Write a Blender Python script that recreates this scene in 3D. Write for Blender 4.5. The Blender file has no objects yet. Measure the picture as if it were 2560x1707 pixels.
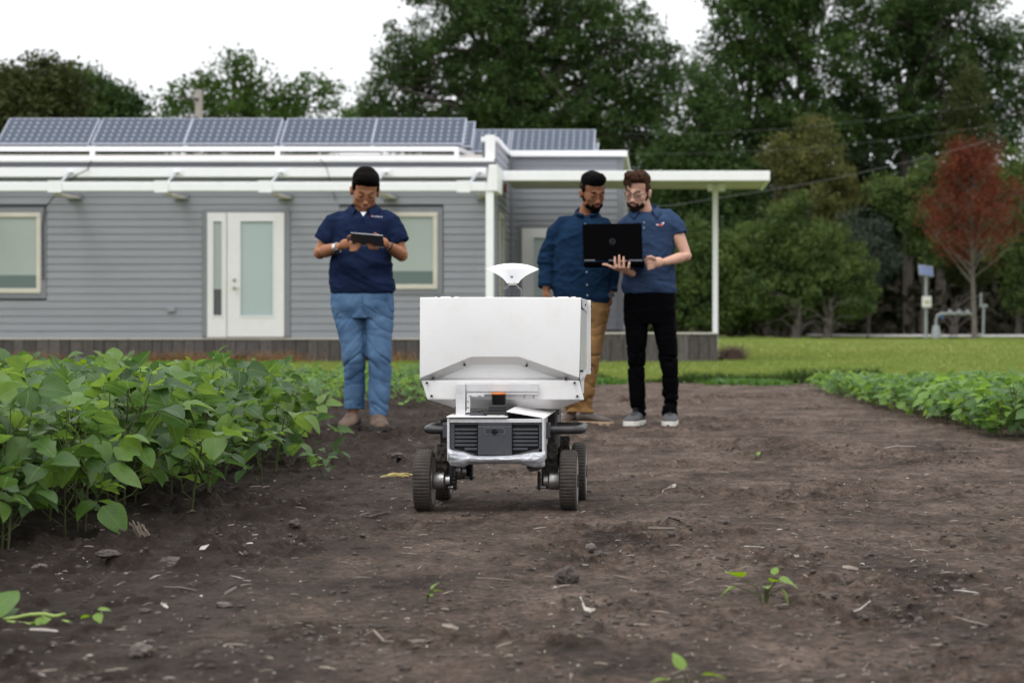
import bpy, math, random
import numpy as np
from mathutils import Vector, Matrix, Euler, noise as mnoise

random.seed(7); RNG = np.random.default_rng(11)
sc = bpy.context.scene
COL = sc.collection
R = math.radians

# ------------------------------------------------------------------ camera, sky, sun, exposure
F, VX, HY, H = 4978.0, 1640.0, 802.0, 0.715      # focal length in px, vanishing point, camera height
cam_d = bpy.data.cameras.new('camera'); cam = bpy.data.objects.new('camera', cam_d); COL.objects.link(cam)
cam.location = (0, 0, H); cam.rotation_euler = (R(90), 0, 0)
cam_d.sensor_width = 36; cam_d.lens = 36 * F / 2560
cam_d.shift_x = (1280 - VX) / 2560; cam_d.shift_y = (HY - 853.5) / 2560
cam_d.clip_start = 0.1; cam_d.clip_end = 2000
cam_d.dof.use_dof = True; cam_d.dof.focus_distance = 7.5; cam_d.dof.aperture_fstop = 4.3; cam_d.dof.aperture_blades = 9
sc.camera = cam

W = bpy.data.worlds.new('World'); sc.world = W; W.use_nodes = True
wn = W.node_tree.nodes; wl = W.node_tree.links; wn.clear()
SUN_EL, SUN_AZ = R(60), R(-150)                  # azimuth measured from +Y towards +X
sky = wn.new('ShaderNodeTexSky'); sky.sky_type = 'NISHITA'; sky.sun_disc = False
sky.sun_elevation = SUN_EL; sky.sun_rotation = SUN_AZ; sky.dust_density = 6; sky.air_density = 1.5
hs = wn.new('ShaderNodeHueSaturation'); hs.inputs['Saturation'].default_value = 0.10
mx = wn.new('ShaderNodeMixRGB'); mx.inputs['Fac'].default_value = 0.75; mx.inputs['Color2'].default_value = (15.2, 15.4, 15.9, 1)
bg = wn.new('ShaderNodeBackground'); bg.inputs['Strength'].default_value = 0.09
wo = wn.new('ShaderNodeOutputWorld')
# overcast: the cloud layer is brighter overhead than near the horizon
tcw = wn.new('ShaderNodeTexCoord'); spw = wn.new('ShaderNodeSeparateXYZ'); wl.new(tcw.outputs['Generated'], spw.inputs[0])
mrw = wn.new('ShaderNodeMapRange'); wl.new(spw.outputs[2], mrw.inputs[0]); mrw.inputs[1].default_value = 0.0; mrw.inputs[2].default_value = 1.0; mrw.inputs[3].default_value = 0.90; mrw.inputs[4].default_value = 2.0
vm = wn.new('ShaderNodeVectorMath'); vm.operation = 'SCALE'; wl.new(mrw.outputs[0], vm.inputs['Scale'])
wl.new(sky.outputs[0], hs.inputs['Color']); wl.new(hs.outputs[0], mx.inputs['Color1'])
wl.new(mx.outputs[0], vm.inputs[0]); wl.new(vm.outputs[0], bg.inputs['Color']); wl.new(bg.outputs[0], wo.inputs['Surface'])
sun_d = bpy.data.lights.new('sun', 'SUN'); sun = bpy.data.objects.new('sun', sun_d); COL.objects.link(sun)
sun_d.energy = 0.9; sun_d.angle = R(22); sun_d.color = (1, 0.97, 0.93)
sdir = Vector((math.sin(SUN_AZ) * math.cos(SUN_EL), math.cos(SUN_AZ) * math.cos(SUN_EL), math.sin(SUN_EL)))
sun.rotation_euler = sdir.to_track_quat('Z', 'Y').to_euler(); sun.location = (0, -5, 30)
sc.view_settings.view_transform = 'Standard'; sc.view_settings.look = 'None'
sc.view_settings.exposure = 0.0; sc.view_settings.gamma = 1; sc.view_settings.use_curve_mapping = False
sc.render.engine = 'CYCLES'; sc.cycles.use_denoising = True
sc.cycles.max_bounces = 6; sc.cycles.diffuse_bounces = 3; sc.cycles.transparent_max_bounces = 6

# ------------------------------------------------------------------ helpers
def P(px, py, d):                                # a point of the photograph at distance d
    return Vector(((px - VX) * d / F, d, H + (HY - py) * d / F))
def XX(px, d): return (px - VX) * d / F
def ZZ(py, d): return H + (HY - py) * d / F

def tag(o, label=None, cat=None, group=None, kind=None):
    if label: o['label'] = label
    if cat: o['category'] = cat
    if group: o['group'] = group
    if kind: o['kind'] = kind
    return o
def thing(name, label, cat, loc=(0, 0, 0), group=None, rz=0):
    o = bpy.data.objects.new(name, None); COL.objects.link(o); o.location = loc; o.rotation_euler = (0, 0, rz)
    o.empty_display_size = 0.1
    return tag(o, label, cat, group)
def wloc(p):
    v = Vector((0, 0, 0))
    while p: v += p.location; p = p.parent
    return v
def link(name, me, m=None, parent=None, world=True):
    o = bpy.data.objects.new(name, me); COL.objects.link(o)
    if m is not None and len(me.materials) == 0: me.materials.append(m)
    if parent:
        o.parent = parent
        if world:                                # vertices are in world coordinates: shift them under the parent
            me.transform(Matrix.Translation(-wloc(parent)))
    return o
def npmesh(name, v, f, smooth=False):            # f: (n,3) or (n,4) array
    me = bpy.data.meshes.new(name); v = np.asarray(v, dtype=np.float32); f = np.asarray(f, dtype=np.int32)
    n, k = f.shape
    me.vertices.add(len(v)); me.vertices.foreach_set('co', v.ravel())
    me.loops.add(n * k); me.loops.foreach_set('vertex_index', f.ravel())
    me.polygons.add(n); me.polygons.foreach_set('loop_start', np.arange(0, n * k, k, dtype=np.int32))
    me.polygons.foreach_set('loop_total', np.full(n, k, dtype=np.int32))
    me.polygons.foreach_set('use_smooth', np.full(n, smooth))
    me.update(calc_edges=True); return me

class MB:
    def __init__(s): s.v = []; s.f = []
    def add(s, vs, fs):
        b = len(s.v); s.v += [tuple(q) for q in vs]; s.f += [tuple(i + b for i in q) for q in fs]; return s
    def box(s, a, b):                            # opposite corners
        x0, x1 = sorted((a[0], b[0])); y0, y1 = sorted((a[1], b[1])); z0, z1 = sorted((a[2], b[2]))
        return s.add([(x0,y0,z0),(x1,y0,z0),(x1,y1,z0),(x0,y1,z0),(x0,y0,z1),(x1,y0,z1),(x1,y1,z1),(x0,y1,z1)],
                     [(3,2,1,0),(4,5,6,7),(0,1,5,4),(1,2,6,5),(2,3,7,6),(3,0,4,7)])
    def obox(s, c, h, M):                        # centre, half sizes, 3x3 rotation
        pts = [Vector(c) + M @ Vector((sx*h[0], sy*h[1], sz*h[2])) for sz in (-1,1) for sx, sy in ((-1,-1),(1,-1),(1,1),(-1,1))]
        return s.add(pts, [(3,2,1,0),(4,5,6,7),(0,1,5,4),(1,2,6,5),(2,3,7,6),(3,0,4,7)])
    def bar(s, a, b, w, t, up=(0, 0, 1)):        # a rectangular bar from a to b
        a = Vector(a); b = Vector(b); d = (b - a); L = d.length; d.normalize()
        sd = d.cross(Vector(up)); 
        if sd.length < 1e-4: sd = d.cross(Vector((1, 0, 0)))
        sd.normalize(); u = sd.cross(d)
        M = Matrix((sd, d, u)).transposed()
        return s.obox((a + b) / 2, (w / 2, L / 2, t / 2), M)
    def tube(s, pts, r, n=10, caps=True):        # r: number or list
        pts = [Vector(p) for p in pts]; m = len(pts)
        rs = r if isinstance(r, (list, tuple)) else [r] * m
        vs = []; prev = None
        for i, p in enumerate(pts):
            d = (pts[min(i + 1, m - 1)] - pts[max(i - 1, 0)]).normalized()
            if prev is None:
                u = d.cross(Vector((0, 0, 1)))
                if u.length < 1e-3: u = d.cross(Vector((1, 0, 0)))
            else: u = prev - d * prev.dot(d)
            u.normalize(); prev = u; w = d.cross(u)
            for k in range(n):
                a = 2 * math.pi * k / n; vs.append(p + (u * math.cos(a) + w * math.sin(a)) * rs[i])
        fs = [(i*n + k, i*n + (k+1) % n, (i+1)*n + (k+1) % n, (i+1)*n + k) for i in range(m-1) for k in range(n)]
        if caps: fs += [tuple(range(n))[::-1], tuple((m-1)*n + k for k in range(n))]
        return s.add(vs, fs)
    def lathe(s, prof, c, axis='z', n=24):       # profile [(r, h)]
        c = Vector(c); vs = []
        for r, h in prof:
            for k in range(n):
                a = 2 * math.pi * k / n; x, y = r * math.cos(a), r * math.sin(a)
                vs.append(c + (Vector((x, y, h)) if axis == 'z' else Vector((h, x, y)) if axis == 'x' else Vector((x, h, y))))
        m = len(prof)
        fs = [(i*n + k, i*n + (k+1) % n, (i+1)*n + (k+1) % n, (i+1)*n + k) for i in range(m-1) for k in range(n)]
        fs += [tuple(range(n))[::-1], tuple((m-1)*n + k for k in range(n))]
        return s.add(vs, fs)
    def prism(s, poly, off):                     # 3D polygon extruded by a vector
        n = len(poly); off = Vector(off); a = [Vector(p) for p in poly]
        vs = a + [p + off for p in a]
        return s.add(vs, [tuple(range(n)), tuple(range(n, 2*n))[::-1]] + [(i, i + n, (i+1) % n + n, (i+1) % n) for i in range(n)])
    def ell(s, c, r, M=None, nu=12, nv=8):
        M = M or Matrix.Identity(3); c = Vector(c); vs = [c + M @ Vector((0, 0, r[2]))]
        for i in range(1, nv):
            t = math.pi * i / nv
            for k in range(nu):
                a = 2 * math.pi * k / nu
                vs.append(c + M @ Vector((r[0]*math.sin(t)*math.cos(a), r[1]*math.sin(t)*math.sin(a), r[2]*math.cos(t))))
        vs.append(c + M @ Vector((0, 0, -r[2]))); e = len(vs) - 1
        fs = [(0, 1 + k, 1 + (k+1) % nu) for k in range(nu)]
        fs += [(1 + (i-1)*nu + k, 1 + i*nu + k, 1 + i*nu + (k+1) % nu, 1 + (i-1)*nu + (k+1) % nu) for i in range(1, nv-1) for k in range(nu)]
        fs += [(1 + (nv-2)*nu + (k+1) % nu, 1 + (nv-2)*nu + k, e) for k in range(nu)]
        return s.add(vs, fs)
    def mesh(s, name, smooth=False):
        me = bpy.data.meshes.new(name); me.from_pydata(s.v, [], s.f)
        import bmesh
        bm = bmesh.new(); bm.from_mesh(me); bmesh.ops.recalc_face_normals(bm, faces=bm.faces); bm.to_mesh(me); bm.free()
        if smooth:
            me.polygons.foreach_set('use_smooth', [True] * len(me.polygons))
            if smooth != 'all': me.set_sharp_from_angle(angle=R(35))
        return me
    def build(s, name, m, parent=None, smooth=False, bevel=0, seg=2, world=True):
        o = link(name, s.mesh(name, smooth), m, parent, world)
        if bevel:
            b = o.modifiers.new('bevel', 'BEVEL'); b.width = bevel; b.segments = seg; b.limit_method = 'ANGLE'; b.angle_limit = R(30)
        return o

# materials -------------------------------------------------------------
def mat(name, c, rough=0.6, metal=0.0, var=0.0, vscale=8.0, bump=0.0, bscale=60.0, c2=None, spec=None, trans=0.0, stretch=None, rnd=0.0, dirt=0.0, dscale=6.0, dcol=(0.09, 0.07, 0.055)):
    m = bpy.data.materials.new(name); m.use_nodes = True; nt = m.node_tree; n = nt.nodes; l = nt.links
    b = n['Principled BSDF']; b.inputs['Roughness'].default_value = rough; b.inputs['Metallic'].default_value = metal
    if spec is not None: b.inputs['Specular IOR Level'].default_value = spec
    c = tuple(c) + (1,); b.inputs['Base Color'].default_value = c
    tc = n.new('ShaderNodeTexCoord'); mp = n.new('ShaderNodeMapping'); l.new(tc.outputs['Object'], mp.inputs[0])
    if stretch: mp.inputs['Scale'].default_value = stretch
    col = None
    if var or c2:
        nz = n.new('ShaderNodeTexNoise'); nz.inputs['Scale'].default_value = vscale; nz.inputs['Detail'].default_value = 6; nz.inputs['Roughness'].default_value = 0.65
        l.new(mp.outputs[0], nz.inputs[0])
        rp = n.new('ShaderNodeValToRGB'); l.new(nz.outputs[0], rp.inputs[0])
        rp.color_ramp.elements[0].position = 0.32; rp.color_ramp.elements[1].position = 0.68
        a = c2 + (1,) if c2 else tuple(x * (1 - var) for x in c[:3]) + (1,)
        bb = c if c2 else tuple(min(1, x * (1 + var)) for x in c[:3]) + (1,)
        rp.color_ramp.elements[0].color = a; rp.color_ramp.elements[1].color = bb; col = rp.outputs[0]
    if rnd:
        oi = n.new('ShaderNodeObjectInfo'); mr = n.new('ShaderNodeMapRange'); l.new(oi.outputs['Random'], mr.inputs[0])
        mr.inputs[3].default_value = 1 - rnd; mr.inputs[4].default_value = 1 + rnd
        h = n.new('ShaderNodeHueSaturation'); l.new(mr.outputs[0], h.inputs['Value'])
        if col: l.new(col, h.inputs['Color'])
        else: h.inputs['Color'].default_value = c
        col = h.outputs[0]
    if dirt:
        nd = n.new('ShaderNodeTexNoise'); nd.inputs['Scale'].default_value = dscale; nd.inputs['Detail'].default_value = 8; nd.inputs['Roughness'].default_value = 0.7
        l.new(tc.outputs['Object'], nd.inputs[0])
        rr = n.new('ShaderNodeMapRange'); l.new(nd.outputs[0], rr.inputs[0]); rr.inputs[1].default_value = 0.5; rr.inputs[2].default_value = 0.72; rr.inputs[4].default_value = dirt
        mm = n.new('ShaderNodeMixRGB'); l.new(rr.outputs[0], mm.inputs[0]); mm.inputs[2].default_value = tuple(dcol) + (1,)
        if col: l.new(col, mm.inputs[1])
        else: mm.inputs[1].default_value = c
        col = mm.outputs[0]
    if col: l.new(col, b.inputs['Base Color'])
    if bump:
        nb = n.new('ShaderNodeTexNoise'); nb.inputs['Scale'].default_value = bscale; nb.inputs['Detail'].default_value = 6
        l.new(mp.outputs[0], nb.inputs[0]); bp = n.new('ShaderNodeBump'); bp.inputs['Strength'].default_value = bump; bp.inputs['Distance'].default_value = 0.01
        l.new(nb.outputs[0], bp.inputs['Height']); l.new(bp.outputs[0], b.inputs['Normal'])
    if trans:
        t = n.new('ShaderNodeBsdfTranslucent'); ms = n.new('ShaderNodeMixShader'); ms.inputs[0].default_value = trans
        hb = n.new('ShaderNodeHueSaturation'); hb.inputs['Value'].default_value = 1.5; hb.inputs['Saturation'].default_value = 1.15; hb.inputs['Hue'].default_value = 0.485
        if col: l.new(col, hb.inputs['Color'])
        else: hb.inputs['Color'].default_value = c
        l.new(hb.outputs[0], t.inputs['Color']); l.new(b.outputs[0], ms.inputs[1]); l.new(t.outputs[0], ms.inputs[2])
        l.new(ms.outputs[0], n['Material Output'].inputs['Surface'])
    return m

# numpy value noise -----------------------------------------------------
_T = RNG.random((64, 64, 64)).astype(np.float32)
def vn3(x, y, z):
    xi = np.floor(x).astype(int); yi = np.floor(y).astype(int); zi = np.floor(z).astype(int)
    fx = x - xi; fy = y - yi; fz = z - zi
    fx = fx*fx*(3-2*fx); fy = fy*fy*(3-2*fy); fz = fz*fz*(3-2*fz); r = 0
    for a in (0, 1):
        for b in (0, 1):
            for c in (0, 1):
                r = r + _T[(xi+a) & 63, (yi+b) & 63, (zi+c) & 63] * (fx if a else 1-fx) * (fy if b else 1-fy) * (fz if c else 1-fz)
    return r
def fbm(x, y, z=0.0, o=4, g=0.5):
    s = 0; a = 1; t = 0
    z = np.zeros_like(x) + z
    for i in range(o):
        s = s + a * vn3(x + 17.3*i, y + 5.1*i, z + 9.7*i); t += a; a *= g; x = x*2.03; y = y*2.03; z = z*2.03
    return s / t
def sstep(a, b, x):
    t = np.clip((x - a) / (b - a), 0, 1); return t*t*(3-2*t)
def soil_h(x, y):                                # height of the tilled soil
    x = np.asarray(x, dtype=float); y = np.asarray(y, dtype=float)
    h = 0.030 * (fbm(x*0.9 + 3, y*0.9 + 8, 0, 3) - 0.5) + 0.012 * (fbm(x*4, y*4, 3.3, 3) - 0.5)
    rough = sstep(0.45, 0.62, fbm(x*1.3 + 40, y*1.3, 7, 3)) * 0.75 + 0.25 + (1 - sstep(-1.7, -0.9, x)) * 0.9
    h = h + rough * 0.024 * (fbm(x*14, y*14, 1.1, 4, 0.6) - 0.5)
    cl = sstep(0.60, 0.78, fbm(x*22 + 9, y*22 + 4, 5, 2)); h = h + rough * 0.020 * cl
    return h - 0.002
# ------------------------------------------------------------------ ground, soil, lawn, road
def nodes_of(m): return m.node_tree.nodes, m.node_tree.links
def soil_material():
    m = bpy.data.materials.new('soil'); m.use_nodes = True; n, l = nodes_of(m); b = n['Principled BSDF']
    b.inputs['Roughness'].default_value = 0.95; b.inputs['Specular IOR Level'].default_value = 0.15
    tc = n.new('ShaderNodeTexCoord')
    def nz(s, d=8, r=0.6, sc=None):
        t = n.new('ShaderNodeTexNoise'); t.inputs['Scale'].default_value = s; t.inputs['Detail'].default_value = d; t.inputs['Roughness'].default_value = r
        if sc:
            mp = n.new('ShaderNodeMapping'); mp.inputs['Scale'].default_value = sc; l.new(tc.outputs['Object'], mp.inputs[0]); l.new(mp.outputs[0], t.inputs[0])
        else: l.new(tc.outputs['Object'], t.inputs[0])
        return t.outputs[0]
    def ramp(src, stops):
        r = n.new('ShaderNodeValToRGB'); l.new(src, r.inputs[0]); e = r.color_ramp.elements
        e[0].position, e[0].color = stops[0][0], stops[0][1] + (1,); e[1].position, e[1].color = stops[-1][0], stops[-1][1] + (1,)
        for p, c in stops[1:-1]: x = e.new(p); x.color = c + (1,)
        return r.outputs[0]
    def mixc(f, a, c, mode='MIX'):
        x = n.new('ShaderNodeMixRGB'); x.blend_type = mode
        for s, i in ((f, 0), (a, 1), (c, 2)):
            if isinstance(s, (int, float)): x.inputs[i].default_value = s
            elif isinstance(s, tuple): x.inputs[i].default_value = s + (1,)
            else: l.new(s, x.inputs[i])
        return x.outputs[0]
    dark, mid, dust = (0.028, 0.0215, 0.018), (0.115, 0.087, 0.070), (0.205, 0.163, 0.135)
    base = ramp(nz(2.2, 10, 0.68, (1, 0.6, 1)), [(0.30, dark), (0.45, mid), (0.66, dust)])
    fine = ramp(nz(38, 8, 0.75), [(0.34, (0.32, 0.31, 0.30)), (0.64, (1.32, 1.26, 1.22))])
    c1 = mixc(1.0, base, fine, 'MULTIPLY')
    c1 = mixc(1.0, c1, ramp(nz(8.5, 7, 0.7, (1, 0.55, 1)), [(0.36, (0.55, 0.54, 0.53)), (0.60, (1.15, 1.13, 1.12))]), 'MULTIPLY')
    lime = ramp(nz(150, 2, 0.5), [(0.71, (0, 0, 0)), (0.76, (1, 1, 1))])
    c2 = mixc(lime, c1, (0.22, 0.19, 0.16))
    # soil colour gets darker towards the left bed, with a noisy border
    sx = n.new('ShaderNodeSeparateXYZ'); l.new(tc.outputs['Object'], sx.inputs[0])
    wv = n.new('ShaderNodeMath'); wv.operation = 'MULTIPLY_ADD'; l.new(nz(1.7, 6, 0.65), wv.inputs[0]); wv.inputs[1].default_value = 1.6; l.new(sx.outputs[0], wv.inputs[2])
    bed_dark = n.new('ShaderNodeMapRange'); l.new(wv.outputs[0], bed_dark.inputs[0]); bed_dark.inputs[1].default_value = -0.60; bed_dark.inputs[2].default_value = 0.30; bed_dark.inputs[3].default_value = 0.80; bed_dark.inputs[4].default_value = 0.0
    c2 = mixc(bed_dark.outputs[0], c2, dark)
    l.new(c2, b.inputs['Base Color'])
    ad = n.new('ShaderNodeMath'); ad.operation = 'ADD'
    l.new(nz(55, 10, 0.8), ad.inputs[0]); l.new(nz(260, 4, 0.7), ad.inputs[1])
    bp = n.new('ShaderNodeBump'); bp.inputs['Strength'].default_value = 1.0; bp.inputs['Distance'].default_value = 0.014
    l.new(ad.outputs[0], bp.inputs['Height']); l.new(bp.outputs[0], b.inputs['Normal'])
    return m
M_soil = soil_material()

g = MB(); g.add([(-900, -60, -0.16), (900, -60, -0.16), (900, 1400, -0.16), (-900, 1400, -0.16)], [(0, 1, 2, 3)])
M_lawnfar = mat('lawn_far', (0.10, 0.14, 0.03), 0.95, var=0.3, vscale=0.2)
tag(g.build('ground', M_lawnfar), kind='structure')

ys = 3.3 * (24.2 / 3.3) ** (np.arange(700) / 699.0)
xs = np.linspace(-9.5, 6.5, 660)
xs = np.sign(xs) * (np.abs(xs) ** 1.25) / (9.5 ** 0.25)
gx, gy = np.meshgrid(xs, ys)
gz = soil_h(gx, gy)
edge = np.clip((gy - 23.6) / 0.5, 0, 1); gz = gz - edge * 0.02
V = np.stack([gx, gy, gz], -1).reshape(-1, 3)
nx, ny = len(xs), len(ys)
ii = (np.arange(ny - 1)[:, None] * nx + np.arange(nx - 1)[None, :]).ravel()
FQ = np.stack([ii, ii + 1, ii + nx + 1, ii + nx], -1)
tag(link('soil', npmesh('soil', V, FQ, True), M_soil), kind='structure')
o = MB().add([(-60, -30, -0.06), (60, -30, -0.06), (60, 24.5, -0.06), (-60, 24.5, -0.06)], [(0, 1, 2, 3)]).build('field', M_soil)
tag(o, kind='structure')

# lawn: gently uneven sheet, its front edge ragged
def lawn_edge(x): return 23.25 + 1.1 * (fbm(np.asarray(x, float) * 0.9 + 5, np.zeros_like(np.asarray(x, float)), 2, 3) - 0.5) - 0.03 * np.clip(np.asarray(x, float), 0, 9)
def lawn_h(x, y):
    return 0.03 + 0.05 * (fbm(x * 0.25 + 9, y * 0.15, 4, 3) - 0.5)
def lawn_mat():
    m = mat('lawn', (0.122, 0.190, 0.038), 0.95, c2=(0.195, 0.215, 0.065), vscale=0.5, bump=0.8, bscale=45, stretch=(0.35, 1.2, 1), spec=0.1)
    n, l = nodes_of(m); b = n['Principled BSDF']; src = b.inputs['Base Color'].links[0].from_socket
    tc = n.new('ShaderNodeTexCoord'); mp = n.new('ShaderNodeMapping'); mp.inputs['Scale'].default_value = (0.07, 0.16, 1); l.new(tc.outputs['Object'], mp.inputs[0])
    t = n.new('ShaderNodeTexNoise'); t.inputs['Scale'].default_value = 1.0; t.inputs['Detail'].default_value = 5; l.new(mp.outputs[0], t.inputs[0])
    mr = n.new('ShaderNodeMapRange'); l.new(t.outputs[0], mr.inputs[0]); mr.inputs[1].default_value = 0.56; mr.inputs[2].default_value = 0.70; mr.inputs[4].default_value = 0.75
    x = n.new('ShaderNodeMixRGB'); l.new(mr.outputs[0], x.inputs[0]); l.new(src, x.inputs[1]); x.inputs[2].default_value = (0.27, 0.20, 0.085, 1)
    l.new(x.outputs[0], b.inputs['Base Color']); return m
M_lawn = lawn_mat()
lx = np.linspace(-40, 45, 420)
e = lawn_edge(lx); tt = np.concatenate([np.linspace(0, 0.12, 30), np.linspace(0.14, 1, 60)])
LX = np.repeat(lx[None], len(tt), 0); LY = e[None] + tt[:, None] * (120 - e[None]); LZ = lawn_h(LX, LY)
LZ[0] = -0.05
V = np.stack([LX, LY, LZ], -1).reshape(-1, 3); nx, ny = len(lx), len(tt)
ii = (np.arange(ny - 1)[:, None] * nx + np.arange(nx - 1)[None, :]).ravel()
tag(link('lawn', npmesh('lawn', V, np.stack([ii, ii + 1, ii + nx + 1, ii + nx], -1), True), M_lawn), kind='structure')

def blades(x, y, z, h, w, lean=0.5):             # one bent blade (two quads) per point
    n = len(x); a = RNG.random(n) * 6.283; dx, dy = np.cos(a), np.sin(a)
    b = RNG.random(n) * 6.283; lx_, ly_ = np.cos(b) * h * lean * RNG.random(n), np.sin(b) * h * lean * RNG.random(n)
    v = np.zeros((n, 6, 3))
    for k, (t, ww) in enumerate(((0, 1), (0.55, 0.8), (1, 0.15))):
        for s, sg in ((0, -1), (1, 1)):
            v[:, 2*k + s, 0] = x + sg * dx * w * ww / 2 + lx_ * t * t
            v[:, 2*k + s, 1] = y + sg * dy * w * ww / 2 + ly_ * t * t
            v[:, 2*k + s, 2] = z + h * t * (1 - 0.15 * t)
    i = np.arange(n)[:, None] * 6
    return v.reshape(-1, 3), np.concatenate([i + [0, 1, 3, 2], i + [2, 3, 5, 4]], 0)
M_grass = mat('grass', (0.112, 0.182, 0.036), 0.8, c2=(0.205, 0.218, 0.066), vscale=0.55, stretch=(0.4, 1.3, 1), trans=0.2, spec=0.1)
M_grassedge = mat('grass_edge', (0.055, 0.10, 0.018), 0.7, c2=(0.025, 0.045, 0.012), vscale=2.5, trans=0.2, spec=0.2)
def scatter_grass():
    n = 120000; u = RNG.random(n); y = 23.3 * (75 / 23.3) ** (u ** 1.5); x = (RNG.random(n) * 2300 + 350 - VX) / F * y * 1.25
    x[: n // 4] = (RNG.random(n // 4) * 1900 + 700 - VX) / F * y[: n // 4]
    k = (y > lawn_edge(x) + 0.02) & ~((y > 32.7) & (x < 1.1))
    x, y = x[k], y[k]; s = y / 25
    return blades(x, y, lawn_h(x, y) - 0.005, (0.03 + 0.035 * RNG.random(len(x))) * s ** 0.3, 0.012 * s ** 0.8)
v, f = scatter_grass(); tag(link('grass', npmesh('grass', v, f), M_grass), 'mown yellow-green lawn grass between the bare soil and the trees', 'grass', kind='stuff')
n = 16000; x = RNG.random(n) * 15 - 8; y = lawn_edge(x) + np.abs(RNG.normal(0, 0.16, n)) - 0.06
hh = (0.05 + 0.13 * RNG.random(n)) * (0.15 + 1.6 * fbm(x * 2.1, y * 0, 3, 3))
v, f = blades(x, y, lawn_h(x, y) - 0.03, hh, 0.012, 0.8)
tag(link('grass', npmesh('grass', v, f), M_grassedge), 'longer dark green grass along the edge of the bare soil', 'grass', kind='stuff')
M_dead = mat('dead_grass', (0.30, 0.19, 0.09), 0.9, c2=(0.18, 0.10, 0.05), vscale=5, trans=0.2, spec=0.1)
n = 3500; c = RNG.choice([XX(p, 32.8) for p in (60, 130, 350, 420, 450, 490, 560, 640, 690, 740, 1000, 1180, 1400)], n)
x = c + RNG.normal(0, 0.22, n); y = 32.8 - np.abs(RNG.normal(0, 0.1, n))
v, f = blades(x, y, lawn_h(x, y), 0.05 + 0.22 * RNG.random(n) ** 2, 0.008, 1.3)
tag(link('dead_grass', npmesh('dead_grass', v, f), M_dead), 'dry orange-brown grass at the foot of the wooden skirting', 'dry grass', kind='stuff')
n = 900; x = XX(1830, 34) + RNG.normal(0, 0.10, n); y = 34.2 + RNG.normal(0, 0.1, n)
M_twig = mat('dry_weed', (0.16, 0.11, 0.10), 0.9, spec=0.1)
v, f = blades(x, y, lawn_h(x, y), 0.1 + 0.25 * RNG.random(n), 0.008, 1.5)
tag(link('dry_weed', npmesh('dry_weed', v, f), M_twig), 'small brown dead weed on the lawn beside the porch post', 'weed')
# small green weed patch on the soil near the lawn
M_weed = mat('weed', (0.07, 0.16, 0.02), 0.6, c2=(0.04, 0.10, 0.015), vscale=8, trans=0.3)
for cx, cd, rx, nn, lab in ((1865, 22.4, 0.36, 1400, 'low bright green weed patch on bare soil before the lawn'), (1500, 22.6, 0.25, 700, 'small green weed tuft on the soil just right of the robot box')):
    x = XX(cx, cd) + RNG.normal(0, rx * 0.55, nn); y = cd + RNG.normal(0, 0.15, nn)
    v, f = blades(x, y, soil_h(x, y) - 0.005, 0.03 + 0.07 * RNG.random(nn), 0.022, 1.4)
    tag(link('weed_patch', npmesh('weed_patch', v, f), M_weed), lab, 'weed', kind='stuff')

# pale road far behind on the right
M_road = mat('road', (0.42, 0.41, 0.40), 0.9, var=0.08, vscale=2)
a = [(XX(2035, 79), 79.0), (XX(2300, 77), 77.0), (XX(2620, 75.0), 75.0), (40, 73.0)]
vs = [(x, y, lawn_h(np.array(x), np.array(y)) + 0.09) for x, y in a] + [(x, y + 4.5, lawn_h(np.array(x), np.array(y)) + 0.13) for x, y in a]
tag(MB().add(vs, [(0, 1, 5, 4), (1, 2, 6, 5), (2, 3, 7, 6)]).build('road', M_road), kind='structure')
# ------------------------------------------------------------------ the house
M_siding = mat('siding', (0.225, 0.232, 0.258), 0.75, var=0.06, vscale=3, rnd=0.035, bump=0.15, bscale=30, stretch=(0.3, 1, 4), dirt=0.15, dscale=1.2, dcol=(0.13, 0.13, 0.13))
M_trim = mat('siding_trim', (0.175, 0.18, 0.20), 0.7, var=0.05)
M_white = mat('white_paint', (0.76, 0.765, 0.785), 0.5, var=0.04, vscale=3, dirt=0.25, dscale=3, dcol=(0.45, 0.43, 0.38))
M_door = mat('door_paint', (0.64, 0.63, 0.635), 0.45, var=0.03)
M_cream = mat('window_frame', (0.52, 0.48, 0.42), 0.55, var=0.06)
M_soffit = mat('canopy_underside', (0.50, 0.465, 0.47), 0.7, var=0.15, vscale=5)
M_wall = mat('wall_sheathing', (0.12, 0.12, 0.13), 0.9)
M_roof = mat('roof_membrane', (0.62, 0.60, 0.57), 0.8, var=0.1, vscale=1.5, dirt=0.5, dscale=1.5, dcol=(0.35, 0.30, 0.22))
M_plank = mat('weathered_board', (0.100, 0.088, 0.085), 0.9, c2=(0.042, 0.035, 0.033), vscale=9, rnd=0.3, stretch=(4, 1, 0.6), bump=0.5, bscale=25)
M_pane = mat('pane_blind', (0.31, 0.35, 0.325), 0.12, var=0.05, vscale=0.8, spec=0.5)
M_frost = mat('pane_frosted', (0.34, 0.405, 0.405), 0.35, spec=0.4)
M_metal = mat('galvanised_metal', (0.45, 0.47, 0.50), 0.4, metal=0.8, var=0.1)
M_dark = mat('dark_gap', (0.012, 0.011, 0.010), 0.9)
M_redbrown = mat('rusty_bracket', (0.22, 0.05, 0.03), 0.7)

GX0 = XX(-620, 33); RETX = -2.66; DF, DR = 33.0, 36.0
house = thing('house', 'low grey clapboard house with white trim and solar panels on its flat roof', 'house', (0, DF + 4, 0))
def hb(name, m, a, b, bev=0):
    return MB().box(a, b).build(name, m, house, bevel=bev)
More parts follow.
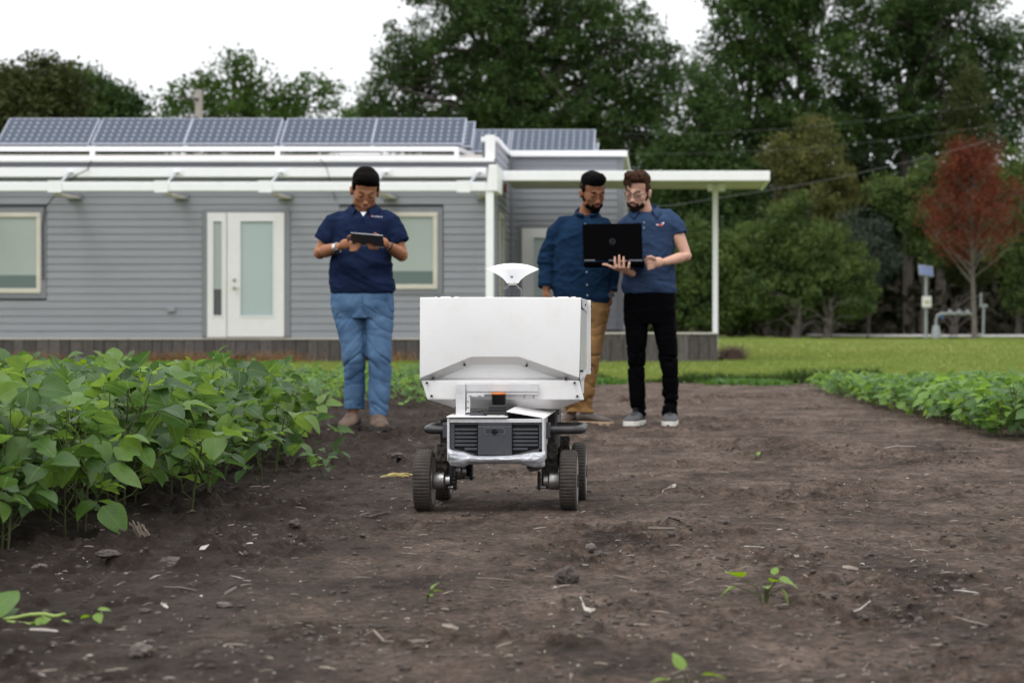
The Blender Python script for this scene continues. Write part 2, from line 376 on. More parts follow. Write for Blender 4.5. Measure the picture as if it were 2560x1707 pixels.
# walls behind the boards
hb('wall', M_wall, (GX0, DF + 0.03, 0.42), (RETX - 0.03, 41.5, 3.33))
hb('wall', M_wall, (RETX - 0.02, DR + 0.03, 0.42), (-0.61, 42.0, 3.62))
hb('wall', M_wall, (RETX - 0.22, DF + 0.05, 3.0), (RETX - 0.03, 42.0, 3.67))      # parapet along the step
PITCH = 0.1232
def board(x0, x1, yface, z0, hgt=PITCH, side=False):
    """one lapped siding board; side=True: runs along y at x = yface facing +x"""
    a, b, e = 0.016, 0.004, 0.006
    if not side:
        vs = [(x, y, z) for x in (x0, x1) for y, z in ((yface + 0.02, z0), (yface - a, z0), (yface - b, z0 + hgt - 0.001), (yface + 0.02, z0 + hgt - 0.001))]
    else:
        vs = [(x, y, z) for y in (x0, x1) for x, z in ((yface - 0.02, z0), (yface + a, z0), (yface + b, z0 + hgt - 0.001), (yface - 0.02, z0 + hgt - 0.001))]
    fs = [(0, 1, 2, 3), (7, 6, 5, 4), (0, 4, 5, 1), (1, 5, 6, 2), (2, 6, 7, 3), (3, 7, 4, 0)]
    return MB().add(vs, fs).build('siding_board', M_siding, house)
def holes(z, px_holes, d):
    return [(XX(a, d), XX(b, d)) for a, b, yt, yb in px_holes if ZZ(yb, d) < z + PITCH * 0.5 < ZZ(yt, d)]
MAINH = [(-170, 117, 518, 749), (506, 727, 524, 850), (848, 1109, 518, 738)]
z = ZZ(845, DF); k = 0
while z < ZZ(404, DF) - 0.02:
    h = min(PITCH, ZZ(404, DF) - z); x = GX0
    for a, b in sorted(holes(z, MAINH, DF)) + [(RETX - 0.10, None)]:
        if a - x > 0.05: board(x, a, DF, z, h)
        x = b
    z += PITCH
# recessed wing, front
z = 0.56
while z < ZZ(393, DR) - 0.02:
    h = min(PITCH, ZZ(393, DR) - z); x = RETX + 0.03
    for a, b in sorted(holes(z, [(1296, 1452, 562, 850)], DR)) + [(-0.70, None)]:
        if a - x > 0.05: board(x, a, DR, z, h)
        x = b
    z += PITCH
# step wall between the two fronts (faces right), and the wing's right side
z = 0.56
while z < 3.60:
    if z > 0.9 and z + PITCH < 2.55:
        board(DF + 0.02, 33.66, RETX, z, side=True); board(34.62, DR - 0.02, RETX, z, side=True)
    else: board(DF + 0.02, DR - 0.02, RETX, z, side=True)
    if z < 3.5: board(DR + 0.1, 42.0, -0.60, z, side=True)
    z += PITCH
hb('corner_trim', M_trim, (RETX - 0.10, DF - 0.022, 0.44), (RETX + 0.018, DF + 0.02, 3.36))
hb('corner_trim', M_trim, (-0.70, DR - 0.022, 0.55), (-0.58, DR + 0.1, 3.66))
hb('corner_trim', M_trim, (RETX + 0.012, DR - 0.06, 0.55), (RETX + 0.07, DR - 0.005, 3.66))
# roof edges
hb('roof_edge', M_white, (GX0, DF - 0.10, ZZ(405, 32.9)), (RETX - 0.02, DF + 0.4, ZZ(395, 32.9)), 0.01)
hb('roof', M_roof, (GX0, DF + 0.42, 3.30), (RETX - 0.24, 41.9, 3.40))
hb('roof', M_roof, (GX0, DF + 1.1, 3.402), (RETX - 0.25, DF + 1.2, 3.56))
hb('roof', M_roof, (RETX - 0.02, DR + 0.2, 3.50), (-0.68, 41.9, 3.62))
hb('roof_edge', M_white, (RETX + 0.03, DR - 0.10, ZZ(393, DR) + 0.002), (-0.52, DR + 0.15, ZZ(378, DR)), 0.01)
hb('roof_edge', M_white, (-0.66, DR + 0.152, 3.68), (-0.52, 42.0, 3.78))
hb('parapet_cap', M_white, (RETX - 0.24, DF + 0.02, 3.68), (RETX + 0.05, DR - 0.10, 3.76), 0.01)
hb('parapet_post', M_white, (XX(1213, DF), DF - 0.03, 3.40), (XX(1238, DF), DF + 0.018, 3.79), 0.008)
hb('siding_trim', M_siding, (RETX - 0.12, DF + 0.03, 3.36), (RETX - 0.005, DF + 0.06, 3.68))
# low white rail on the roof
r0 = DF + 0.55
def zr(py): return ZZ(py, r0)
hb('roof_rail', M_white, (GX0, r0, zr(378)), (XX(1147, r0), r0 + 0.06, zr(367)), 0.006)
hb('roof_rail', M_white, (GX0, r0 + 0.005, zr(396)), (XX(1147, r0), r0 + 0.05, zr(391)))
for px in (-230, 230, 693, 1141):
    hb('rail_post', M_white, (XX(px - 5, r0), r0 - 0.01, 3.34), (XX(px + 6, r0), r0 + 0.07, zr(368)))
MB().bar((XX(1144, r0), r0 + 0.06, zr(372)), (XX(1182, 35.6), 35.6, ZZ(387, 35.6)), 0.05, 0.06).build('roof_rail', M_white, house)
MB().bar((GX0, r0 + 0.5, 3.52), (XX(1175, 34.2), 34.1, 3.49), 0.02, 0.02).build('roof_cable', mat('roof_stain', (0.30, 0.24, 0.15), 0.9), house)

# pergola beams along the front
b1y, b2y = DF - 0.16, DF - 1.15
hb('beam', M_white, (GX0, b1y, ZZ(443, b1y)), (XX(1216, b1y), b1y + 0.08, ZZ(419, b1y)), 0.01)
hb('beam', M_white, (GX0, b2y, ZZ(478, b2y)), (XX(1216, b2y), b2y + 0.09, ZZ(455, b2y)), 0.012)
MB().prism([P(1215, 478, b2y - 0.02), P(1243, 478, b2y - 0.02), P(1243, 412, b2y - 0.02), P(1222, 412, b2y - 0.02)], (0, 1.05, 0)).build('end_beam', M_white, house, bevel=0.01)
hb('post', M_white, (XX(1215, b2y + 0.05), b2y, 0.0), (XX(1234, b2y + 0.05), b2y + 0.12, ZZ(478, b2y)), 0.008)
for px in (-300, -60, 168, 434, 694, 956, 1190):
    A = P(px + 8, 430, b1y - 0.03); B = P(px - 14, 456, b2y + 0.05)
    MB().bar(A, B, 0.035, 0.035).tube([A + Vector((-0.04, -0.01, 0)), A + Vector((0.04, -0.01, 0))], 0.02, 6).build('strut', M_metal, house)
    hb('bracket', M_white, (XX(px - 48, b2y), b2y - 0.014, ZZ(481, b2y)), (XX(px - 14, b2y), b2y - 0.002, ZZ(452, b2y)))
    hb('bracket', M_white, (XX(px - 2, b1y), b1y - 0.014, ZZ(437, b1y)), (XX(px + 24, b1y), b1y - 0.002, ZZ(423, b1y)))
    hb('arm', M_cream, (XX(px + 15, DF), DF - 1.05, ZZ(484, b2y) - 0.02), (XX(px + 32, DF), DF - 0.02, ZZ(479, b2y) - 0.02))
    hb('wall_bracket', M_trim, (XX(px + 2, DF), DF - 0.06, ZZ(499, DF)), (XX(px + 38, DF), DF - 0.015, ZZ(486, DF)))
cw = [P(228, 402, 32.88), P(218, 425, 32.8), P(196, 436, 32.7), P(178, 448, 32.9), P(140, 486, 32.9), P(112, 520, 32.95), P(107, 560, 32.96), P(108, 700, 32.96)]
MB().tube(cw, 0.009, 6).build('cable', M_dark, house, smooth=True)
MB().tube([P(800, 398, 32.88), P(815, 415, 32.8), P(822, 440, 32.7), P(826, 462, 32.9), P(840, 500, 32.97)], 0.006, 6).build('cable', M_dark, house, smooth=True)
hb('vent_cover', M_siding, (XX(420, DF), DF - 0.05, ZZ(780, DF)), (XX(439, DF), DF - 0.014, ZZ(767, DF)), 0.006)

# windows
def window(x0, x1, yt, yb, d, tr=13, fr=11, frm=M_cream, pane=M_pane):
    X0, X1, Z0, Z1 = XX(x0, d), XX(x1, d), ZZ(yb, d), ZZ(yt, d); t = tr * d / F; w = fr * d / F
    tm = MB()
    tm.box((X0 - t, d - 0.024, Z1), (X1 + t, d + 0.03, Z1 + t * 0.95)).box((X0 - t, d - 0.024, Z0 - t), (X1 + t, d + 0.03, Z0))
    tm.box((X0 - t, d - 0.024, Z0 + 0.001), (X0, d + 0.03, Z1 - 0.001)).box((X1, d - 0.024, Z0 + 0.001), (X1 + t, d + 0.03, Z1 - 0.001))
    tm.build('window_trim', M_trim, house)
    fm = MB()
    fm.box((X0, d - 0.035, Z1 - w), (X1, d + 0.02, Z1 - 0.001)).box((X0, d - 0.04, Z0 + 0.001), (X1, d + 0.02, Z0 + w * 1.1))
    fm.box((X0, d - 0.034, Z0 + w * 1.1), (X0 + w, d + 0.02, Z1 - w)).box((X1 - w, d - 0.034, Z0 + w * 1.1), (X1, d + 0.02, Z1 - w))
    win = fm.build('window', frm, house, bevel=0.006)
    p = MB().box((X0 + w, d - 0.005, Z0 + w), (X1 - w, d + 0.01, Z1 - w)).build('pane', pane); return win, p, (X0, X1, Z0, Z1)
def sub(o, par):
    o.parent = par; o.matrix_parent_inverse = Matrix.Translation(-wloc(par)); return o
for a in ((-160, 103, 532, 733), (862, 1094, 531, 723)):
    win, p, bb = window(*a, DF); sub(p, win)
    s = MB().box((bb[0] + 0.07, DF - 0.012, bb[2] + 0.08), (bb[1] - 0.07, DF - 0.007, bb[2] + 0.30)).build('pane_reflection', mat('reflection_dark', (0.10, 0.14, 0.13), 0.15)); sub(s, win)  # dark strip painted as the reflection low in the glass
# narrow window in the step wall
X = RETX
t = MB().box((X - 0.01, 33.66, 0.90), (X + 0.03, 33.75, 2.55)).box((X - 0.01, 34.53, 0.90), (X + 0.03, 34.62, 2.55)).box((X - 0.01, 33.75, 2.46), (X + 0.03, 34.53, 2.55)).box((X - 0.01, 33.75, 0.90), (X + 0.03, 34.53, 0.99)).build('window', M_cream, house)
sub(MB().box((X - 0.01, 33.75, 0.99), (X + 0.008, 34.53, 2.46)).build('pane', M_pane), t)

# doors
def door(x0, x1, yt, yb, d, gx0, gx1, gyt, gyb, side=None):
    X0, X1, Z0, Z1 = XX(x0, d), XX(x1, d), ZZ(yb, d), ZZ(yt, d)
    a, b, c, e = XX(gx0, d), XX(gx1, d), ZZ(gyb, d), ZZ(gyt, d)
    m = MB().box((X0, d - 0.03, Z0), (a, d + 0.02, Z1)).box((b, d - 0.03, Z0), (X1, d + 0.02, Z1)).box((a, d - 0.03, e), (b, d + 0.02, Z1)).box((a, d - 0.03, Z0), (b, d + 0.02, c))
    dr = m.build('door', M_door, house)
    q = 0.022; fr = MB()
    fr.box((a - q, d - 0.037, e - 0.004), (b + q, d - 0.031, e + q)).box((a - q, d - 0.037, c - q), (b + q, d - 0.031, c + 0.004))
    fr.box((a - q, d - 0.037, c + 0.004), (a + 0.004, d - 0.031, e - 0.004)).box((b - 0.004, d - 0.037, c + 0.004), (b + q, d - 0.031, e - 0.004))
    sub(fr.build('frame', M_door), dr)
    return dr, (a, b, c, e)
dr, gl = door(569, 711, 532, 842, DF, 602, 684, 553, 790)
sub(MB().box((gl[0], DF - 0.012, gl[2]), (gl[1], DF - 0.004, gl[3])).build('pane', M_frost), dr)
hd = P(586, 720, DF - 0.03)
sub(MB().tube([hd, hd + Vector((0, -0.05, 0)), hd + Vector((0.09, -0.055, 0.0))], 0.011, 8).lathe([(0.03, 0), (0.03, -0.012)], hd, 'y', 14).build('handle', mat('brass_handle', (0.35, 0.32, 0.26), 0.35, metal=0.9), smooth=True), dr)
hd = P(586, 699, DF - 0.03)
sub(MB().lathe([(0.028, 0), (0.028, -0.02), (0.012, -0.03)], hd, 'y', 14).build('lock', bpy.data.materials['brass_handle'], smooth=True), dr)
sl, g2 = door(519, 567, 532, 843, DF, 534, 556, 553, 789)
sl.name = 'sidelight'
zz = g2[2] + (g2[3] - g2[2]) * 0.28
sub(MB().box((g2[0], DF - 0.012, zz), (g2[1], DF - 0.004, g2[3])).build('pane', M_pane), sl)
sub(MB().box((g2[0], DF - 0.011, g2[2]), (g2[1], DF - 0.003, zz - 0.003)).build('pane', mat('pane_dark', (0.07, 0.075, 0.075), 0.2)), sl)
tm = MB(); t = 10 * DF / F
tm.box((XX(507, DF), DF - 0.024, ZZ(532, DF) + 0.002), (XX(726, DF), DF + 0.03, ZZ(523, DF)))
tm.box((XX(507, DF), DF - 0.024, 0.45), (XX(518, DF), DF + 0.03, ZZ(532, DF))).box((XX(712, DF), DF - 0.024, 0.45), (XX(726, DF), DF + 0.03, ZZ(532, DF)))
tm.build('door_trim', M_trim, house)
dr, gl = door(1305, 1445, 571, 828, DR, 1334, 1416, 594, 790)
sub(MB().box((gl[0], DR - 0.012, gl[2]), (gl[1], DR - 0.004, gl[3])).build('pane', M_frost), dr)
hb('door_trim', M_trim, (XX(1296, DR), DR - 0.024, ZZ(571, DR) + 0.002), (XX(1452, DR), DR + 0.03, ZZ(561, DR)))
hb('door_trim', M_trim, (XX(1296, DR), DR - 0.024, 0.55), (XX(1304, DR), DR + 0.03, ZZ(571, DR)))

# wooden skirting, board by board; a few are short and leave a dark gap
hb('foundation', M_dark, (GX0, DF + 0.08, -0.02), (1.0, DF + 0.12, 0.43))
px = -610.0; rs = random.Random(5)
ztop = lambda q: ZZ(845 - 12 * max(0, q) / 1790 * 1.15, DF)
while px < 1792:
    w = rs.uniform(23, 33); w = min(w, 1795 - px); q = px + w / 2
    gap = rs.random() < 0.04 and q < 1100 or abs(q - 606) < 13 or abs(q - 795) < 13
    y0 = DF - 0.005 + rs.uniform(-0.006, 0.006); zb = ZZ(912, DF) - 0.02 + (0.14 + rs.random() * 0.05 if gap else 0)
    MB().box((XX(px + 0.8, DF), y0, zb), (XX(px + w - 0.8, DF), y0 + 0.02, ztop(q) - 0.012 - rs.random() * 0.01)).build('skirting_board', M_plank, house)
    px += w
hb('sill_board', M_cream, (GX0, DF - 0.02, ZZ(845, DF) - 0.02), (RETX - 0.10, DF + 0.02, ZZ(845, DF) - 0.002))
# porch deck with its white front edge
hb('deck', M_plank, (RETX + 0.02, DF + 0.02, 0.47), (XX(1794, DF), DR - 0.03, 0.51))
hb('deck_edge', M_cream, (RETX + 0.02, DF - 0.02, 0.500), (XX(1794, DF), DF + 0.015, 0.522))
for k in range(12):
    y0 = DF + 0.03 + k * 0.245
    hb('skirting_board', M_plank, (XX(1794, DF) - 0.02, y0, -0.03), (XX(1794, DF), y0 + 0.235, 0.465))
# canopy over the porch
zc = ZZ(452, DF); cx0, cx1 = XX(1256, DF), XX(1925, DF)
hb('canopy_fascia', M_white, (cx0, DF, zc), (cx1, DF + 0.06, ZZ(427.5, DF)), 0.01)
hb('canopy_roof', M_white, (cx0, DF + 0.062, zc + 0.06), (cx1, 35.35, zc + 0.14))
hb('canopy_fascia', M_white, (cx1 - 0.05, DF + 0.062, zc), (cx1, 35.35, zc + 0.058))
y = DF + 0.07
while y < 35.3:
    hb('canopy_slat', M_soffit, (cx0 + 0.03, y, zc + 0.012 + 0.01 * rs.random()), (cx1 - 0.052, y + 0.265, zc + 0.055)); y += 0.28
pd = 34.15; p0, p1 = XX(1781.5, pd), XX(1795, pd)
hb('post', M_white, (p0, pd, 0.13), (p1, pd + 0.09, zc + 0.01), 0.006)
hb('post_foot', M_white, (p0 - 0.02, pd - 0.03, 0.11), (p1 + 0.04, pd + 0.12, 0.129))
hb('post_pier', M_dark, (p0 + 0.01, pd - 0.005, -0.05), (p1 - 0.005, pd + 0.095, 0.108))
for s in ((1769, 1781), (1796, 1812)):
    hb('post_bracket', M_white, (XX(s[0], 33.9), 33.85, ZZ(478, 33.9)), (XX(s[1], 33.9), 33.95, zc + 0.011))
for px in (1240,):
    hb('bracket', M_redbrown, (RETX + 0.018, 33.12, ZZ(452, 33.2)), (RETX + 0.06, 33.28, ZZ(426, 33.2)))
hb('bracket', M_redbrown, (RETX + 0.018, 34.6, 2.95), (RETX + 0.06, 34.72, 3.10))

# ------------------------------------------------------------------ solar panels
M_cell = mat('solar_cell', (0.043, 0.056, 0.080), 0.42, var=0.12, vscale=2, spec=0.15)
M_back = mat('panel_backsheet', (0.34, 0.38, 0.46), 0.4)
M_alu = mat('panel_frame', (0.36, 0.38, 0.44), 0.4, metal=0.5)
M_blk = mat('black_rail', (0.02, 0.02, 0.02), 0.6)
cell_me = None
def solar_panel(pos, wid, hgt, tilt, label, proto=None):
    t = thing('solar_module', label, 'solar panel', pos, 'solar panels on the roof')
    t.rotation_euler = (tilt, 0, 0)
    if proto:
        for ch in proto.children:
            c = ch.copy(); COL.objects.link(c); c.parent = t
        return t
    w, h = wid / 2, hgt                          # local: x across, y up the slope
    MB().box((-w + .012, 0.012, -0.02), (w - .012, h - 0.012, 0.0)).build('backsheet', M_back, t, world=False)
    fr = MB().box((-w, 0, -0.03), (w, 0.014, 0.006)).box((-w, h - 0.014, -0.03), (w, h, 0.006)).box((-w, 0.014, -0.03), (-w + 0.014, h - 0.014, 0.006)).box((w - 0.014, 0.014, -0.03), (w, h - 0.014, 0.006))
    fr.build('frame', M_alu, t, world=False)
    MB().box((-w + .05, 0.05, -0.16), (w - .05, 0.10, -0.035)).box((-w + .05, h - 0.15, -0.16), (w - .05, h - 0.10, -0.035)).build('rack', M_blk, t, world=False)
    cw, chh = (wid - 0.032) / 12, (hgt - 0.032) / 6; a, b = cw / 2 - 0.0012, chh / 2 - 0.0012; k = min(a, b) * 0.42
    cm = MB(); pts = [(-a + k, -b), (a - k, -b), (a, -b + k), (a, b - k), (a - k, b), (-a + k, b), (-a, b - k), (-a, -b + k)]
    cm.prism([(x, y, 0.0015) for x, y in pts], (0, 0, 0.002)); me = cm.mesh('solar_cell'); me.materials.append(M_cell)
    for i in range(12):
        for j in range(6):
            o = bpy.data.objects.new('solar_cell', me); COL.objects.link(o); o.parent = t
            o.location = (-w + 0.016 + cw * (i + 0.5), 0.016 + chh * (j + 0.5), 0)
    return t
tl = math.atan2(0.505, 0.70); PW, PH = 1.575, 0.86
row1 = [(106, 'first'), (344, ''), (574, ''), (815, ''), (1042, '')]
labs1 = ['front row solar panel at the left end, cut off by the picture edge', 'front row solar panel directly above the clapboards between left window and door',
         'front row solar panel directly above the white front door', 'front row solar panel above the head of the man with the tablet', 'front row solar panel at the right end, beside the parapet post']
pr = None; d1 = 34.0
for (px, _), lb in zip(row1, labs1):
    t = solar_panel(P(px, 360, d1), PW, PH, tl, lb, pr); pr = pr or t
d2 = 35.3; z2 = ZZ(366.5, d2); x = XX(1180, d2) - PW / 2
for lb in ('second row solar panel sticking out right behind the end of the front row', 'second row solar panel peeping out below the fourth front panel', 'second row solar panel peeping out below the panel above the door',
           'second row solar panel peeping out below the second front row panel', 'second row solar panel seen as a strip under the leftmost front panel'):
    solar_panel((x, d2, z2), PW, PH * 0.97, tl, lb, pr); x -= PW + 0.03
d3 = 36.9
for px, lb in ((1164, 'solar panel partly hidden by the white parapet post'), (1380, 'rightmost large solar panel, above the recessed porch wing')):
    solar_panel(P(px, 379, d3), PW, PH, math.atan2(0.47, 0.72), lb, pr)
solar_panel((XX(1495, 38.6) - PW / 2, 38.6, ZZ(379, 38.6)), PW, PH, math.atan2(0.24, 0.82), 'solar panel showing only a sliver behind the rightmost one', pr)
# ------------------------------------------------------------------ trees
M_bark = mat('bark', (0.085, 0.070, 0.058), 0.95, c2=(0.035, 0.03, 0.026), vscale=5, stretch=(3, 3, 0.6), bump=0.6, bscale=12)
M_barkpale = mat('bark_pale', (0.14, 0.125, 0.11), 0.95, c2=(0.07, 0.062, 0.055), vscale=5, stretch=(3, 3, 0.6), bump=0.5, bscale=12)
M_barkdim = mat('bark_dim', (0.075, 0.062, 0.055), 0.95, c2=(0.04, 0.034, 0.03), vscale=5)
def leafmat(name, a, b, trans=0.3): return mat(name, a, 0.55, c2=b, vscale=0.9, trans=trans, spec=0.08)
L_oak = leafmat('leaves_oak', (0.060, 0.104, 0.030), (0.018, 0.036, 0.014), 0.28)
L_locust = leafmat('leaves_locust', (0.066, 0.116, 0.031), (0.019, 0.040, 0.014), 0.25)
L_light = leafmat('leaves_light', (0.062, 0.112, 0.024), (0.024, 0.050, 0.013), 0.4)
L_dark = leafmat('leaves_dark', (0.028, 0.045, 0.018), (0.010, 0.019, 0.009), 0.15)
L_juniper = leafmat('leaves_juniper', (0.130, 0.130, 0.038), (0.048, 0.060, 0.022), 0.15)
L_bush = leafmat('leaves_bush', (0.105, 0.150, 0.042), (0.022, 0.044, 0.016), 0.2)
L_grey = leafmat('leaves_grey', (0.055, 0.075, 0.055), (0.030, 0.042, 0.032), 0.1)
L_red = leafmat('leaves_red', (0.145, 0.036, 0.018), (0.075, 0.026, 0.014), 0.2)
L_brown = leafmat('leaves_brown', (0.064, 0.074, 0.024), (0.022, 0.032, 0.012), 0.2)

def leafquads(c, size, flat=0.0):                # random leaf quads round the points c
    n = len(c); q = RNG.normal(size=(n, 3)); q[:, 2] *= (1 - flat); q /= np.linalg.norm(q, axis=1)[:, None] + 1e-9
    r = RNG.normal(size=(n, 3)); u = np.cross(q, r); u /= np.linalg.norm(u, axis=1)[:, None] + 1e-9
    s = size * (0.6 + 0.8 * RNG.random(n))[:, None]; q = q * s; u = u * s * 0.55
    v = np.stack([c - q, c + u * 0.9 - q * 0.1, c + q, c - u * 0.9 + q * 0.1], 1).reshape(-1, 3)
    return v, (np.arange(n)[:, None] * 4 + np.arange(4)[None])
def crown_pts(blobs, nclu, nper, cr, shell=0.55, flat=0.75):
    """blobs: [(cx, cy, cz, rx, ry, rz)] -> leaf centres gathered in clusters, mostly near the surface"""
    vol = np.array([b[3] * b[4] * b[5] for b in blobs]) ** 0.8; pick = RNG.choice(len(blobs), nclu, p=vol / vol.sum())
    B = np.array(blobs)[pick]; d = RNG.normal(size=(nclu, 3)); d /= np.linalg.norm(d, axis=1)[:, None]
    rr = (shell + (1 - shell) * RNG.random(nclu) ** 0.6)[:, None]; rr = np.where(RNG.random((nclu, 1)) < 0.25, RNG.random((nclu, 1)) ** 0.5 * shell + 0.1, rr)
    C = B[:, :3] + d * rr * B[:, 3:]
    K = np.repeat(C, nper, 0); sz = np.repeat(cr * (0.6 + 0.8 * RNG.random(nclu)), nper)[:, None]
    off = np.clip(RNG.normal(size=(len(K), 3)), -1.7, 1.7) * sz * np.array([1, 1, flat]) * 0.55
    return C, K + off
def tree(name, label, loc, blobs, lm, nclu, nper, cr, leaf, group=None, trunk=0.2, bark=None, limbs=14, cat='tree', base_h=None, flat=0.75, multi=1):
    """blobs relative to the tree's foot"""
    t = thing(name, label, cat, loc, group); C, K = crown_pts(blobs, nclu, nper, cr, flat=flat)
    K[:, 2] = np.maximum(K[:, 2], 0.05)
    v, f = leafquads(K, leaf); link('crown', npmesh('crown', v, f), lm, t, world=False)
    tb = MB(); zb = np.array(blobs); top = max(b[2] for b in blobs); base_h = base_h or min(b[2] - b[5] for b in blobs) * 0.9 + 0.3
    cxm, cym = float(np.mean(zb[:, 0])), float(np.mean(zb[:, 1]))
    for k in range(multi):
        ox = (k - (multi - 1) / 2) * trunk * 2.5
        fork = Vector((cxm * 0.3 + ox * 1.6, cym * 0.3, max(base_h, 0.4)))
        tb.tube([(ox, 0, -0.1), (ox * 1.05, 0, 0.15), (ox * 1.2 + 0.04, 0, fork.z * 0.5), fork], [trunk * 1.5, trunk * 1.1, trunk * 0.9, trunk * 0.75], 9)
        tb.tube([fork, Vector((cxm * 0.7 + ox * 2.5, cym, (fork.z + top) / 2)), Vector((cxm + ox * 3, cym, top + zb[:, 5].max() * 0.5))], [trunk * 0.7, trunk * 0.4, trunk * 0.1], 7)
        idx = RNG.choice(len(C), limbs // multi, replace=False)
        for i in idx:
            e = Vector(C[i]); s = fork.lerp(Vector((cxm + ox * 2.5, cym, top)), random.random() * 0.75)
            mid = s.lerp(e, 0.5) + Vector((0, 0, (e - s).length * 0.12))
            tb.tube([s, mid, e], [trunk * 0.38, trunk * 0.22, trunk * 0.06], 6)
    tb.build('trunk', bark or M_bark, t, smooth=True, world=False)
    return t
def B(px, py, d, rpx, rpy, base, ry=None):       # blob from photo numbers, relative to the foot (bx, d)
    s = d / F; return (XX(px, d) - base, 0 if ry is None else ry[0], ZZ(py, d), rpx * s, (ry[1] if ry else (rpx + rpy) / 2 * s), rpy * s)
def mk(name, label, px, d, bl, lm, **k):
    bx = XX(px, d); return tree(name, label, (bx, d, 0), [B(a, b, d, c, e, bx) for a, b, c, e in bl], lm, **k)

# left: dark dense trees and the airy one behind the roof
mk('broadleaf_tree', 'dark dense tree at the far left behind the roof, brownish leaves on its crown', 90, 62, [(30, 290, 130, 110), (110, 250, 110, 95), (60, 400, 160, 150), (125, 200, 60, 52), (20, 215, 60, 55)], L_brown, nclu=560, nper=62, cr=0.50, leaf=0.085, trunk=0.28)
mk('broadleaf_tree', 'dark green tree behind the roof, right of the brownish one at far left', 250, 66, [(210, 260, 90, 75), (290, 300, 70, 80), (250, 400, 130, 110), (190, 215, 55, 45), (335, 330, 40, 60)], L_oak, nclu=480, nper=62, cr=0.50, leaf=0.088, trunk=0.25)
mk('airy_tree', 'light airy tree behind the roof with sky showing through, by the grey pole', 600, 68, [(500, 240, 90, 55), (590, 200, 90, 62), (690, 260, 90, 60), (790, 235, 75, 55), (600, 290, 220, 60), (425, 265, 50, 40), (600, 160, 45, 35), (845, 280, 30, 30), (620, 400, 240, 70)], L_light, nclu=430, nper=30, cr=0.38, leaf=0.085, trunk=0.15, limbs=40)
# the big dark tree in the middle
mk('large_tree', 'huge dark green tree rising behind the middle of the roof', 1330, 88, [(1300, 60, 240, 130), (1090, 130, 150, 110), (1500, 90, 160, 120), (1330, 240, 250, 120), (1010, 225, 90, 70), (1600, 180, 120, 110), (960, 300, 90, 60), (1480, 300, 170, 110), (1200, 340, 220, 90), (1250, -40, 260, 110), (1560, 350, 130, 110), (1060, 330, 120, 70), (1640, 300, 80, 130), (935, 250, 60, 55), (900, 300, 45, 40), (1000, 150, 70, 60), (1660, 160, 60, 70)], L_oak, nclu=1700, nper=58, cr=0.52, leaf=0.092, trunk=0.45, limbs=110)
# the tall open trees on the right, several trunks showing against the sky
mk('tall_tree', 'tall open tree right of the gap of sky, with light green left edge', 1960, 90, [(1900, 60, 150, 100), (1830, 190, 120, 90), (2030, 160, 160, 100), (1950, -30, 200, 90), (1800, 300, 90, 70), (1960, 300, 170, 70), (1830, 400, 100, 60), (2020, 330, 130, 60)], L_locust, nclu=900, nper=56, cr=0.50, leaf=0.098, trunk=0.26, limbs=60, multi=3)
mk('tall_tree', 'tall open tree at the upper right with sky through its boughs', 2310, 92, [(2200, 80, 160, 100), (2380, 120, 160, 110), (2300, -10, 220, 80), (2190, 230, 140, 70), (2420, 220, 150, 60), (2290, 300, 170, 50), (2530, 130, 90, 80), (2600, 250, 100, 70), (2250, 350, 160, 45), (2480, 330, 120, 60), (2120, 300, 90, 60)], L_oak, nclu=1080, nper=54, cr=0.50, leaf=0.098, trunk=0.26, limbs=70, multi=3)
mk('dense_tree', 'mid green dense tree left of the tall open ones, above the canopy', 1740, 84, [(1740, 330, 95, 110), (1700, 450, 110, 120), (1800, 470, 110, 110), (1760, 240, 65, 70), (1680, 560, 120, 100), (1820, 610, 130, 120)], L_oak, nclu=520, nper=62, cr=0.5, leaf=0.095, trunk=0.3)
mk('juniper', 'yellowish green juniper with pointed top, above the far lawn', 2040, 84, [(2045, 330, 45, 60), (2030, 400, 90, 70), (2050, 480, 125, 80), (2020, 570, 130, 90), (2060, 650, 130, 100), (1950, 390, 55, 60)], L_juniper, nclu=560, nper=62, cr=0.38, leaf=0.07, trunk=0.2)
mk('spruce', 'tall dark conifer with pointed top behind the red-leaved tree', 2420, 86, [(2420, 190, 30, 55), (2415, 270, 60, 60), (2420, 350, 95, 60), (2400, 430, 120, 70), (2430, 520, 140, 80), (2420, 620, 150, 90)], L_brown, nclu=620, nper=60, cr=0.40, leaf=0.075, trunk=0.22)
# shrubby trees at the lawn's far side
mk('shrub_tree', 'rounded green shrubby tree behind the thin porch post', 1770, 79.5, [(1760, 640, 70, 75), (1720, 720, 80, 75), (1815, 690, 85, 80), (1745, 580, 40, 45), (1690, 660, 50, 60), (1840, 620, 45, 50), (1760, 780, 110, 50), (1850, 740, 60, 80), (1660, 760, 50, 70)], L_bush, nclu=540, nper=60, cr=0.36, leaf=0.07, trunk=0.1, multi=3)
mk('shrub_tree', 'broad green shrubby tree with pointed top right of the porch post', 1960, 79, [(1965, 560, 65, 70), (1890, 640, 80, 70), (2035, 650, 90, 85), (1985, 510, 30, 35), (2100, 730, 80, 65), (1950, 730, 150, 65), (1860, 590, 40, 40), (2010, 770, 150, 50), (1930, 600, 60, 50), (2080, 600, 40, 40), (1850, 700, 70, 90), (2130, 700, 60, 90), (1990, 640, 100, 100)], L_bush, nclu=1050, nper=60, cr=0.36, leaf=0.07, trunk=0.1, multi=3)
mk('shrub_tree', 'bright yellow-green shrub in front of the broad shrubby tree', 2070, 78, [(2060, 620, 50, 60), (2090, 700, 65, 60), (2045, 700, 60, 70), (2130, 770, 55, 40)], L_bush, nclu=190, nper=56, cr=0.33, leaf=0.065, trunk=0.08)
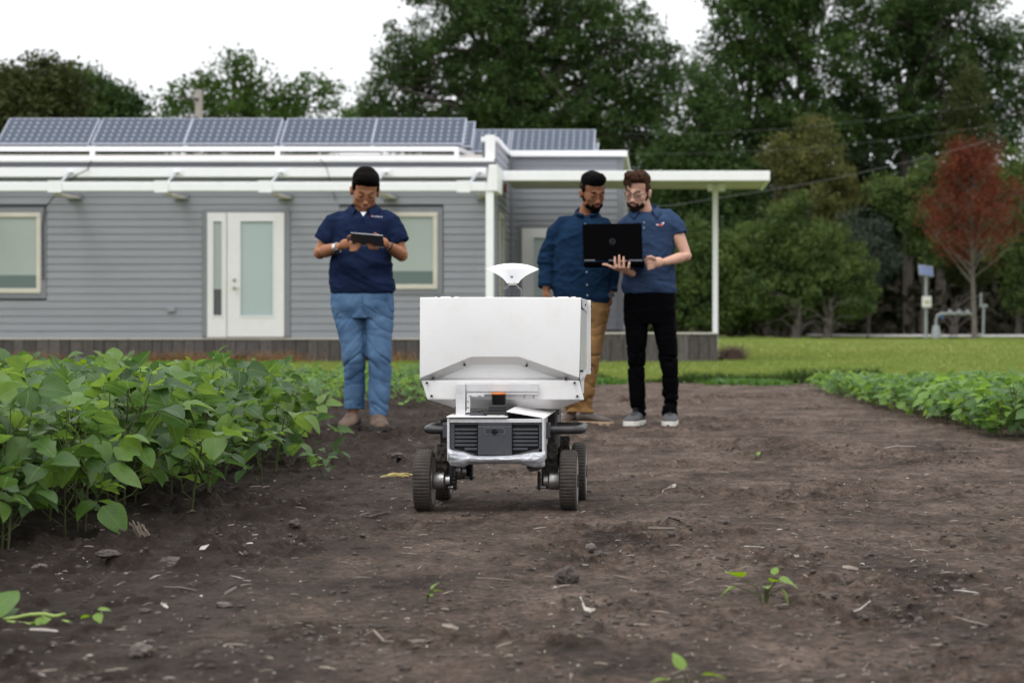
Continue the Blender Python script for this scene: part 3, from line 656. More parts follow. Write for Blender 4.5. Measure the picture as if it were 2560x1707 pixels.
mk('shrub_tree', 'grey-green wispy shrub between the yellow-green shrub and solar pole', 2170, 81, [(2160, 580, 60, 55), (2190, 650, 60, 70), (2150, 660, 50, 60)], L_grey, nclu=150, nper=44, cr=0.35, leaf=0.06, trunk=0.08)
mk('shrub_tree', 'light green young tree left of the red-leaved tree', 2310, 82, [(2330, 450, 60, 50), (2300, 530, 75, 60), (2320, 610, 65, 55), (2220, 480, 55, 50), (2360, 420, 40, 30)], L_bush, nclu=240, nper=52, cr=0.38, leaf=0.075, trunk=0.14, base_h=3.5)
mk('shrub_tree', 'light green tree at the right picture edge behind the red-leaved tree', 2545, 81, [(2540, 420, 60, 60), (2560, 520, 65, 70), (2520, 620, 60, 80), (2580, 720, 70, 80)], L_bush, nclu=280, nper=56, cr=0.38, leaf=0.075, trunk=0.14)
# dark undergrowth trees standing close together behind all of them
k = 0
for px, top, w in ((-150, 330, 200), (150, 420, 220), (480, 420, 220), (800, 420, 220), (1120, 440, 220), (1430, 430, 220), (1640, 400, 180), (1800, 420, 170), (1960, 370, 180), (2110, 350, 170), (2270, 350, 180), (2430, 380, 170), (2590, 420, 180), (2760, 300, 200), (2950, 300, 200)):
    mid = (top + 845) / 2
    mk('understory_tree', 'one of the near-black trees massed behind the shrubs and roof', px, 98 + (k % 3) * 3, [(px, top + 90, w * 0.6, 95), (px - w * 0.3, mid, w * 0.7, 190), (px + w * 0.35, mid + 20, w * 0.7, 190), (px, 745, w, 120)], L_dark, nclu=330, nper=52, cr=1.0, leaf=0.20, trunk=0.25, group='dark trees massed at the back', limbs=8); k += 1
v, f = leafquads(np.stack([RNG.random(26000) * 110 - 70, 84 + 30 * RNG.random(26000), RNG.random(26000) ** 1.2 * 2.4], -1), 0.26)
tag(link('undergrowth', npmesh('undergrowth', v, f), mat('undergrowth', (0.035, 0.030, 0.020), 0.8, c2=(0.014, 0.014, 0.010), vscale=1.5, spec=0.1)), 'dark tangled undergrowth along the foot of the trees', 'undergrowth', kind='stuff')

# the red-leaved young tree on the lawn
RX, RD = XX(2436, 74), 74.0
t = thing('red_tree', 'slender young tree with rust-red leaves standing on the far lawn', 'tree', (RX, RD, 0))
s = RD / F; rs = random.Random(3); tb = MB(); tips = []
tb.tube([(0, 0, -0.1), (0.0, 0, 0.6), (-0.06, 0, 2.3), (-0.10, 0, 4.6), (0.02, 0, 7.3)], [0.13, 0.095, 0.075, 0.05, 0.012], 9)
for k in range(60):
    u = k / 60; z0 = 2.0 + 4.6 * u; a = rs.uniform(0, 6.28)
    half = 2.2 * math.sin(min(1, (1 - u) * 1.25 + 0.05) * math.pi * 0.5) ** 1.1 + 0.12
    z1 = z0 + 0.5 + 1.5 * (1 - u) * rs.uniform(0.5, 1); e = Vector((math.cos(a) * half * rs.uniform(.6, 1), math.sin(a) * half * rs.uniform(.6, 1), min(z1, 7.3)))
    st = Vector((-0.06, 0, z0)); m = st.lerp(e, 0.5) + Vector((0, 0, -0.1))
    tb.tube([st, m, e], [0.030, 0.020, 0.006], 5)
    for q in range(5):
        f0 = st.lerp(e, rs.uniform(0.35, 1)); tp = f0 + Vector((rs.uniform(-.4, .4), rs.uniform(-.4, .4), rs.uniform(0.1, .5))); tb.tube([f0, tp], [0.009, 0.004], 4); tips.append(tp)
tb.build('trunk', M_barkpale, t, smooth=True, world=False)
K = np.repeat(np.array([list(p) for p in tips]), 56, 0); K = K + RNG.normal(size=K.shape) * 0.20
v, f = leafquads(K, 0.05); link('crown', npmesh('crown', v, f), L_red, t, world=False)
# bare dry brush trunks at the shrub line
for px, d, lab in ((2068, 77.2, 'pale short trunk with dry twigs at the foot of the green shrubs'), (2382, 79, 'pale leaning trunk behind the grey pipes'), (1990, 77.6, 'thin grey trunk in the dry brush left of the pale short trunk')):
    t = thing('bare_trunk', lab, 'tree trunk', (XX(px, d), d, 0)); tb = MB(); r = random.Random(px)
    tb.tube([(0, 0, -0.1), (0.05, 0, 0.5), (0.16, 0, 1.0), (0.12, 0, 1.6)], [0.22, 0.15, 0.09, 0.03], 8)
    for q in range(16):
        a = r.uniform(0, 6.28); z0 = r.uniform(0.1, 1.2); tb.tube([(0.03, 0, z0), (math.cos(a) * 0.6, math.sin(a) * 0.5, z0 + 0.5), (math.cos(a) * 1.5, math.sin(a), z0 + r.uniform(0.2, 1.0))], [0.035, 0.02, 0.008], 5)
    tb.build('trunk', M_barkdim, t, smooth=True, world=False)

M_pipe = mat('pipe_grey', (0.26, 0.28, 0.29), 0.5, metal=0.2, var=0.15)
# ------------------------------------------------------------------ solar pole, pipes, utility pole, wires
PD = 75.5
t = thing('solar_pole', 'thin metal pole with small solar panel on top and white box', 'pole', (XX(2315, PD), PD, 0))
MB().tube([(XX(2315, PD), PD, 0), (XX(2315, PD), PD, ZZ(690, PD))], 0.055, 10).build('pole', M_pipe, t, smooth=True)
c = P(2315, 677, PD); Mx = Matrix.Rotation(R(-35), 3, 'X') @ Matrix.Rotation(R(12), 3, 'Z')
MB().obox(c, (0.26, 0.02, 0.22), Mx).build('solar_panel', mat('small_panel', (0.16, 0.20, 0.32), 0.25), t)
MB().obox(c + Vector((0, 0.025, 0)), (0.285, 0.02, 0.245), Mx).build('frame', M_alu, t)
MB().box((XX(2304, PD), PD - 0.22, ZZ(769, PD)), (XX(2327, PD), PD - 0.06, ZZ(741, PD))).build('equipment_box', mat('equipment_box', (0.55, 0.55, 0.52), 0.5), t, bevel=0.03)
MB().box((XX(2310, PD), PD - 0.235, ZZ(757, PD)), (XX(2322, PD), PD - 0.222, ZZ(753, PD))).build('box_label', mat('amber', (0.35, 0.25, 0.05), 0.5), t)
t = thing('pipework', 'low grey pipe arch with valves standing beyond the lawn', 'pipes', (XX(2385, PD), PD, 0))
q = lambda x, y, dy=0: P(x, y, PD) + Vector((0, dy, 0))
MB().tube([q(2340, 846), q(2340, 800), q(2343, 789), q(2352, 784), q(2425, 784), q(2432, 789), q(2434, 800), q(2434, 846)], 0.055, 10).build('pipe', M_pipe, t, smooth=True)
MB().lathe([(0.11, 0), (0.2, 0.02), (0.2, 0.1), (0.12, 0.5)], q(2340, 846), 'z', 12).build('flange', M_pipe, t, smooth=True)
for x in (2375, 2398, 2418): MB().lathe([(0.06, -0.08), (0.10, -0.04), (0.10, 0.04), (0.06, 0.09), (0.02, 0.12), (0.06, 0.13), (0.06, 0.15)], q(x, 782), 'z', 12).build('valve', M_pipe, t, smooth=True)
MB().box(q(2353, 795, -0.08), q(2358, 789, 0.08)).build('valve_cap', mat('blue_cap', (0.03, 0.15, 0.40), 0.5), t)
t = thing('pipe_riser', 'thin upright grey pipe with short arm right of the red-leaved tree', 'pipe', (XX(2457, PD), PD, 0))
MB().tube([q(2430, 836), q(2450, 838), q(2458, 834), q(2459, 765)], 0.05, 8).tube([q(2452, 765), q(2452, 732)], 0.045, 8).build('pipe', M_pipe, t, smooth=True)
MB().box(q(2449, 768, -0.08), q(2468, 760, 0.08)).build('arm', M_pipe, t)
UD = 58.0
t = thing('utility_pole', 'pale grey utility pole showing above the solar panels', 'pole', (XX(497, UD), UD, 0))
MB().tube([(XX(497, UD), UD, -0.2), (XX(497, UD), UD, ZZ(225, UD))], [0.14, 0.11], 12).build('pole', mat('pole_wood', (0.30, 0.27, 0.26), 0.9, var=0.15, stretch=(4, 4, 0.5)), t, smooth=True)
MB().bar(P(445, 243, UD - 0.1), P(497, 250, UD - 0.1), 0.07, 0.08).bar(P(455, 292, UD - 0.1), P(497, 297, UD - 0.1), 0.07, 0.08).build('cross_arm', M_bark, t)
M_wire = mat('wire', (0.10, 0.11, 0.11), 0.6)
for nm, pts in (('long thin overhead wire crossing in front of the right-hand trees', [(1560, 523, 60), (1690, 512, 61), (1900, 479, 64), (2080, 448, 66), (2250, 410, 68), (2400, 372, 70), (2640, 300, 73)]),
                ('upper overhead wire crossing the boughs above the canopy', [(1560, 335, 60), (1760, 335, 62), (2000, 320, 65), (2250, 293, 68), (2460, 262, 70), (2640, 225, 73)]),
                ('fainter overhead wire between the other two, above the canopy end', [(1560, 385, 60), (1760, 384, 62), (2000, 372, 65), (2250, 348, 68), (2640, 290, 73)])):
    tag(MB().tube([P(*p) for p in pts], 0.007 if 'long' in nm else 0.0035, 5).build('overhead_wire', M_wire), nm, 'wire', 'overhead wires')
# ------------------------------------------------------------------ soybean plants
def leaf_material(island=False, gain=1.0):
    m = bpy.data.materials.new('soy_leaf'); m.use_nodes = True; n, l = nodes_of(m); b = n['Principled BSDF']
    b.inputs['Roughness'].default_value = 0.42; b.inputs['Specular IOR Level'].default_value = 0.40
    uv = n.new('ShaderNodeUVMap'); uv.uv_map = 'UVMap'; sp = n.new('ShaderNodeSeparateXYZ'); l.new(uv.outputs[0], sp.inputs[0])
    def math_(op, a, c=None, cl=False):
        x = n.new('ShaderNodeMath'); x.operation = op; x.use_clamp = cl
        for i, s in enumerate((a, c)):
            if s is None: continue
            if isinstance(s, (int, float)): x.inputs[i].default_value = s
            else: l.new(s, x.inputs[i])
        return x.outputs[0]
    ax = math_('ABSOLUTE', math_('SUBTRACT', sp.outputs[0], 0.5))
    side = math_('PINGPONG', math_('SUBTRACT', math_('MULTIPLY', sp.outputs[1], 7.0), math_('MULTIPLY', ax, 7.0)), 0.5)
    sv = math_('SUBTRACT', 1.0, math_('DIVIDE', side, 0.07), True)
    mv = math_('SUBTRACT', 1.0, math_('DIVIDE', ax, 0.028), True)
    vein = math_('MAXIMUM', mv, math_('MULTIPLY', sv, 0.55))
    oi = n.new('ShaderNodeNewGeometry' if island else 'ShaderNodeObjectInfo'); cr = n.new('ShaderNodeValToRGB'); l.new(oi.outputs['Random Per Island' if island else 'Random'], cr.inputs[0])
    e = cr.color_ramp.elements; e[0].position = 0; e[0].color = tuple(q * gain for q in (0.028, 0.072, 0.018)) + (1,); e[1].position = 1; e[1].color = tuple(q * gain for q in (0.110, 0.195, 0.030)) + (1,)
    x = e.new(0.45); x.color = tuple(q * gain for q in (0.050, 0.115, 0.020)) + (1,); x = e.new(0.75); x.color = tuple(q * gain for q in (0.090, 0.180, 0.022)) + (1,)
    tc = n.new('ShaderNodeTexCoord'); nz = n.new('ShaderNodeTexNoise'); nz.inputs['Scale'].default_value = 30; nz.inputs['Detail'].default_value = 5; l.new(tc.outputs['Object'], nz.inputs[0])
    mr = n.new('ShaderNodeMapRange'); l.new(nz.outputs[0], mr.inputs[0]); mr.inputs[3].default_value = 0.72; mr.inputs[4].default_value = 1.28
    mu = n.new('ShaderNodeMixRGB'); mu.blend_type = 'MULTIPLY'; mu.inputs[0].default_value = 1; l.new(cr.outputs[0], mu.inputs[1]); l.new(mr.outputs[0], mu.inputs[2])
    mm = n.new('ShaderNodeMixRGB'); l.new(math_('MULTIPLY', vein, 0.55), mm.inputs[0]); l.new(mu.outputs[0], mm.inputs[1]); mm.inputs[2].default_value = (0.19, 0.27, 0.09, 1)
    l.new(mm.outputs[0], b.inputs['Base Color'])
    bp = n.new('ShaderNodeBump'); bp.inputs['Strength'].default_value = 0.35; bp.inputs['Distance'].default_value = 0.004
    hh = math_('SUBTRACT', nz.outputs[0], vein); l.new(hh, bp.inputs['Height']); l.new(bp.outputs[0], b.inputs['Normal'])
    t = n.new('ShaderNodeBsdfTranslucent'); hb = n.new('ShaderNodeHueSaturation'); hb.inputs['Value'].default_value = 1.7; hb.inputs['Hue'].default_value = 0.48; l.new(mm.outputs[0], hb.inputs['Color']); l.new(hb.outputs[0], t.inputs['Color'])
    ms = n.new('ShaderNodeMixShader'); ms.inputs[0].default_value = 0.45; l.new(b.outputs[0], ms.inputs[1]); l.new(t.outputs[0], ms.inputs[2]); l.new(ms.outputs[0], n['Material Output'].inputs['Surface'])
    return m
M_soy = leaf_material(); M_soyi = leaf_material(True, 1.35); M_soys = leaf_material(False, 1.35)
M_stem = mat('soy_stem', (0.11, 0.145, 0.045), 0.7, c2=(0.045, 0.042, 0.024), vscale=7, trans=0.1, spec=0.2)
M_yleaf = mat('young_leaf', (0.20, 0.31, 0.04), 0.5, c2=(0.12, 0.22, 0.03), vscale=25, trans=0.4)
def leaflet(rs, L=1.0, w=0.36, fold=0.25, droop=0.5, cup=0.0, bite=0.0, nu=8, nw=4):
    """ovate leaflet from the origin along +Y, normal +Z; returns verts, quads, uvs"""
    vs, uv = [], []
    ph = rs.uniform(0, 6)
    for i in range(nu + 1):
        t = i / nu
        ww = w * (math.sin(math.pi * min(1, t ** 0.72)) ** 0.78) * (1 - 0.12 * t) if 0 < t < 1 else 0.012
        if i == nu: ww = 0.006
        y = math.sin(t * droop) / max(droop, .01) if droop else t; z = -(1 - math.cos(t * droop)) / max(droop, .01) if droop else 0
        for j in range(-nw // 2, nw // 2 + 1):
            s = j / (nw / 2); wl = ww
            if bite and abs(s) == 1 and i in (3, 4, 6): wl = ww * (1 - bite * rs.random())
            x = s * wl
            zz = z + abs(x) * fold + (s * s) * wl * cup + 0.018 * math.sin(t * 9 + ph + s * 2.5) * abs(s)
            vs.append((x * L, y * L, zz * L)); uv.append((0.5 + s * 0.5 * (ww / w), t))
    m = nw + 1
    fs = [(i*m + j, i*m + j + 1, (i+1)*m + j + 1, (i+1)*m + j) for i in range(nu) for j in range(nw)]
    return vs, fs, uv
def leafmesh(name, parts, m):                    # parts: [(verts, faces, uvs, Matrix)]
    V, Fc, U = [], [], []
    for v, f, u, M in parts:
        b = len(V); V += [tuple(M @ Vector(p)) for p in v]; Fc += [tuple(i + b for i in q) for q in f]; U += u
    me = npmesh(name, V, Fc, True); L = me.uv_layers.new(name='UVMap')
    idx = np.array(Fc).ravel(); L.data.foreach_set('uv', np.array(U, dtype=np.float32)[idx].ravel())
    me.materials.append(m); return me
def tri_leaf(rs, s=0.1, m=None, small=False):    # a compound leaf: three leaflets on a short stalk
    ps = []
    for k, (a, off) in enumerate(((0, 0.30), (68, 0.0), (-68, 0.0))):
        a = R(a + rs.uniform(-14, 14)); pit = R(rs.uniform(-32, 38)); roll = R(rs.uniform(-35, 35))
        v, f, u = leaflet(rs, s * rs.uniform(0.85, 1.15), rs.uniform(0.34, 0.46), rs.uniform(0.05, 0.45), rs.uniform(0.2, 0.9), 0, 0.5 if rs.random() < 0.22 else 0, nu=5 if small else 8, nw=2 if small else 4)
        M = Matrix.Translation((0, off * s, 0)) @ Euler((pit, 0, -a)).to_matrix().to_4x4() @ Euler((0, roll, 0)).to_matrix().to_4x4() @ Matrix.Translation((0, 0.06 * s, 0))
        ps.append((v, f, u, M))
    return leafmesh('leaf', ps, m or M_soy)
_rl = random.Random(21)
BIG = [tri_leaf(_rl, 0.107) for _ in range(14)]
YOUNG = [tri_leaf(_rl, 0.045, M_yleaf) for _ in range(3)]
SMALL = [tri_leaf(_rl, 0.06, M_soys, small=True) for _ in range(8)]
def aim(pos, az, pitch, roll, s):                # a matrix with +Y pointing at azimuth az, raised by pitch
    return Matrix.Translation(pos) @ Euler((0, 0, -az)).to_matrix().to_4x4() @ Euler((pitch, 0, 0)).to_matrix().to_4x4() @ Euler((0, roll, 0)).to_matrix().to_4x4() @ Matrix.Scale(s, 4)
def soy_proto(seed, h, nleaf, leaves, rl=1.0, name='soybean_plant', stem_r=0.0045):
    rs = random.Random(seed); root = thing(name, 'x', 'plant'); tb = MB()
    lean = Vector((rs.uniform(-.05, .05), rs.uniform(-.05, .05), 0))
    tb.tube([(0, 0, -0.03), lean * 0.3 + Vector((0, 0, h * 0.3)), lean * 0.7 + Vector((0, 0, h * 0.6)), lean + Vector((0, 0, h * 0.86))], [stem_r * 1.2, stem_r, stem_r * 0.8, stem_r * 0.5], 6)
    for k in range(nleaf):
        u = (k + 0.5) / nleaf; z0 = h * (0.07 + 0.77 * u); az = k * 2.4 + rs.uniform(-.6, .6)
        pl = (0.10 + 0.15 * (1 - abs(u - 0.45))) * rs.uniform(0.75, 1.15) * h / 0.5; up = rs.uniform(0.35, 1.15) + (0.25 if u > .7 else 0)
        p0 = lean * u + Vector((0, 0, z0)); dr = Vector((math.sin(az), math.cos(az), 0))
        p1 = p0 + dr * pl * math.cos(up) + Vector((0, 0, pl * math.sin(up))); pm = p0.lerp(p1, 0.5) + dr * 0.02 - Vector((0, 0, 0.012))
        tb.tube([p0, pm, p1, p1 + dr * 0.025], [0.0028, 0.0022, 0.0018, 0.001], 5)
        young = u > 0.93
        me = rs.choice(YOUNG if young and leaves is BIG else leaves); o = bpy.data.objects.new('leaf', me); COL.objects.link(o); o.parent = root
        M = aim(p1, az + rs.uniform(-.4, .4), rs.uniform(-0.55, 0.60) + (0.25 if u > 0.75 else 0), rs.uniform(-.4, .4), rs.uniform(0.75, 1.15) * rl * (0.8 + 0.35 * math.sin(u * 3.1)))
        o.matrix_local = M
    me = tb.mesh('stem', True); me.materials.append(M_stem); st = bpy.data.objects.new('stem', me); COL.objects.link(st); st.parent = root
    return root
def copy_thing(o, loc, rz, s, label, group):
    c = o.copy(); COL.objects.link(c); c.location = loc; c.rotation_euler = (0, 0, rz); c.scale = (s, s, s); c['label'] = label; c['group'] = group
    for ch in o.children:
        d = ch.copy(); COL.objects.link(d); d.parent = c
        for g_ in ch.children:
            e_ = g_.copy(); COL.objects.link(e_); e_.parent = d
    return c
def place(protos, spots, labf, group):
    used = set(); r = random.Random(99)
    for i, (x, y, s) in enumerate(spots):
        p = protos[i % len(protos)]; z = float(soil_h(np.array(x), np.array(y))) - 0.004; lab = labf(i, x, y)
        if id(p) not in used:
            used.add(id(p)); p.location = (x, y, z); p.rotation_euler = (0, 0, 0); p['label'] = lab; p['group'] = group; p['sc'] = s
        else: copy_thing(p, (x, y, z), r.uniform(0, 6.28), s, lab, group)
    for p in protos:
        if 'sc' in p: s = p['sc']; p.scale = (s, s, s); del p['sc']
def lf(o): o['label'] = 'x'
r = random.Random(4)
protos = [soy_proto(30 + k, 0.52, 16, BIG) for k in range(9)]
spots = []
y = 5.75
while y < 12.2:
    x = -1.98
    while x > -0.345 * y - 0.45:
        if r.random() < 0.985 and not (y > 10.5 and x > -2.15):
            s = r.uniform(0.70, 0.90) * (0.92 if y > 10 else 1.0)
            spots.append((x + r.uniform(-.05, .05) - (0.10 if y < 6.6 else 0), y + r.uniform(-.09, .09), s))
        x -= 0.245
    y += 0.225
ORD0 = ['nearest', 'second', 'third', 'fourth', 'fifth', 'sixth', 'seventh', 'eighth', 'ninth', 'tenth', 'eleventh', 'twelfth', 'thirteenth', 'fourteenth', 'fifteenth', 'sixteenth', 'seventeenth', 'eighteenth', 'nineteenth', 'twentieth', 'twenty-first', 'twenty-second', 'twenty-third', 'twenty-fourth', 'twenty-fifth', 'twenty-sixth', 'twenty-seventh', 'twenty-eighth', 'twenty-ninth', 'thirtieth']
cn0 = [0]
def lab_soy(i, x, y):
    if x > -2.15: cn0[0] += 1; return '%s tall soybean plant from the viewer along the left bed edge' % ORD0[min(cn0[0] - 1, 29)]
    return 'tall leafy soybean plant standing inside the dense left bed'
# hand-placed plants at the bed's edge, where single plants can be told apart
sparse = [soy_proto(140 + k, 0.30, 6, BIG, 0.9) for k in range(3)]
edge_pl = [(-1.90, 6.62, 1.05, 'soybean plant leaning out at the bed corner nearest the viewer'), (-1.74, 7.45, 1.05, 'soybean plant with bare dark stem, standing alone before the left bed'),
           (-1.70, 8.6, 0.85, 'small soybean plant with a few wide leaves at the middle of the bed edge'), (-1.68, 9.9, 1.0, 'soybean plant reaching furthest towards the man with the tablet'),
           (-1.50, 8.95, 0.42, 'small soybean plant with drooping leaves lying low by the tyre track'), (-1.80, 8.0, 0.95, 'low wide-leaved soybean plant between the bare-stemmed one and the middle of the edge'),
           (-1.78, 9.3, 1.0, 'low wide-leaved soybean plant just beyond the middle of the left bed edge'), (-2.02, 6.2, 0.9, 'low wide-leaved soybean plant in the dark at the very left')]
place(protos, spots, lab_soy, 'tall soybean plants in the left bed')
for k, (x, y, s, lb) in enumerate(edge_pl): copy_thing(sparse[k % 3], (x, y, float(soil_h(np.array(x), np.array(y)))), k * 1.3, s, lb, 'tall soybean plants in the left bed')
def bake(protos, spots, name, label, cat):
    VL, FL, UL, VS, FS = [], [], [], [], []; nl = ns = 0; cache = {}
    def arr(me):
        if me.name not in cache:
            v = np.zeros(len(me.vertices) * 3); me.vertices.foreach_get('co', v); f = np.zeros(len(me.loops), int); me.loops.foreach_get('vertex_index', f)
            ok = [q for q in me.polygons if len(q.vertices) == 4]; f = np.array([list(q.vertices) for q in ok]); u = None
            if me.uv_layers:
                u = np.zeros(len(me.loops) * 2); me.uv_layers[0].data.foreach_get('uv', u); u = u.reshape(-1, 2)
            cache[me.name] = (v.reshape(-1, 3), f, u)
        return cache[me.name]
    rr = random.Random(5)
    for i, (x, y, s) in enumerate(spots):
        T = Matrix.Translation((x, y, float(soil_h(np.array(x), np.array(y))) - .004)) @ Matrix.Rotation(rr.uniform(0, 6.28), 4, 'Z') @ Matrix.Scale(s, 4)
        for ch in protos[i % len(protos)].children:
            v, f, u = arr(ch.data); M = np.array(T @ ch.matrix_basis); w = v @ M[:3, :3].T + M[:3, 3]
            if u is not None: VL.append(w); FL.append(f + nl); UL.append(u); nl += len(w)
            else: VS.append(w); FS.append(f + ns); ns += len(w)
    root = bpy.data.objects.new(name, None); COL.objects.link(root); tag(root, label, cat, kind='stuff')
    me = npmesh('leaves', np.concatenate(VL), np.concatenate(FL), True); L = me.uv_layers.new(name='UVMap'); L.data.foreach_set('uv', np.concatenate(UL).astype(np.float32).ravel())
    a_ = link('leaves', me, M_soyi, root); a_['kind'] = 'stuff'; b_ = link('stems', npmesh('stems', np.concatenate(VS), np.concatenate(FS), True), M_stem, root); b_['kind'] = 'stuff'
# younger, smaller plants further down the left bed and in the right bed
protos2 = [soy_proto(60 + k, 0.25, 9, SMALL, 1.0, stem_r=0.003) for k in range(6)]
for q in sparse:
    for ch in list(q.children): bpy.data.objects.remove(ch)
    bpy.data.objects.remove(q)
spots = []; y = 16.0
while y < 22.8:
    x = -1.85 - 0.02 * (y - 12)
    while x > -0.335 * y - 0.3 and x > -1.95 - 2.3 - (y - 12.5) * 0.4:
        spots.append((x + r.uniform(-.08, .08), y + r.uniform(-.12, .12), r.uniform(0.65, 0.95) * (1.1 - (y - 12.5) * 0.02))); x -= 0.30
    y += 0.42
spots = [q for q in spots if q[0] * F / q[1] + VX > 500]
bake(protos2, spots, 'young_soybean_rows', 'low young soybean rows in the far part of the left bed', 'soybean rows')
for q in protos2:
    for ch in list(q.children): bpy.data.objects.remove(ch)
    bpy.data.objects.remove(q)
protos3 = [soy_proto(80 + k, 0.27, 12, SMALL, 1.45, stem_r=0.003) for k in range(6)]
spots = []; y = 11.9
while y < 20.6:
    x0 = 2.14 - 0.058 * (y - 11.8); x = x0
    while x < 0.187 * y + 0.25:
        spots.append((x + r.uniform(-.06, .06), y + r.uniform(-.1, .1), r.uniform(0.75, 1.0) * (1.08 - (y - 12) * 0.055))); x += 0.20
    y += 0.23
near = sorted([q for q in spots if q[1] < 15.6], key=lambda q: q[1]); far = [q for q in spots if q[1] >= 15.6]
bake(protos3, far, 'young_soybean_rows', 'low young soybean rows in the far part of the right bed', 'soybean rows')
ORD = ['nearest', 'second', 'third', 'fourth', 'fifth', 'sixth', 'seventh', 'eighth', 'ninth', 'tenth', 'eleventh', 'twelfth', 'thirteenth', 'fourteenth', 'fifteenth', 'sixteenth', 'seventeenth', 'eighteenth', 'nineteenth', 'twentieth', 'twenty-first', 'twenty-second', 'twenty-third', 'twenty-fourth', 'twenty-fifth', 'twenty-sixth', 'twenty-seventh', 'twenty-eighth', 'twenty-ninth', 'thirtieth']
cnt = [0]
def lab_r(i, x, y):
    if x < 2.22 - 0.058 * (y - 11.8): cnt[0] += 1; return '%s young plant from the near corner along the right bed edge' % ORD[min(cnt[0] - 1, 29)]
    return 'young soybean plant inside the right bed, behind its edge row'
place(protos3, near, lab_r, 'young soybean plants in the right bed')
for x, y, s, lb in ((2.16, 11.9, 0.66, 'larger soybean plant at the near corner of the right bed'), (2.34, 12.25, 0.62, 'larger soybean plant just behind the near corner of the right bed')):
    copy_thing(protos[3], (x, y, 0), 2.0, s, lb, 'larger plants of the right bed')
# seedlings
def seedling(px, py, label, leaves, seed, h=0.05, col=None):
    d = F * H / (py - HY); x = XX(px, d); rs = random.Random(seed); z = float(soil_h(np.array(x), np.array(d)))
    t = thing('seedling', label, 'seedling', (x, d, z)); tb = MB()
    for k, (dx, dz, s, az, pit) in enumerate(leaves):
        dx *= 1.15; dz = dz * 1.15 + 0.008; s *= 1.45; e = Vector((dx, -0.01, dz)); tb.tube([(0, 0, -0.01), (dx * 0.3, 0, dz * 0.6), e], [0.0025, 0.002, 0.0015], 5)
        v, f, u = leaflet(rs, s, 0.40, 0.2, 0.5); o = bpy.data.objects.new('leaf', leafmesh('leaf', [(v, f, u, Matrix.Identity(4))], col or M_yleaf)); COL.objects.link(o); o.parent = t
        o.matrix_local = aim(e, az, pit, rs.uniform(-.4, .4), 1)
    link('stem', tb.mesh('stem', True), M_stem, t, world=False)
seedling(1912, 1503, 'small green seedling with two raised leaf sprays on the open soil at lower right', [(-.055, .055, .05, -2.6, .5), (-.062, .035, .035, -1.6, -.3), (.012, .045, .030, 2.4, .3), (.030, .050, .040, 1.4, -.2), (.035, .030, .035, 1.9, -.9), (0.0, .035, .025, 3.0, .2), (.02, .06, .02, .3, .9)], 3)
seedling(1066, 1502, 'tiny yellow-green sprout on the open soil below the robot', [(.012, .022, .022, .8, .8), (.016, .018, .018, 1.6, .2), (.006, .012, .015, 2.6, .1)], 4)
seedling(240, 1570, 'tiny sprout on the soil right of the vine at lower left', [(.006, .022, .022, 1.4, .1), (.004, .015, .022, 2.6, -.5), (-.01, .01, .018, -1.2, -.1)], 5)
seedling(1720, 1716, 'blurred green leaves poking in at the bottom picture edge', [(-.012, .028, .030, -.4, 1.0), (.022, .020, .034, 1.6, .1), (-.03, .012, .03, -1.7, .1), (.055, .0, .02, 1.6, 0)], 6)
seedling(1013, 1024, 'tiny pale green sprout on the soil between tablet man and robot', [(.006, .03, .05, .8, .9), (-.01, .02, .04, -1.4, .4)], 7)
seedling(1890, 1148, 'tiny green sprout on the soil right of the robot', [(.006, .014, .02, .8, .9), (-.006, .008, .02, -1.4, .4)], 8)
# vine creeping in at lower left
d0 = 4.72; z = float(soil_h(np.array(-1.45), np.array(d0)))
t = thing('vine', 'trailing green vine with curling tips entering at the lower left edge', 'vine', (XX(10, d0), d0, z)); tb = MB()
def vp(px, py, dd=0): 
    p = P(px, py, d0 + dd); p.z = max(p.z + 0.012, float(soil_h(np.array(p.x), np.array(p.y))) + 0.006); return p
runs = [[vp(-60, 1580), vp(40, 1555), vp(75, 1548), vp(110, 1546), vp(135, 1552), vp(150, 1550), vp(163, 1543)], [vp(-60, 1600), vp(20, 1610), vp(70, 1618), vp(130, 1615), vp(165, 1605), vp(180, 1597)], [vp(105, 1548), vp(112, 1575), vp(110, 1600), vp(114, 1615)]]
for q in runs: tb.tube(q, [0.0045] * (len(q) - 1) + [0.001], 6)
tb.build('stem', mat('vine_stem', (0.24, 0.34, 0.07), 0.5, trans=0.2), t, smooth=True)
for px, py, s, az, pit in ((-32, 1560, 0.115, 0.55, 0.75), (-30, 1625, 0.095, 0.6, 0.45), (-40, 1570, 0.07, -0.6, 0.8), (104, 1553, 0.038, 2.8, -0.7), (112, 1600, 0.030, 2.6, -0.4), (96, 1595, 0.02, -1.8, 0.2), (150, 1550, 0.016, 1.4, 0.4)):
    v, f, u = leaflet(_rl, s, 0.44, 0.15, 0.5); o = bpy.data.objects.new('leaf', leafmesh('leaf', [(v, f, u, Matrix.Identity(4))], M_soy if s > 0.05 else M_yleaf)); COL.objects.link(o); o.parent = t
    o.matrix_local = aim(vp(px, py) - wloc(t), az, pit, 0.2, 1)
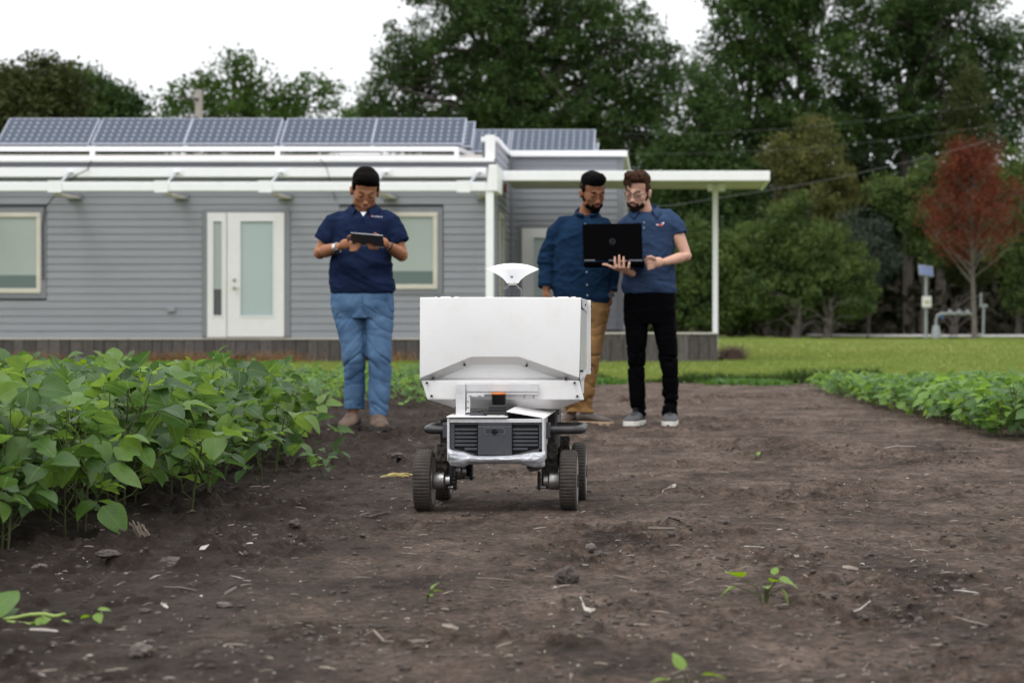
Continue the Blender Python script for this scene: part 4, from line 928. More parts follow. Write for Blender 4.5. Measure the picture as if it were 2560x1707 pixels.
# ------------------------------------------------------------------ the field robot
M_plastic = mat('white_plastic', (0.745, 0.745, 0.74), 0.38, var=0.02, vscale=4, spec=0.4, dirt=0.30, dscale=9, dcol=(0.62, 0.58, 0.50))
M_plastic2 = mat('white_plastic_dull', (0.72, 0.70, 0.70), 0.45, var=0.03, vscale=9, dirt=0.35, dscale=7, dcol=(0.55, 0.52, 0.50))
M_plexi = mat('frosted_plate', (0.50, 0.52, 0.50), 0.3, var=0.06, vscale=6)
M_glossw = mat('antenna_white', (0.78, 0.78, 0.785), 0.3)
M_alum = mat('brushed_aluminium', (0.64, 0.64, 0.65), 0.42, metal=0.4, var=0.08, vscale=14, stretch=(1, 1, 6), dirt=0.3, dscale=22, dcol=(0.3, 0.27, 0.24))
M_blackp = mat('dark_plastic', (0.042, 0.045, 0.054), 0.5, dirt=0.35, dscale=25, dcol=(0.09, 0.085, 0.08), bump=0.1, bscale=300)
M_black = mat('black_part', (0.012, 0.012, 0.013), 0.5)
M_blackg = mat('black_gloss', (0.006, 0.006, 0.007), 0.12)
M_orange = mat('orange_cap', (0.62, 0.15, 0.015), 0.4)
M_bolt = mat('bolt_black', (0.008, 0.010, 0.016), 0.35)
M_rubber = mat('dusty_rubber', (0.058, 0.046, 0.038), 0.85, c2=(0.022, 0.019, 0.017), vscale=16, bump=0.3, bscale=120)
M_mud = mat('mud', (0.032, 0.026, 0.022), 0.95, c2=(0.018, 0.015, 0.013), vscale=20, bump=0.9, bscale=70)
M_silver = mat('worn_silver', (0.42, 0.41, 0.40), 0.4, metal=0.85, dirt=1.0, dscale=16, dcol=(0.035, 0.03, 0.026))
def tape_mat():
    m = mat('silver_tape', (0.40, 0.41, 0.44), 0.36, metal=0.15, var=0.06, vscale=18, dirt=0.35, dscale=16, dcol=(0.14, 0.12, 0.11))
    n, l = nodes_of(m); tc = n.new('ShaderNodeTexCoord'); mp = n.new('ShaderNodeMapping'); mp.inputs['Scale'].default_value = (1, 1, 2.2); l.new(tc.outputs['Object'], mp.inputs[0])
    w = n.new('ShaderNodeTexNoise'); w.inputs['Scale'].default_value = 9; w.inputs['Detail'].default_value = 2; w.inputs['Distortion'].default_value = 1.0; l.new(mp.outputs[0], w.inputs[0])
    b = n.new('ShaderNodeBump'); b.inputs['Strength'].default_value = 0.45; b.inputs['Distance'].default_value = 0.012; l.new(w.outputs[0], b.inputs['Height']); l.new(b.outputs[0], n['Principled BSDF'].inputs['Normal']); return m
M_tape = tape_mat()
DB = 7.33                                        # distance of the robot's front face
robot = thing('field_robot', 'small four-wheeled field robot carrying a big white box, on the bare soil', 'robot', (XX(1250, 7.7), 7.7, 0))
def rb(name, m, a, b, bevel=0, par=None): return MB().box(a, b).build(name, m, par or robot, bevel=bevel)
U = P
def poly(pts, d): return [U(x, y, d) for x, y in pts]

# wheels
def wheel(px0, px1, d, side):
    x0, x1 = XX(px0, d), XX(px1, d); Rr, hw = 0.1175, (x1 - x0) / 2; xc = (x0 + x1) / 2; NA = 312
    prof = [(-1.0, 0.78), (-1.0, 0.90), (-0.86, 0.965), (-0.6, 0.99), (-0.3, 1.0), (0, 1.002), (0.3, 1.0), (0.6, 0.99), (0.86, 0.965), (1.0, 0.90), (1.0, 0.78)]
    vs = []; rs = random.Random(int(px0))
    for k in range(NA):
        for t, rr in prof:
            a = 2 * math.pi * k / NA
            zig = 0.30 * abs(((t * 1.5 + 3) % 1.0) - 0.5) * 2
            ph = (k / 6.0 + zig) % 1.0
            dep = 0.0042 if ph < 0.17 and abs(t) < 0.99 and rr > 0.9 else 0
            if abs(abs(t) - 1.0) < 0.01 and rr > .88 and (k // 6) % 2: dep += 0.002
            r_ = Rr * rr - dep
            vs.append((t * hw, r_ * math.sin(a), r_ * math.cos(a)))
    m = len(prof)
    fs = [(k*m + j, k*m + j + 1, ((k+1) % NA)*m + j + 1, ((k+1) % NA)*m + j) for k in range(NA) for j in range(m - 1)]
    c = Vector((xc, d, Rr - 0.004))
    w = MB().add([c + Vector(v) for v in vs], fs)
    wh = w.build('wheel', M_rubber, robot, smooth=True)
    rim = MB().lathe([(0.093, -hw * 0.98), (0.085, -hw * 0.9), (0.080, -hw * 0.5), (0.03, -hw * 0.4), (0.03, hw * 0.4), (0.080, hw * 0.5), (0.085, hw * 0.9), (0.093, hw * 0.98)], c, 'x', 32)
    sub(rim.build('rim', M_silver, smooth=True), wh)
    hub = MB().lathe([(0.026, -hw * 1.05), (0.028, -hw * 0.4), (0.028, hw * 0.4), (0.026, hw * 1.05)], c, 'x', 14)
    for q in range(5):
        a = q * 1.2566; hub.tube([c + Vector((-hw * 1.1, 0.018 * math.sin(a), 0.018 * math.cos(a))), c + Vector((hw * 1.1, 0.018 * math.sin(a), 0.018 * math.cos(a)))], 0.004, 6)
    sub(hub.build('hub', M_mud, smooth=True), wh)
    return c, hw
dF, dR = 7.50, 7.97
wFL = wheel(1039, 1084, dF, -1); wFR = wheel(1401, 1444, dF, 1)
wRL = wheel(1090, 1128, dR, -1); wRR = wheel(1431, 1466, dR, 1)

MUD = []
# axle arms, motors, mud
for (c, hw), sgn in ((wFL, 1), (wFR, -1), (wRL, 1), (wRR, -1)):
    e = c + Vector((sgn * (hw + 0.035), 0, 0))
    MB().lathe([(0.03, 0), (0.034, sgn * 0.006), (0.034, sgn * 0.038), (0.022, sgn * 0.045), (0.022, sgn * 0.06)], c + Vector((sgn * (hw + 0.002), 0, 0.0)), 'x', 20).build('motor_hub', M_silver, robot, smooth=True)
    MB().bar(c + Vector((sgn * (hw + 0.03), 0, -0.01)), c + Vector((sgn * (hw + 0.038), 0.02, 0.135)), 0.045, 0.028, up=(0, 1, 0)).build('suspension_arm', M_mud, robot, bevel=0.006)
    gear = MB(); gc = c + Vector((sgn * (hw + 0.075), 0.0, 0.0)); NT = 14
    prof = []
    for k in range(NT * 4):
        a = 2 * math.pi * k / (NT * 4); rr = 0.036 if k % 4 in (0, 1) else 0.029; prof.append(gc + Vector((0, rr * math.sin(a), rr * math.cos(a))))
    gear.prism(prof, (sgn * 0.010, 0, 0)); gear.build('sprocket', M_mud, robot)
    MB().tube([gc + Vector((-sgn * .02, 0, -.025)), gc + Vector((sgn * 0.018, 0, -.025))], 0.006, 8).build('axle_bolt', M_silver, robot, smooth=True)
    mm = MB(); rs = random.Random(int(c.x * 1000) + 7)
    for k in range(22):
        p_ = c + Vector((sgn * (hw + rs.uniform(0.012, 0.060)), rs.uniform(-.02, .03), rs.uniform(0.03, 0.135))); s_ = rs.uniform(0.004, 0.009)
        mm.ell(p_, (s_, s_, s_ * 1.4), None, 7, 5)
    mm.box(c + Vector((sgn * (hw + .012), -.012, .02)), c + Vector((sgn * (hw + .052), .02, .14)))
    MUD.append((mm, c))
    MB().box(c + Vector((sgn * (hw + .036), .004, -.032)), c + Vector((sgn * (hw + .072), .055, .10))).build('gearbox', M_black, robot, bevel=0.004)
    MB().tube([c + Vector((sgn * (hw + 0.03), 0.02, 0.10)), c + Vector((sgn * (hw + 0.07), 0.03, 0.06)), c + Vector((sgn * (hw + 0.05), 0.03, 0.01))], 0.004, 6).build('cable', M_black, robot, smooth=True)

# chassis body
xL, xR = XX(1118, DB), XX(1361, DB)
zT, zB = ZZ(1045, DB), ZZ(1165, DB)
rb('chassis', M_blackp, (xL + 0.012, DB + 0.035, zB + 0.01), (xR - 0.012, 8.06, zT - 0.012))
rb('side_plate', M_alum, (xL, DB - 0.004, zB + 0.02), (xL + 0.0085, 8.05, zT), 0.001)
rb('side_plate', M_alum, (xR - 0.0085, DB - 0.004, zB + 0.02), (xR, 8.05, zT), 0.001)
rb('top_rail', M_alum, (xL + 0.009, DB - 0.002, ZZ(1056, DB)), (xR - 0.009, DB + 0.03, ZZ(1047, DB)), 0.001)
# front fascia with two slatted grilles and the camera block
zf0, zf1 = ZZ(1137, DB), ZZ(1056.5, DB)
def fx(px): return XX(px, DB)
fas = MB()
fas.box((fx(1124), DB + 0.004, zf0), (fx(1136), DB + 0.03, zf1)).box((fx(1347), DB + 0.004, zf0), (fx(1357), DB + 0.03, zf1))
fas.box((fx(1136), DB + 0.004, ZZ(1062, DB)), (fx(1194), DB + 0.03, zf1)).box((fx(1281), DB + 0.004, ZZ(1062, DB)), (fx(1347), DB + 0.03, zf1))
fas.prism([U(1124, 1120, DB + .004), U(1136, 1122, DB + .004), U(1162, 1128, DB + .004), U(1194, 1137.5, DB + .004), U(1124, 1137.5, DB + .004)], (0, 0.025, 0))
fas.prism([U(1357, 1120, DB + .004), U(1347, 1122, DB + .004), U(1318, 1128, DB + .004), U(1281, 1137.5, DB + .004), U(1357, 1137.5, DB + .004)], (0, 0.025, 0))
fas.build('fascia', M_blackp, robot, bevel=0.0015)
rb('grille_back', M_black, (fx(1130), DB + 0.031, zf0), (fx(1352), DB + 0.034, zf1))
for x0, x1 in ((1137, 1193), (1281, 1345)):
    for k in range(6):
        yc = 1073.5 + k * 9.7; a, b = (x0, x1)
        if k == 5: a, b = (x0 + (24 if x0 < 1200 else 0), x1 - (0 if x0 < 1200 else 26))
        MB().prism([U(a, yc - 3.2, DB + .006), U(b, yc - 2.6, DB + .002), U(b, yc + 2.6, DB + .002), U(a, yc + 3.2, DB + .006)], (0, 0.018, 0)).build('slat', M_blackp, robot, bevel=0.001)
    for k in (1, 4):
        xs_ = (x1 - 4) if x0 < 1200 else x0 + 4
        MB().lathe([(0.0026, 0), (0.0026, -0.003)], U(xs_, 1073.5 + k * 9.7, DB + 0.002), 'y', 8).build('screw', M_bolt, robot)
cb = MB().box((fx(1195), DB - 0.008, ZZ(1137.5, DB)), (fx(1280), DB + 0.03, ZZ(1064, DB))).build('camera_block', M_blackp, robot, bevel=0.003)
rb('camera_block_top', M_blackp, (fx(1195), DB - 0.002, ZZ(1063.5, DB)), (fx(1280), DB + 0.03, ZZ(1057, DB)), 0.002)
rec = []
for k in range(24):
    a = 2 * math.pi * k / 24; cx = 1236.5 + (20 if math.cos(a) > 0 else -20) + 7 * math.cos(a); rec.append(U(cx, 1078 - 8.5 * math.sin(a), DB - 0.0095))
ring = MB(); outer = rec; inner = [Vector((fx(1236.5) + (p.x - fx(1236.5)) * 0.90, p.y, ZZ(1078, DB) + (p.z - ZZ(1078, DB)) * 0.78)) for p in rec]
ring.add([*outer, *inner, *[p + Vector((0, .006, 0)) for p in outer], *[p + Vector((0, .006, 0)) for p in inner]],
         [(k, (k+1) % 24, 24 + (k+1) % 24, 24 + k) for k in range(24)] + [(24 + k, 24 + (k+1) % 24, 72 + (k+1) % 24, 72 + k) for k in range(24)] + [(k, 48 + k, 48 + (k+1) % 24, (k+1) % 24) for k in range(24)])
sub(ring.build('camera_bezel', mat('bezel_plastic', (0.085, 0.088, 0.10), 0.45)), cb)
sub(MB().prism([p + Vector((0, .0012, 0)) for p in inner], (0, .0008, 0)).build('camera_recess_shade', mat('recess_shade', (0.024, 0.026, 0.032), 0.5)), cb)  # flat plate, no real hollow: the recess's shade is in its darker colour
MBl = MB().lathe([(0.0105, 0.001), (0.0105, -0.004), (0.0085, -0.0045), (0.0075, -0.002)], U(1236.5, 1078, DB - 0.009), 'y', 24); sub(MBl.build('lens', M_blackg, smooth=True), cb)
sub(MB().lathe([(0.0035, 0), (0.003, -0.0018)], U(1236.5, 1078, DB - 0.0115), 'y', 14).build('lens_glass', mat('lens_glass', (0.02, 0.02, 0.03), 0.05, spec=1.0), smooth=True), cb)

# crumpled silver tape bumper
top = [(1119, 1120), (1135, 1127), (1160, 1131), (1178, 1138), (1192, 1140), (1235, 1140), (1280, 1138), (1302, 1136), (1330, 1131), (1353, 1130), (1362, 1128)]
bot = [(1119, 1150), (1126, 1164), (1140, 1166), (1160, 1168), (1172, 1161), (1235, 1159), (1300, 1160), (1318, 1165), (1340, 1169), (1356, 1168), (1363, 1164)]
def ev(cv, x):
    for (a, b), (c, e) in zip(cv, cv[1:]):
        if x <= c: return b + (e - b) * (x - a) / (c - a)
    return cv[-1][1]
NX, NZ = 90, 14; vs = []
for i in range(NX + 1):
    x = 1119 + 243.5 * i / NX; yt, yb = ev(top, x), ev(bot, x)
    for j in range(NZ + 1):
        t = j / NZ; yy = yt + (yb - yt) * t
        n0 = mnoise.noise(Vector((x * 0.03, yy * 0.05, 1.3))); n1 = abs(mnoise.noise(Vector((x * 0.035 + yy * 0.05, yy * 0.10 - x * .02, 5.3))))
        bul = 0.024 * math.sin(math.pi * min(1, t * 0.9 + 0.1)); edge_ = min(1, (x - 1119) / 10, (1362.5 - x) / 10)
        vs.append(U(x, yy, DB - 0.006 - bul * (0.4 + 0.6 * edge_) - 0.006 * n0 + 0.009 * n1))
fs = [(i*(NZ+1) + j, (i+1)*(NZ+1) + j, (i+1)*(NZ+1) + j + 1, i*(NZ+1) + j + 1) for i in range(NX) for j in range(NZ)]
b0 = len(vs); vs += [Vector((v.x, DB + 0.04, v.z)) for v in vs[::NZ + 1]]; b1 = len(vs); vs += [Vector((v.x, DB + 0.06, v.z + 0.004)) for v in vs[NZ:b0:NZ + 1]]
fs += [(i*(NZ+1), b0 + i, b0 + i + 1, (i+1)*(NZ+1)) for i in range(NX)] + [(i*(NZ+1) + NZ, (i+1)*(NZ+1) + NZ, b1 + i + 1, b1 + i) for i in range(NX)]
MB().add(vs, fs).build('taped_bumper', M_tape, robot, smooth='all')
MB().prism(poly([(1315, 1168), (1355, 1169), (1345, 1177), (1325, 1179)], DB + 0.03), (0, 0.06, 0)).build('skid', M_black, robot)
# side hoops
def hoop(px_in, px_out, d0, d1, name='side_hoop'):
    x0, x1 = XX(px_in, d0), XX(px_out, d0); z = ZZ(1074, d0); sg = 1 if x1 > x0 else -1; pts = [(x0, d0, z)]
    rr = 0.035; xc = x1 - sg * (rr + 0.015)
    for k in range(7):
        a = k / 6 * math.pi / 2; pts.append((xc + sg * rr * math.sin(a), d0 + rr - rr * math.cos(a), z))
    for k in range(7):
        a = k / 6 * math.pi / 2; pts.append((xc + sg * rr * math.cos(a), d1 - rr + rr * math.sin(a), z))
    pts.append((x0, d1, z)); MB().tube(pts, 0.0165, 16).build(name, M_hoop, robot, smooth=True)
    for dd in (d0, d1): MB().box((x0 - sg * 0.03, dd - 0.025, z - 0.032), (x0 + sg * 0.006, dd + 0.025, z + 0.028)).build('hoop_mount', M_blackp, robot, bevel=0.006)
M_hoop = mat('black_hoop', (0.020, 0.021, 0.023), 0.42, dirt=0.6, dscale=9, dcol=(0.085, 0.07, 0.06))
hoop(1112, 1058, 7.50, 7.72); hoop(1372, 1464, 7.47, 7.72)
rb('side_box', M_mud, (XX(1364, 7.5), 7.56, ZZ(1135, 7.5)), (XX(1386, 7.5), 8.0, ZZ(1035, 7.5)), 0.005)
rb('side_box', M_mud, (XX(1096, 7.6), 7.66, ZZ(1140, 7.5)), (XX(1116, 7.6), 8.0, ZZ(1052, 7.5)), 0.005)
# upright bracket right behind the tilted plate
rb('rear_bracket', M_plexi, (XX(1374, 7.75), 7.72, ZZ(1060, 7.75)), (XX(1401, 7.75), 7.73, ZZ(1012, 7.75)))
for px, py in ((1396, 1033), (1395, 1026)): MB().lathe([(0.004, 0), (0.004, -0.004)], U(px, py, 7.718), 'y', 8).build('bolt', M_bolt, robot)

# deck on top of the chassis
rb('top_plate', M_plastic2, (XX(1117, DB), DB - 0.012, ZZ(1043.5, DB)), (XX(1269, DB), 7.9, ZZ(1040, DB)), 0.001)
rb('electronics_box', M_blackp, (XX(1174, 7.36), 7.365, ZZ(1041, 7.36)), (XX(1209, 7.36), 7.46, ZZ(1030, 7.46)), 0.002)
rb('electronics_box', M_blackp, (XX(1188, 7.36), 7.38, ZZ(1030, 7.36)), (XX(1197, 7.36), 7.41, ZZ(1026, 7.36)), 0.001)
rb('lidar_base', M_black, (XX(1210, 7.34), 7.345, ZZ(1041, 7.34)), (XX(1270, 7.34), 7.50, ZZ(1029, 7.34)), 0.002)
rb('lidar_base', M_silver, (XX(1218, 7.34), 7.338, ZZ(1040, 7.34)), (XX(1262, 7.34), 7.344, ZZ(1036.5, 7.34)))
cl = U(1247, 1028, 7.378); s0 = 7.378 / F
ld = MB().box((cl.x - 23.5 * s0, 7.347, ZZ(1028.8, 7.36)), (cl.x + 23.5 * s0, 7.41, ZZ(1012, 7.36))).build('lidar', M_black, robot, bevel=0.004)
zl = ZZ(1013, 7.378); zu = ZZ(985.5, 7.378)
sub(MB().lathe([(17.5 * s0, zl - 0.002), (17.8 * s0, zl + 0.003), (18.3 * s0, zu)], (cl.x, 7.378, 0), 'z', 36).build('lidar_window', M_blackg, smooth=True), ld)
sub(MB().lathe([(18.4 * s0, zu + 0.0002), (18.4 * s0, zu + 0.0052), (17.4 * s0, zu + 0.0065)], (cl.x, 7.378, 0), 'z', 36).build('lidar_cap', M_orange, smooth=True), ld)
# tilted loose plate
tp = [U(1266, 1027, 7.33), U(1304, 1008, 7.56), U(1389, 1025, 7.60), U(1363, 1043.5, 7.33)]
MB().prism(tp, (0, 0, -0.004)).build('tilted_plate', M_plastic2, robot, bevel=0.0008)
MB().box((XX(1272, 7.5), 7.5, ZZ(1045, 7.5)), (XX(1350, 7.5), 7.7, ZZ(1036, 7.5))).build('wiring_bay', M_black, robot)
for a, b, c, col in ((1290, 1285, 1276, M_black), (1310, 1300, 1292, M_redbrown), (1272, 1282, 1290, M_black)):
    MB().tube([U(a, 1040, 7.46), U(b, 1034, 7.47), U(c, 1027, 7.52), U(c - 6, 1032, 7.6)], 0.003, 6).build('cable', col, robot, smooth=True)
MB().tube([U(1268, 1022, 7.5), U(1275, 1014, 7.5), U(1288, 1011, 7.52), U(1296, 1016, 7.56)], 0.0028, 6).build('cable', M_black, robot, smooth=True)

# aluminium T-slot frame in front of the box
DA = 7.405
rb('frame_upright', M_alum, (XX(1139.5, DA), DA, ZZ(1040, DA)), (XX(1163, DA), DA + 0.030, ZZ(960, DA)), 0.001)
rb('frame_crossbar', M_alum, (XX(1164, DA), DA + 0.014, ZZ(979, DA)), (XX(1345, DA), DA + 0.034, ZZ(959, DA)), 0.001)
rb('frame_crossbar', M_alum, (XX(1164, DA), DA + 0.018, ZZ(986.5, DA)), (XX(1345, DA), DA + 0.036, ZZ(980, DA)), 0.001)
lb = MB().prism(poly([(1167, 985), (1211, 985), (1211, 992), (1176, 992), (1175, 1031), (1163.5, 1031), (1167, 1024)], DA - 0.001), (0, 0.007, 0)).build('corner_bracket', M_alum, robot, bevel=0.0008)
for px, py in ((1176, 988.5), (1199, 988.5), (1169, 1002), (1169, 1018)):
    sub(MB().lathe([(0.0042, 0), (0.0042, -0.003), (0.002, -0.004)], U(px, py, DA - 0.001), 'y', 10).build('bolt', M_silver, smooth=True), lb)
for px in (1311, 1334):
    MB().lathe([(0.0045, 0), (0.0045, -0.004), (0.0025, -0.004), (0.0025, -0.010)], U(px, 987, DA + 0.02), 'z', 8).lathe([(0.0035, -0.0105), (0.003, -0.014)], U(px, 987, DA + 0.02), 'z', 8).build('bolt', M_silver, robot)
for px, py in ((1136.5, 1000), (1138.5, 1017)):
    MB().lathe([(0.002, 0), (0.002, -0.003)], U(px, py, DA), 'y', 8).build('bolt', M_bolt, robot)

# the big white box
D0, D1 = 7.44, 8.12                               # front face and back
def q3(pts): return [U(x, y, d) for x, y, d in pts]
sh = MB()
A0, A1, A2, A3, A4, A5 = (1050, 743.5), (1172, 742.6), (1300, 742.6), (1453, 744), (1448.5, 946), (1049, 947)
# upper front: two side facets, a slightly sunken middle facet, and a rolled lower edge
def facet(pts, name, m=M_plastic, back=None, bev=0.004):
    return MB().prism(q3(pts), (0, 0.014, 0)).build(name, m, robot, bevel=bev)
up = MB()
vL = [(1050, 743.5, D0), (1174, 742.8, D0), (1177, 893, D0 + 0.0), (1050, 945, D0)]
front = [U(1050, 743.5, D0), U(1176, 743, D0 + .006), U(1296, 743, D0 + .006), U(1453, 744, D0), U(1448.5, 943, D0), U(1304, 893, D0 + .006), U(1296, 891, D0 + .010), U(1180, 891, D0 + .010), U(1170, 894, D0 + .006), U(1049.5, 944, D0)]
lower = [U(1448, 947.5, D0 + .012), U(1306, 903, D0 + .035), U(1297, 900, D0 + .035), U(1179, 900, D0 + .035), U(1168, 903, D0 + .035), U(1050, 948.5, D0 + .012)]
lipb = [U(1437, 956, D0 + .052), U(1304, 915, D0 + .060), U(1297, 910, D0 + .060), U(1179, 910, D0 + .060), U(1170, 915, D0 + .060), U(1066, 957, D0 + .052)]
NR = 5
vs = list(front) + lower + lipb
f_ = [(0, 1, 8, 9), (1, 2, 6, 7), (1, 7, 8), (2, 3, 4, 5), (2, 5, 6)]
# rolled edge strips: front bottom edge indices 4,5,6,7,8,9 -> lower 10..15 -> lip 16..21
fr_ = [4, 5, 6, 7, 8, 9]
for k in range(5): f_ += [(fr_[k], fr_[k+1], 11 + k, 10 + k), (10 + k, 11 + k, 17 + k, 16 + k)]
me_ = MB().add(vs, f_); o = me_.build('box_front', M_plastic, robot, smooth='all')
for e in (0,): pass
so = o.modifiers.new('thick', 'SOLIDIFY'); so.thickness = 0.006; so.offset = -1 if False else 0
bv = o.modifiers.new('bevel', 'BEVEL'); bv.width = 0.012; bv.segments = 4; bv.limit_method = 'ANGLE'; bv.angle_limit = R(25)
# scoop line at the top of the front
MB().prism(q3([(1176, 743.4, D0 + .004), (1296, 743.4, D0 + .004), (1290, 752, D0 + .006), (1280, 756, D0 + .006), (1190, 756, D0 + .006), (1182, 752, D0 + .006)]), (0, 0.004, 0)).build('front_lip', M_plastic, robot, bevel=0.0015)
# sloping recess under the front, ledge strip, lower front and bottom taper
MB().prism([U(1046 + 6, 947, D0 + .055), U(1170, 896, D0 + .055), U(1304, 896, D0 + .055), U(1446, 947, D0 + .055)], (0, 0.006, 0)).build('recess_panel', M_plastic, robot)
MB().add([U(1066, 945.5, D0 + .050), U(1440, 945.5, D0 + .050), U(1449, 952, D0 + .012), U(1054, 952, D0 + .012)], [(0, 1, 2, 3)]).build('ledge', mat('shaded_ledge', (0.42, 0.41, 0.41), 0.5), robot)  # shadow strip under the white front, put into the ledge's grey colour
lowf = [U(1053.5, 951, D0 + .010), U(1448.5, 951, D0 + .010), U(1447, 953, D0 + .008), U(1443, 998, D0 + .012), U(1068.5, 998, D0 + .012), U(1056, 953, D0 + .008)]
MB().prism([U(1053.5, 951, D0 + .010), U(1448.5, 951, D0 + .010), U(1460, 998.5, D0 + .014), U(1068.5, 997.5, D0 + .014)], (0, 0.006, 0)).build('lower_panel', M_plastic, robot, bevel=0.001)
MB().prism([U(1068.5, 998.2, D0 + .014), U(1459.5, 999, D0 + .014), U(1397, 1022, D0 + .07), U(1138, 1020, D0 + .07)], (0, 0.02, 0.004)).build('bottom_panel', M_plastic, robot, bevel=0.001)
MB().prism([U(1180, 953, D0 + .0065), U(1298, 953, D0 + .0065), U(1298, 958, D0 + .0065), U(1180, 958, D0 + .0065)], (0, 0.002, 0)).build('seam_strip', M_plastic2, robot)
# body behind the front
xl, xr = XX(1051, D0), XX(1452, D0); zt, zm, zb_ = ZZ(744.5, D0), ZZ(949, D0), ZZ(998, D0)
MB().box((xl + .004, D0 + .062, zm), (xr - .008, D1, zt - .006)).build('box_body', M_plastic, robot)
MB().prism([(xl + .006, D0 + .062, zm - .001), (xr - .010, D0 + .062, zm - .001), (xr - .012, D0 + .062, zb_ + .002), (XX(1070, D0), D0 + .062, zb_ + .002)], (0, D1 - D0 - .10, 0)).build('box_body_lower', M_plastic, robot)
MB().box((xl, D0 + .008, zt - 0.006), (xr, D1, zt)).build('box_lid', M_glossw, robot, bevel=0.003)
# right side: frosted window, flange, top corner plate
MB().add([(xr - .003, D0 + .008, zt - .006), (xr - .003, D1 - .01, zt - .006), (xr - .003, D1 - .01, zm), (xr - .003, D0 + .008, zm)], [(0, 1, 2, 3)]).build('side_panel', M_plastic, robot)
xs2 = xr + .001
MB().box((xs2 - .003, D0 + .06, ZZ(930, 7.5)), (xs2 + .001, D1 - .10, zt - 0.045)).build('side_window', M_plexi, robot)
MB().prism([(xs2, D0 + .05, zt - .003), (xs2, D1 - .03, zt - .003), (xs2, D1 - .03, zt - .055), (xs2, D0 + .08, zt - .036)], (.003, 0, 0)).build('corner_plate', mat('grey_plate', (0.55, 0.55, 0.57), 0.4), robot)
MB().box((xs2 - .012, D1 - .02, zm + .002), (xs2 + .014, D1, zt - .002)).build('rear_flange', M_plastic, robot, bevel=0.002)
MB().add([(xr - .003, D0 + .012, zm), (xr - .003, D1 - .02, zm), (xr - .04, D1 - .04, ZZ(1003, 7.8)), (XX(1459, D0), D0 + .016, zb_)], [(0, 1, 2, 3)]).build('side_lower', M_plastic2, robot)
MB().add([(xl + .002, D0 + .012, zm), (xl + .002, D1 - .02, zm), (XX(1070, D0), D1 - .04, zb_), (XX(1069, D0), D0 + .016, zb_)], [(0, 1, 2, 3)]).build('side_lower', M_plastic2, robot)
# bolts
BO = [(1082.5, 945.5), (1161, 912), (1067, 957), (1078.5, 989.5), (1316, 914), (1414, 946.5), (1436.5, 957), (1443, 990), (1362.5, 1012)]
for px, py in BO:
    dd = D0 + (.100 if py > 1005 else .006 if py > 950 else .030 if py < 930 else .014) - 0.006
    MB().lathe([(0.0044, 0.02), (0.0044, -0.004), (0.0036, -0.006)], U(px, py, dd), 'y', 12).build('bolt', M_bolt, robot, smooth=True)
for y_, z_ in ((D0 + .015, 771), (D0 + .012, 927), (D1 - .012, 766), (D1 - .012, 922), (D0 + .32, 762)):
    MB().lathe([(0.0042, -0.004), (0.0042, 0.006), (0.0034, 0.008)], (xs2 + (.012 if y_ > 8 else 0), y_, ZZ(z_, y_)), 'x', 12).build('bolt', M_bolt, robot, smooth=True)
for z_ in (770, 927): MB().lathe([(0.0042, 0.004), (0.0042, -0.006)], (xl, D0 + .02, ZZ(z_, D0)), 'x', 12).build('bolt', M_bolt, robot, smooth=True)
for x0 in (1088, 1382):
    MB().box((XX(x0, 7.5), 7.50, zt), (XX(x0 + 57, 7.5), 7.54, zt + .0045)).build('hinge', M_glossw, robot, bevel=0.001)
    for k in (9, 43): MB().box((XX(x0 + k - 4, 7.5), 7.496, zt + .001), (XX(x0 + k + 4, 7.5), 7.53, zt + .0065)).build('bolt', M_bolt, robot)

# antenna
dA = 7.72; s = dA / F; cA = Vector((XX(1281.5, dA), dA, 0)); z = lambda y: ZZ(y, dA)
an = MB().lathe([(15 * s, z(708)), (15.5 * s, z(706)), (22 * s, z(698)), (32 * s, z(690)), (46 * s, z(682.5)), (60 * s, z(676.5)), (65.5 * s, z(673.7)), (64.5 * s, z(672)), (55 * s, z(667.6)), (40 * s, z(662.8)), (22 * s, z(659.6)), (4 * s, z(658.4))], cA, 'z', 64).build('antenna', M_glossw, robot, smooth=True)
sub(MB().lathe([(3.6 * s, 0), (3.6 * s, -0.004)], (cA.x, dA - 29 * s, z(692.6)), 'y', 16).build('antenna_mark', mat('grey_dot', (0.18, 0.19, 0.21), 0.4)), an)
sub(MB().lathe([(10.5 * s, z(713)), (10.5 * s, z(708.2))], cA, 'z', 24).build('antenna_collar', M_cream, smooth=True), an)
M_smoke = mat('dark_mount', (0.035, 0.038, 0.043), 0.3)
sub(MB().lathe([(21 * s, zt), (21 * s, z(724)), (10 * s, z(713.2))], cA, 'z', 32).build('antenna_mount', M_smoke), an)
for sg in (-1, 1):
    sub(MB().tube([cA + Vector((sg * 22.5 * s, -0.01, zt)), cA + Vector((sg * 22.5 * s, -0.01, z(724.5))), cA + Vector((sg * 11 * s, -0.01, z(713)))], 0.0016, 6).build('mount_wire', M_silver), an)
sub(MB().box((cA.x - 1.8 * s, dA - 22.5 * s, zt), (cA.x - 0.6 * s, dA - 21.2 * s, z(730))).build('mount_slot', M_black), an)
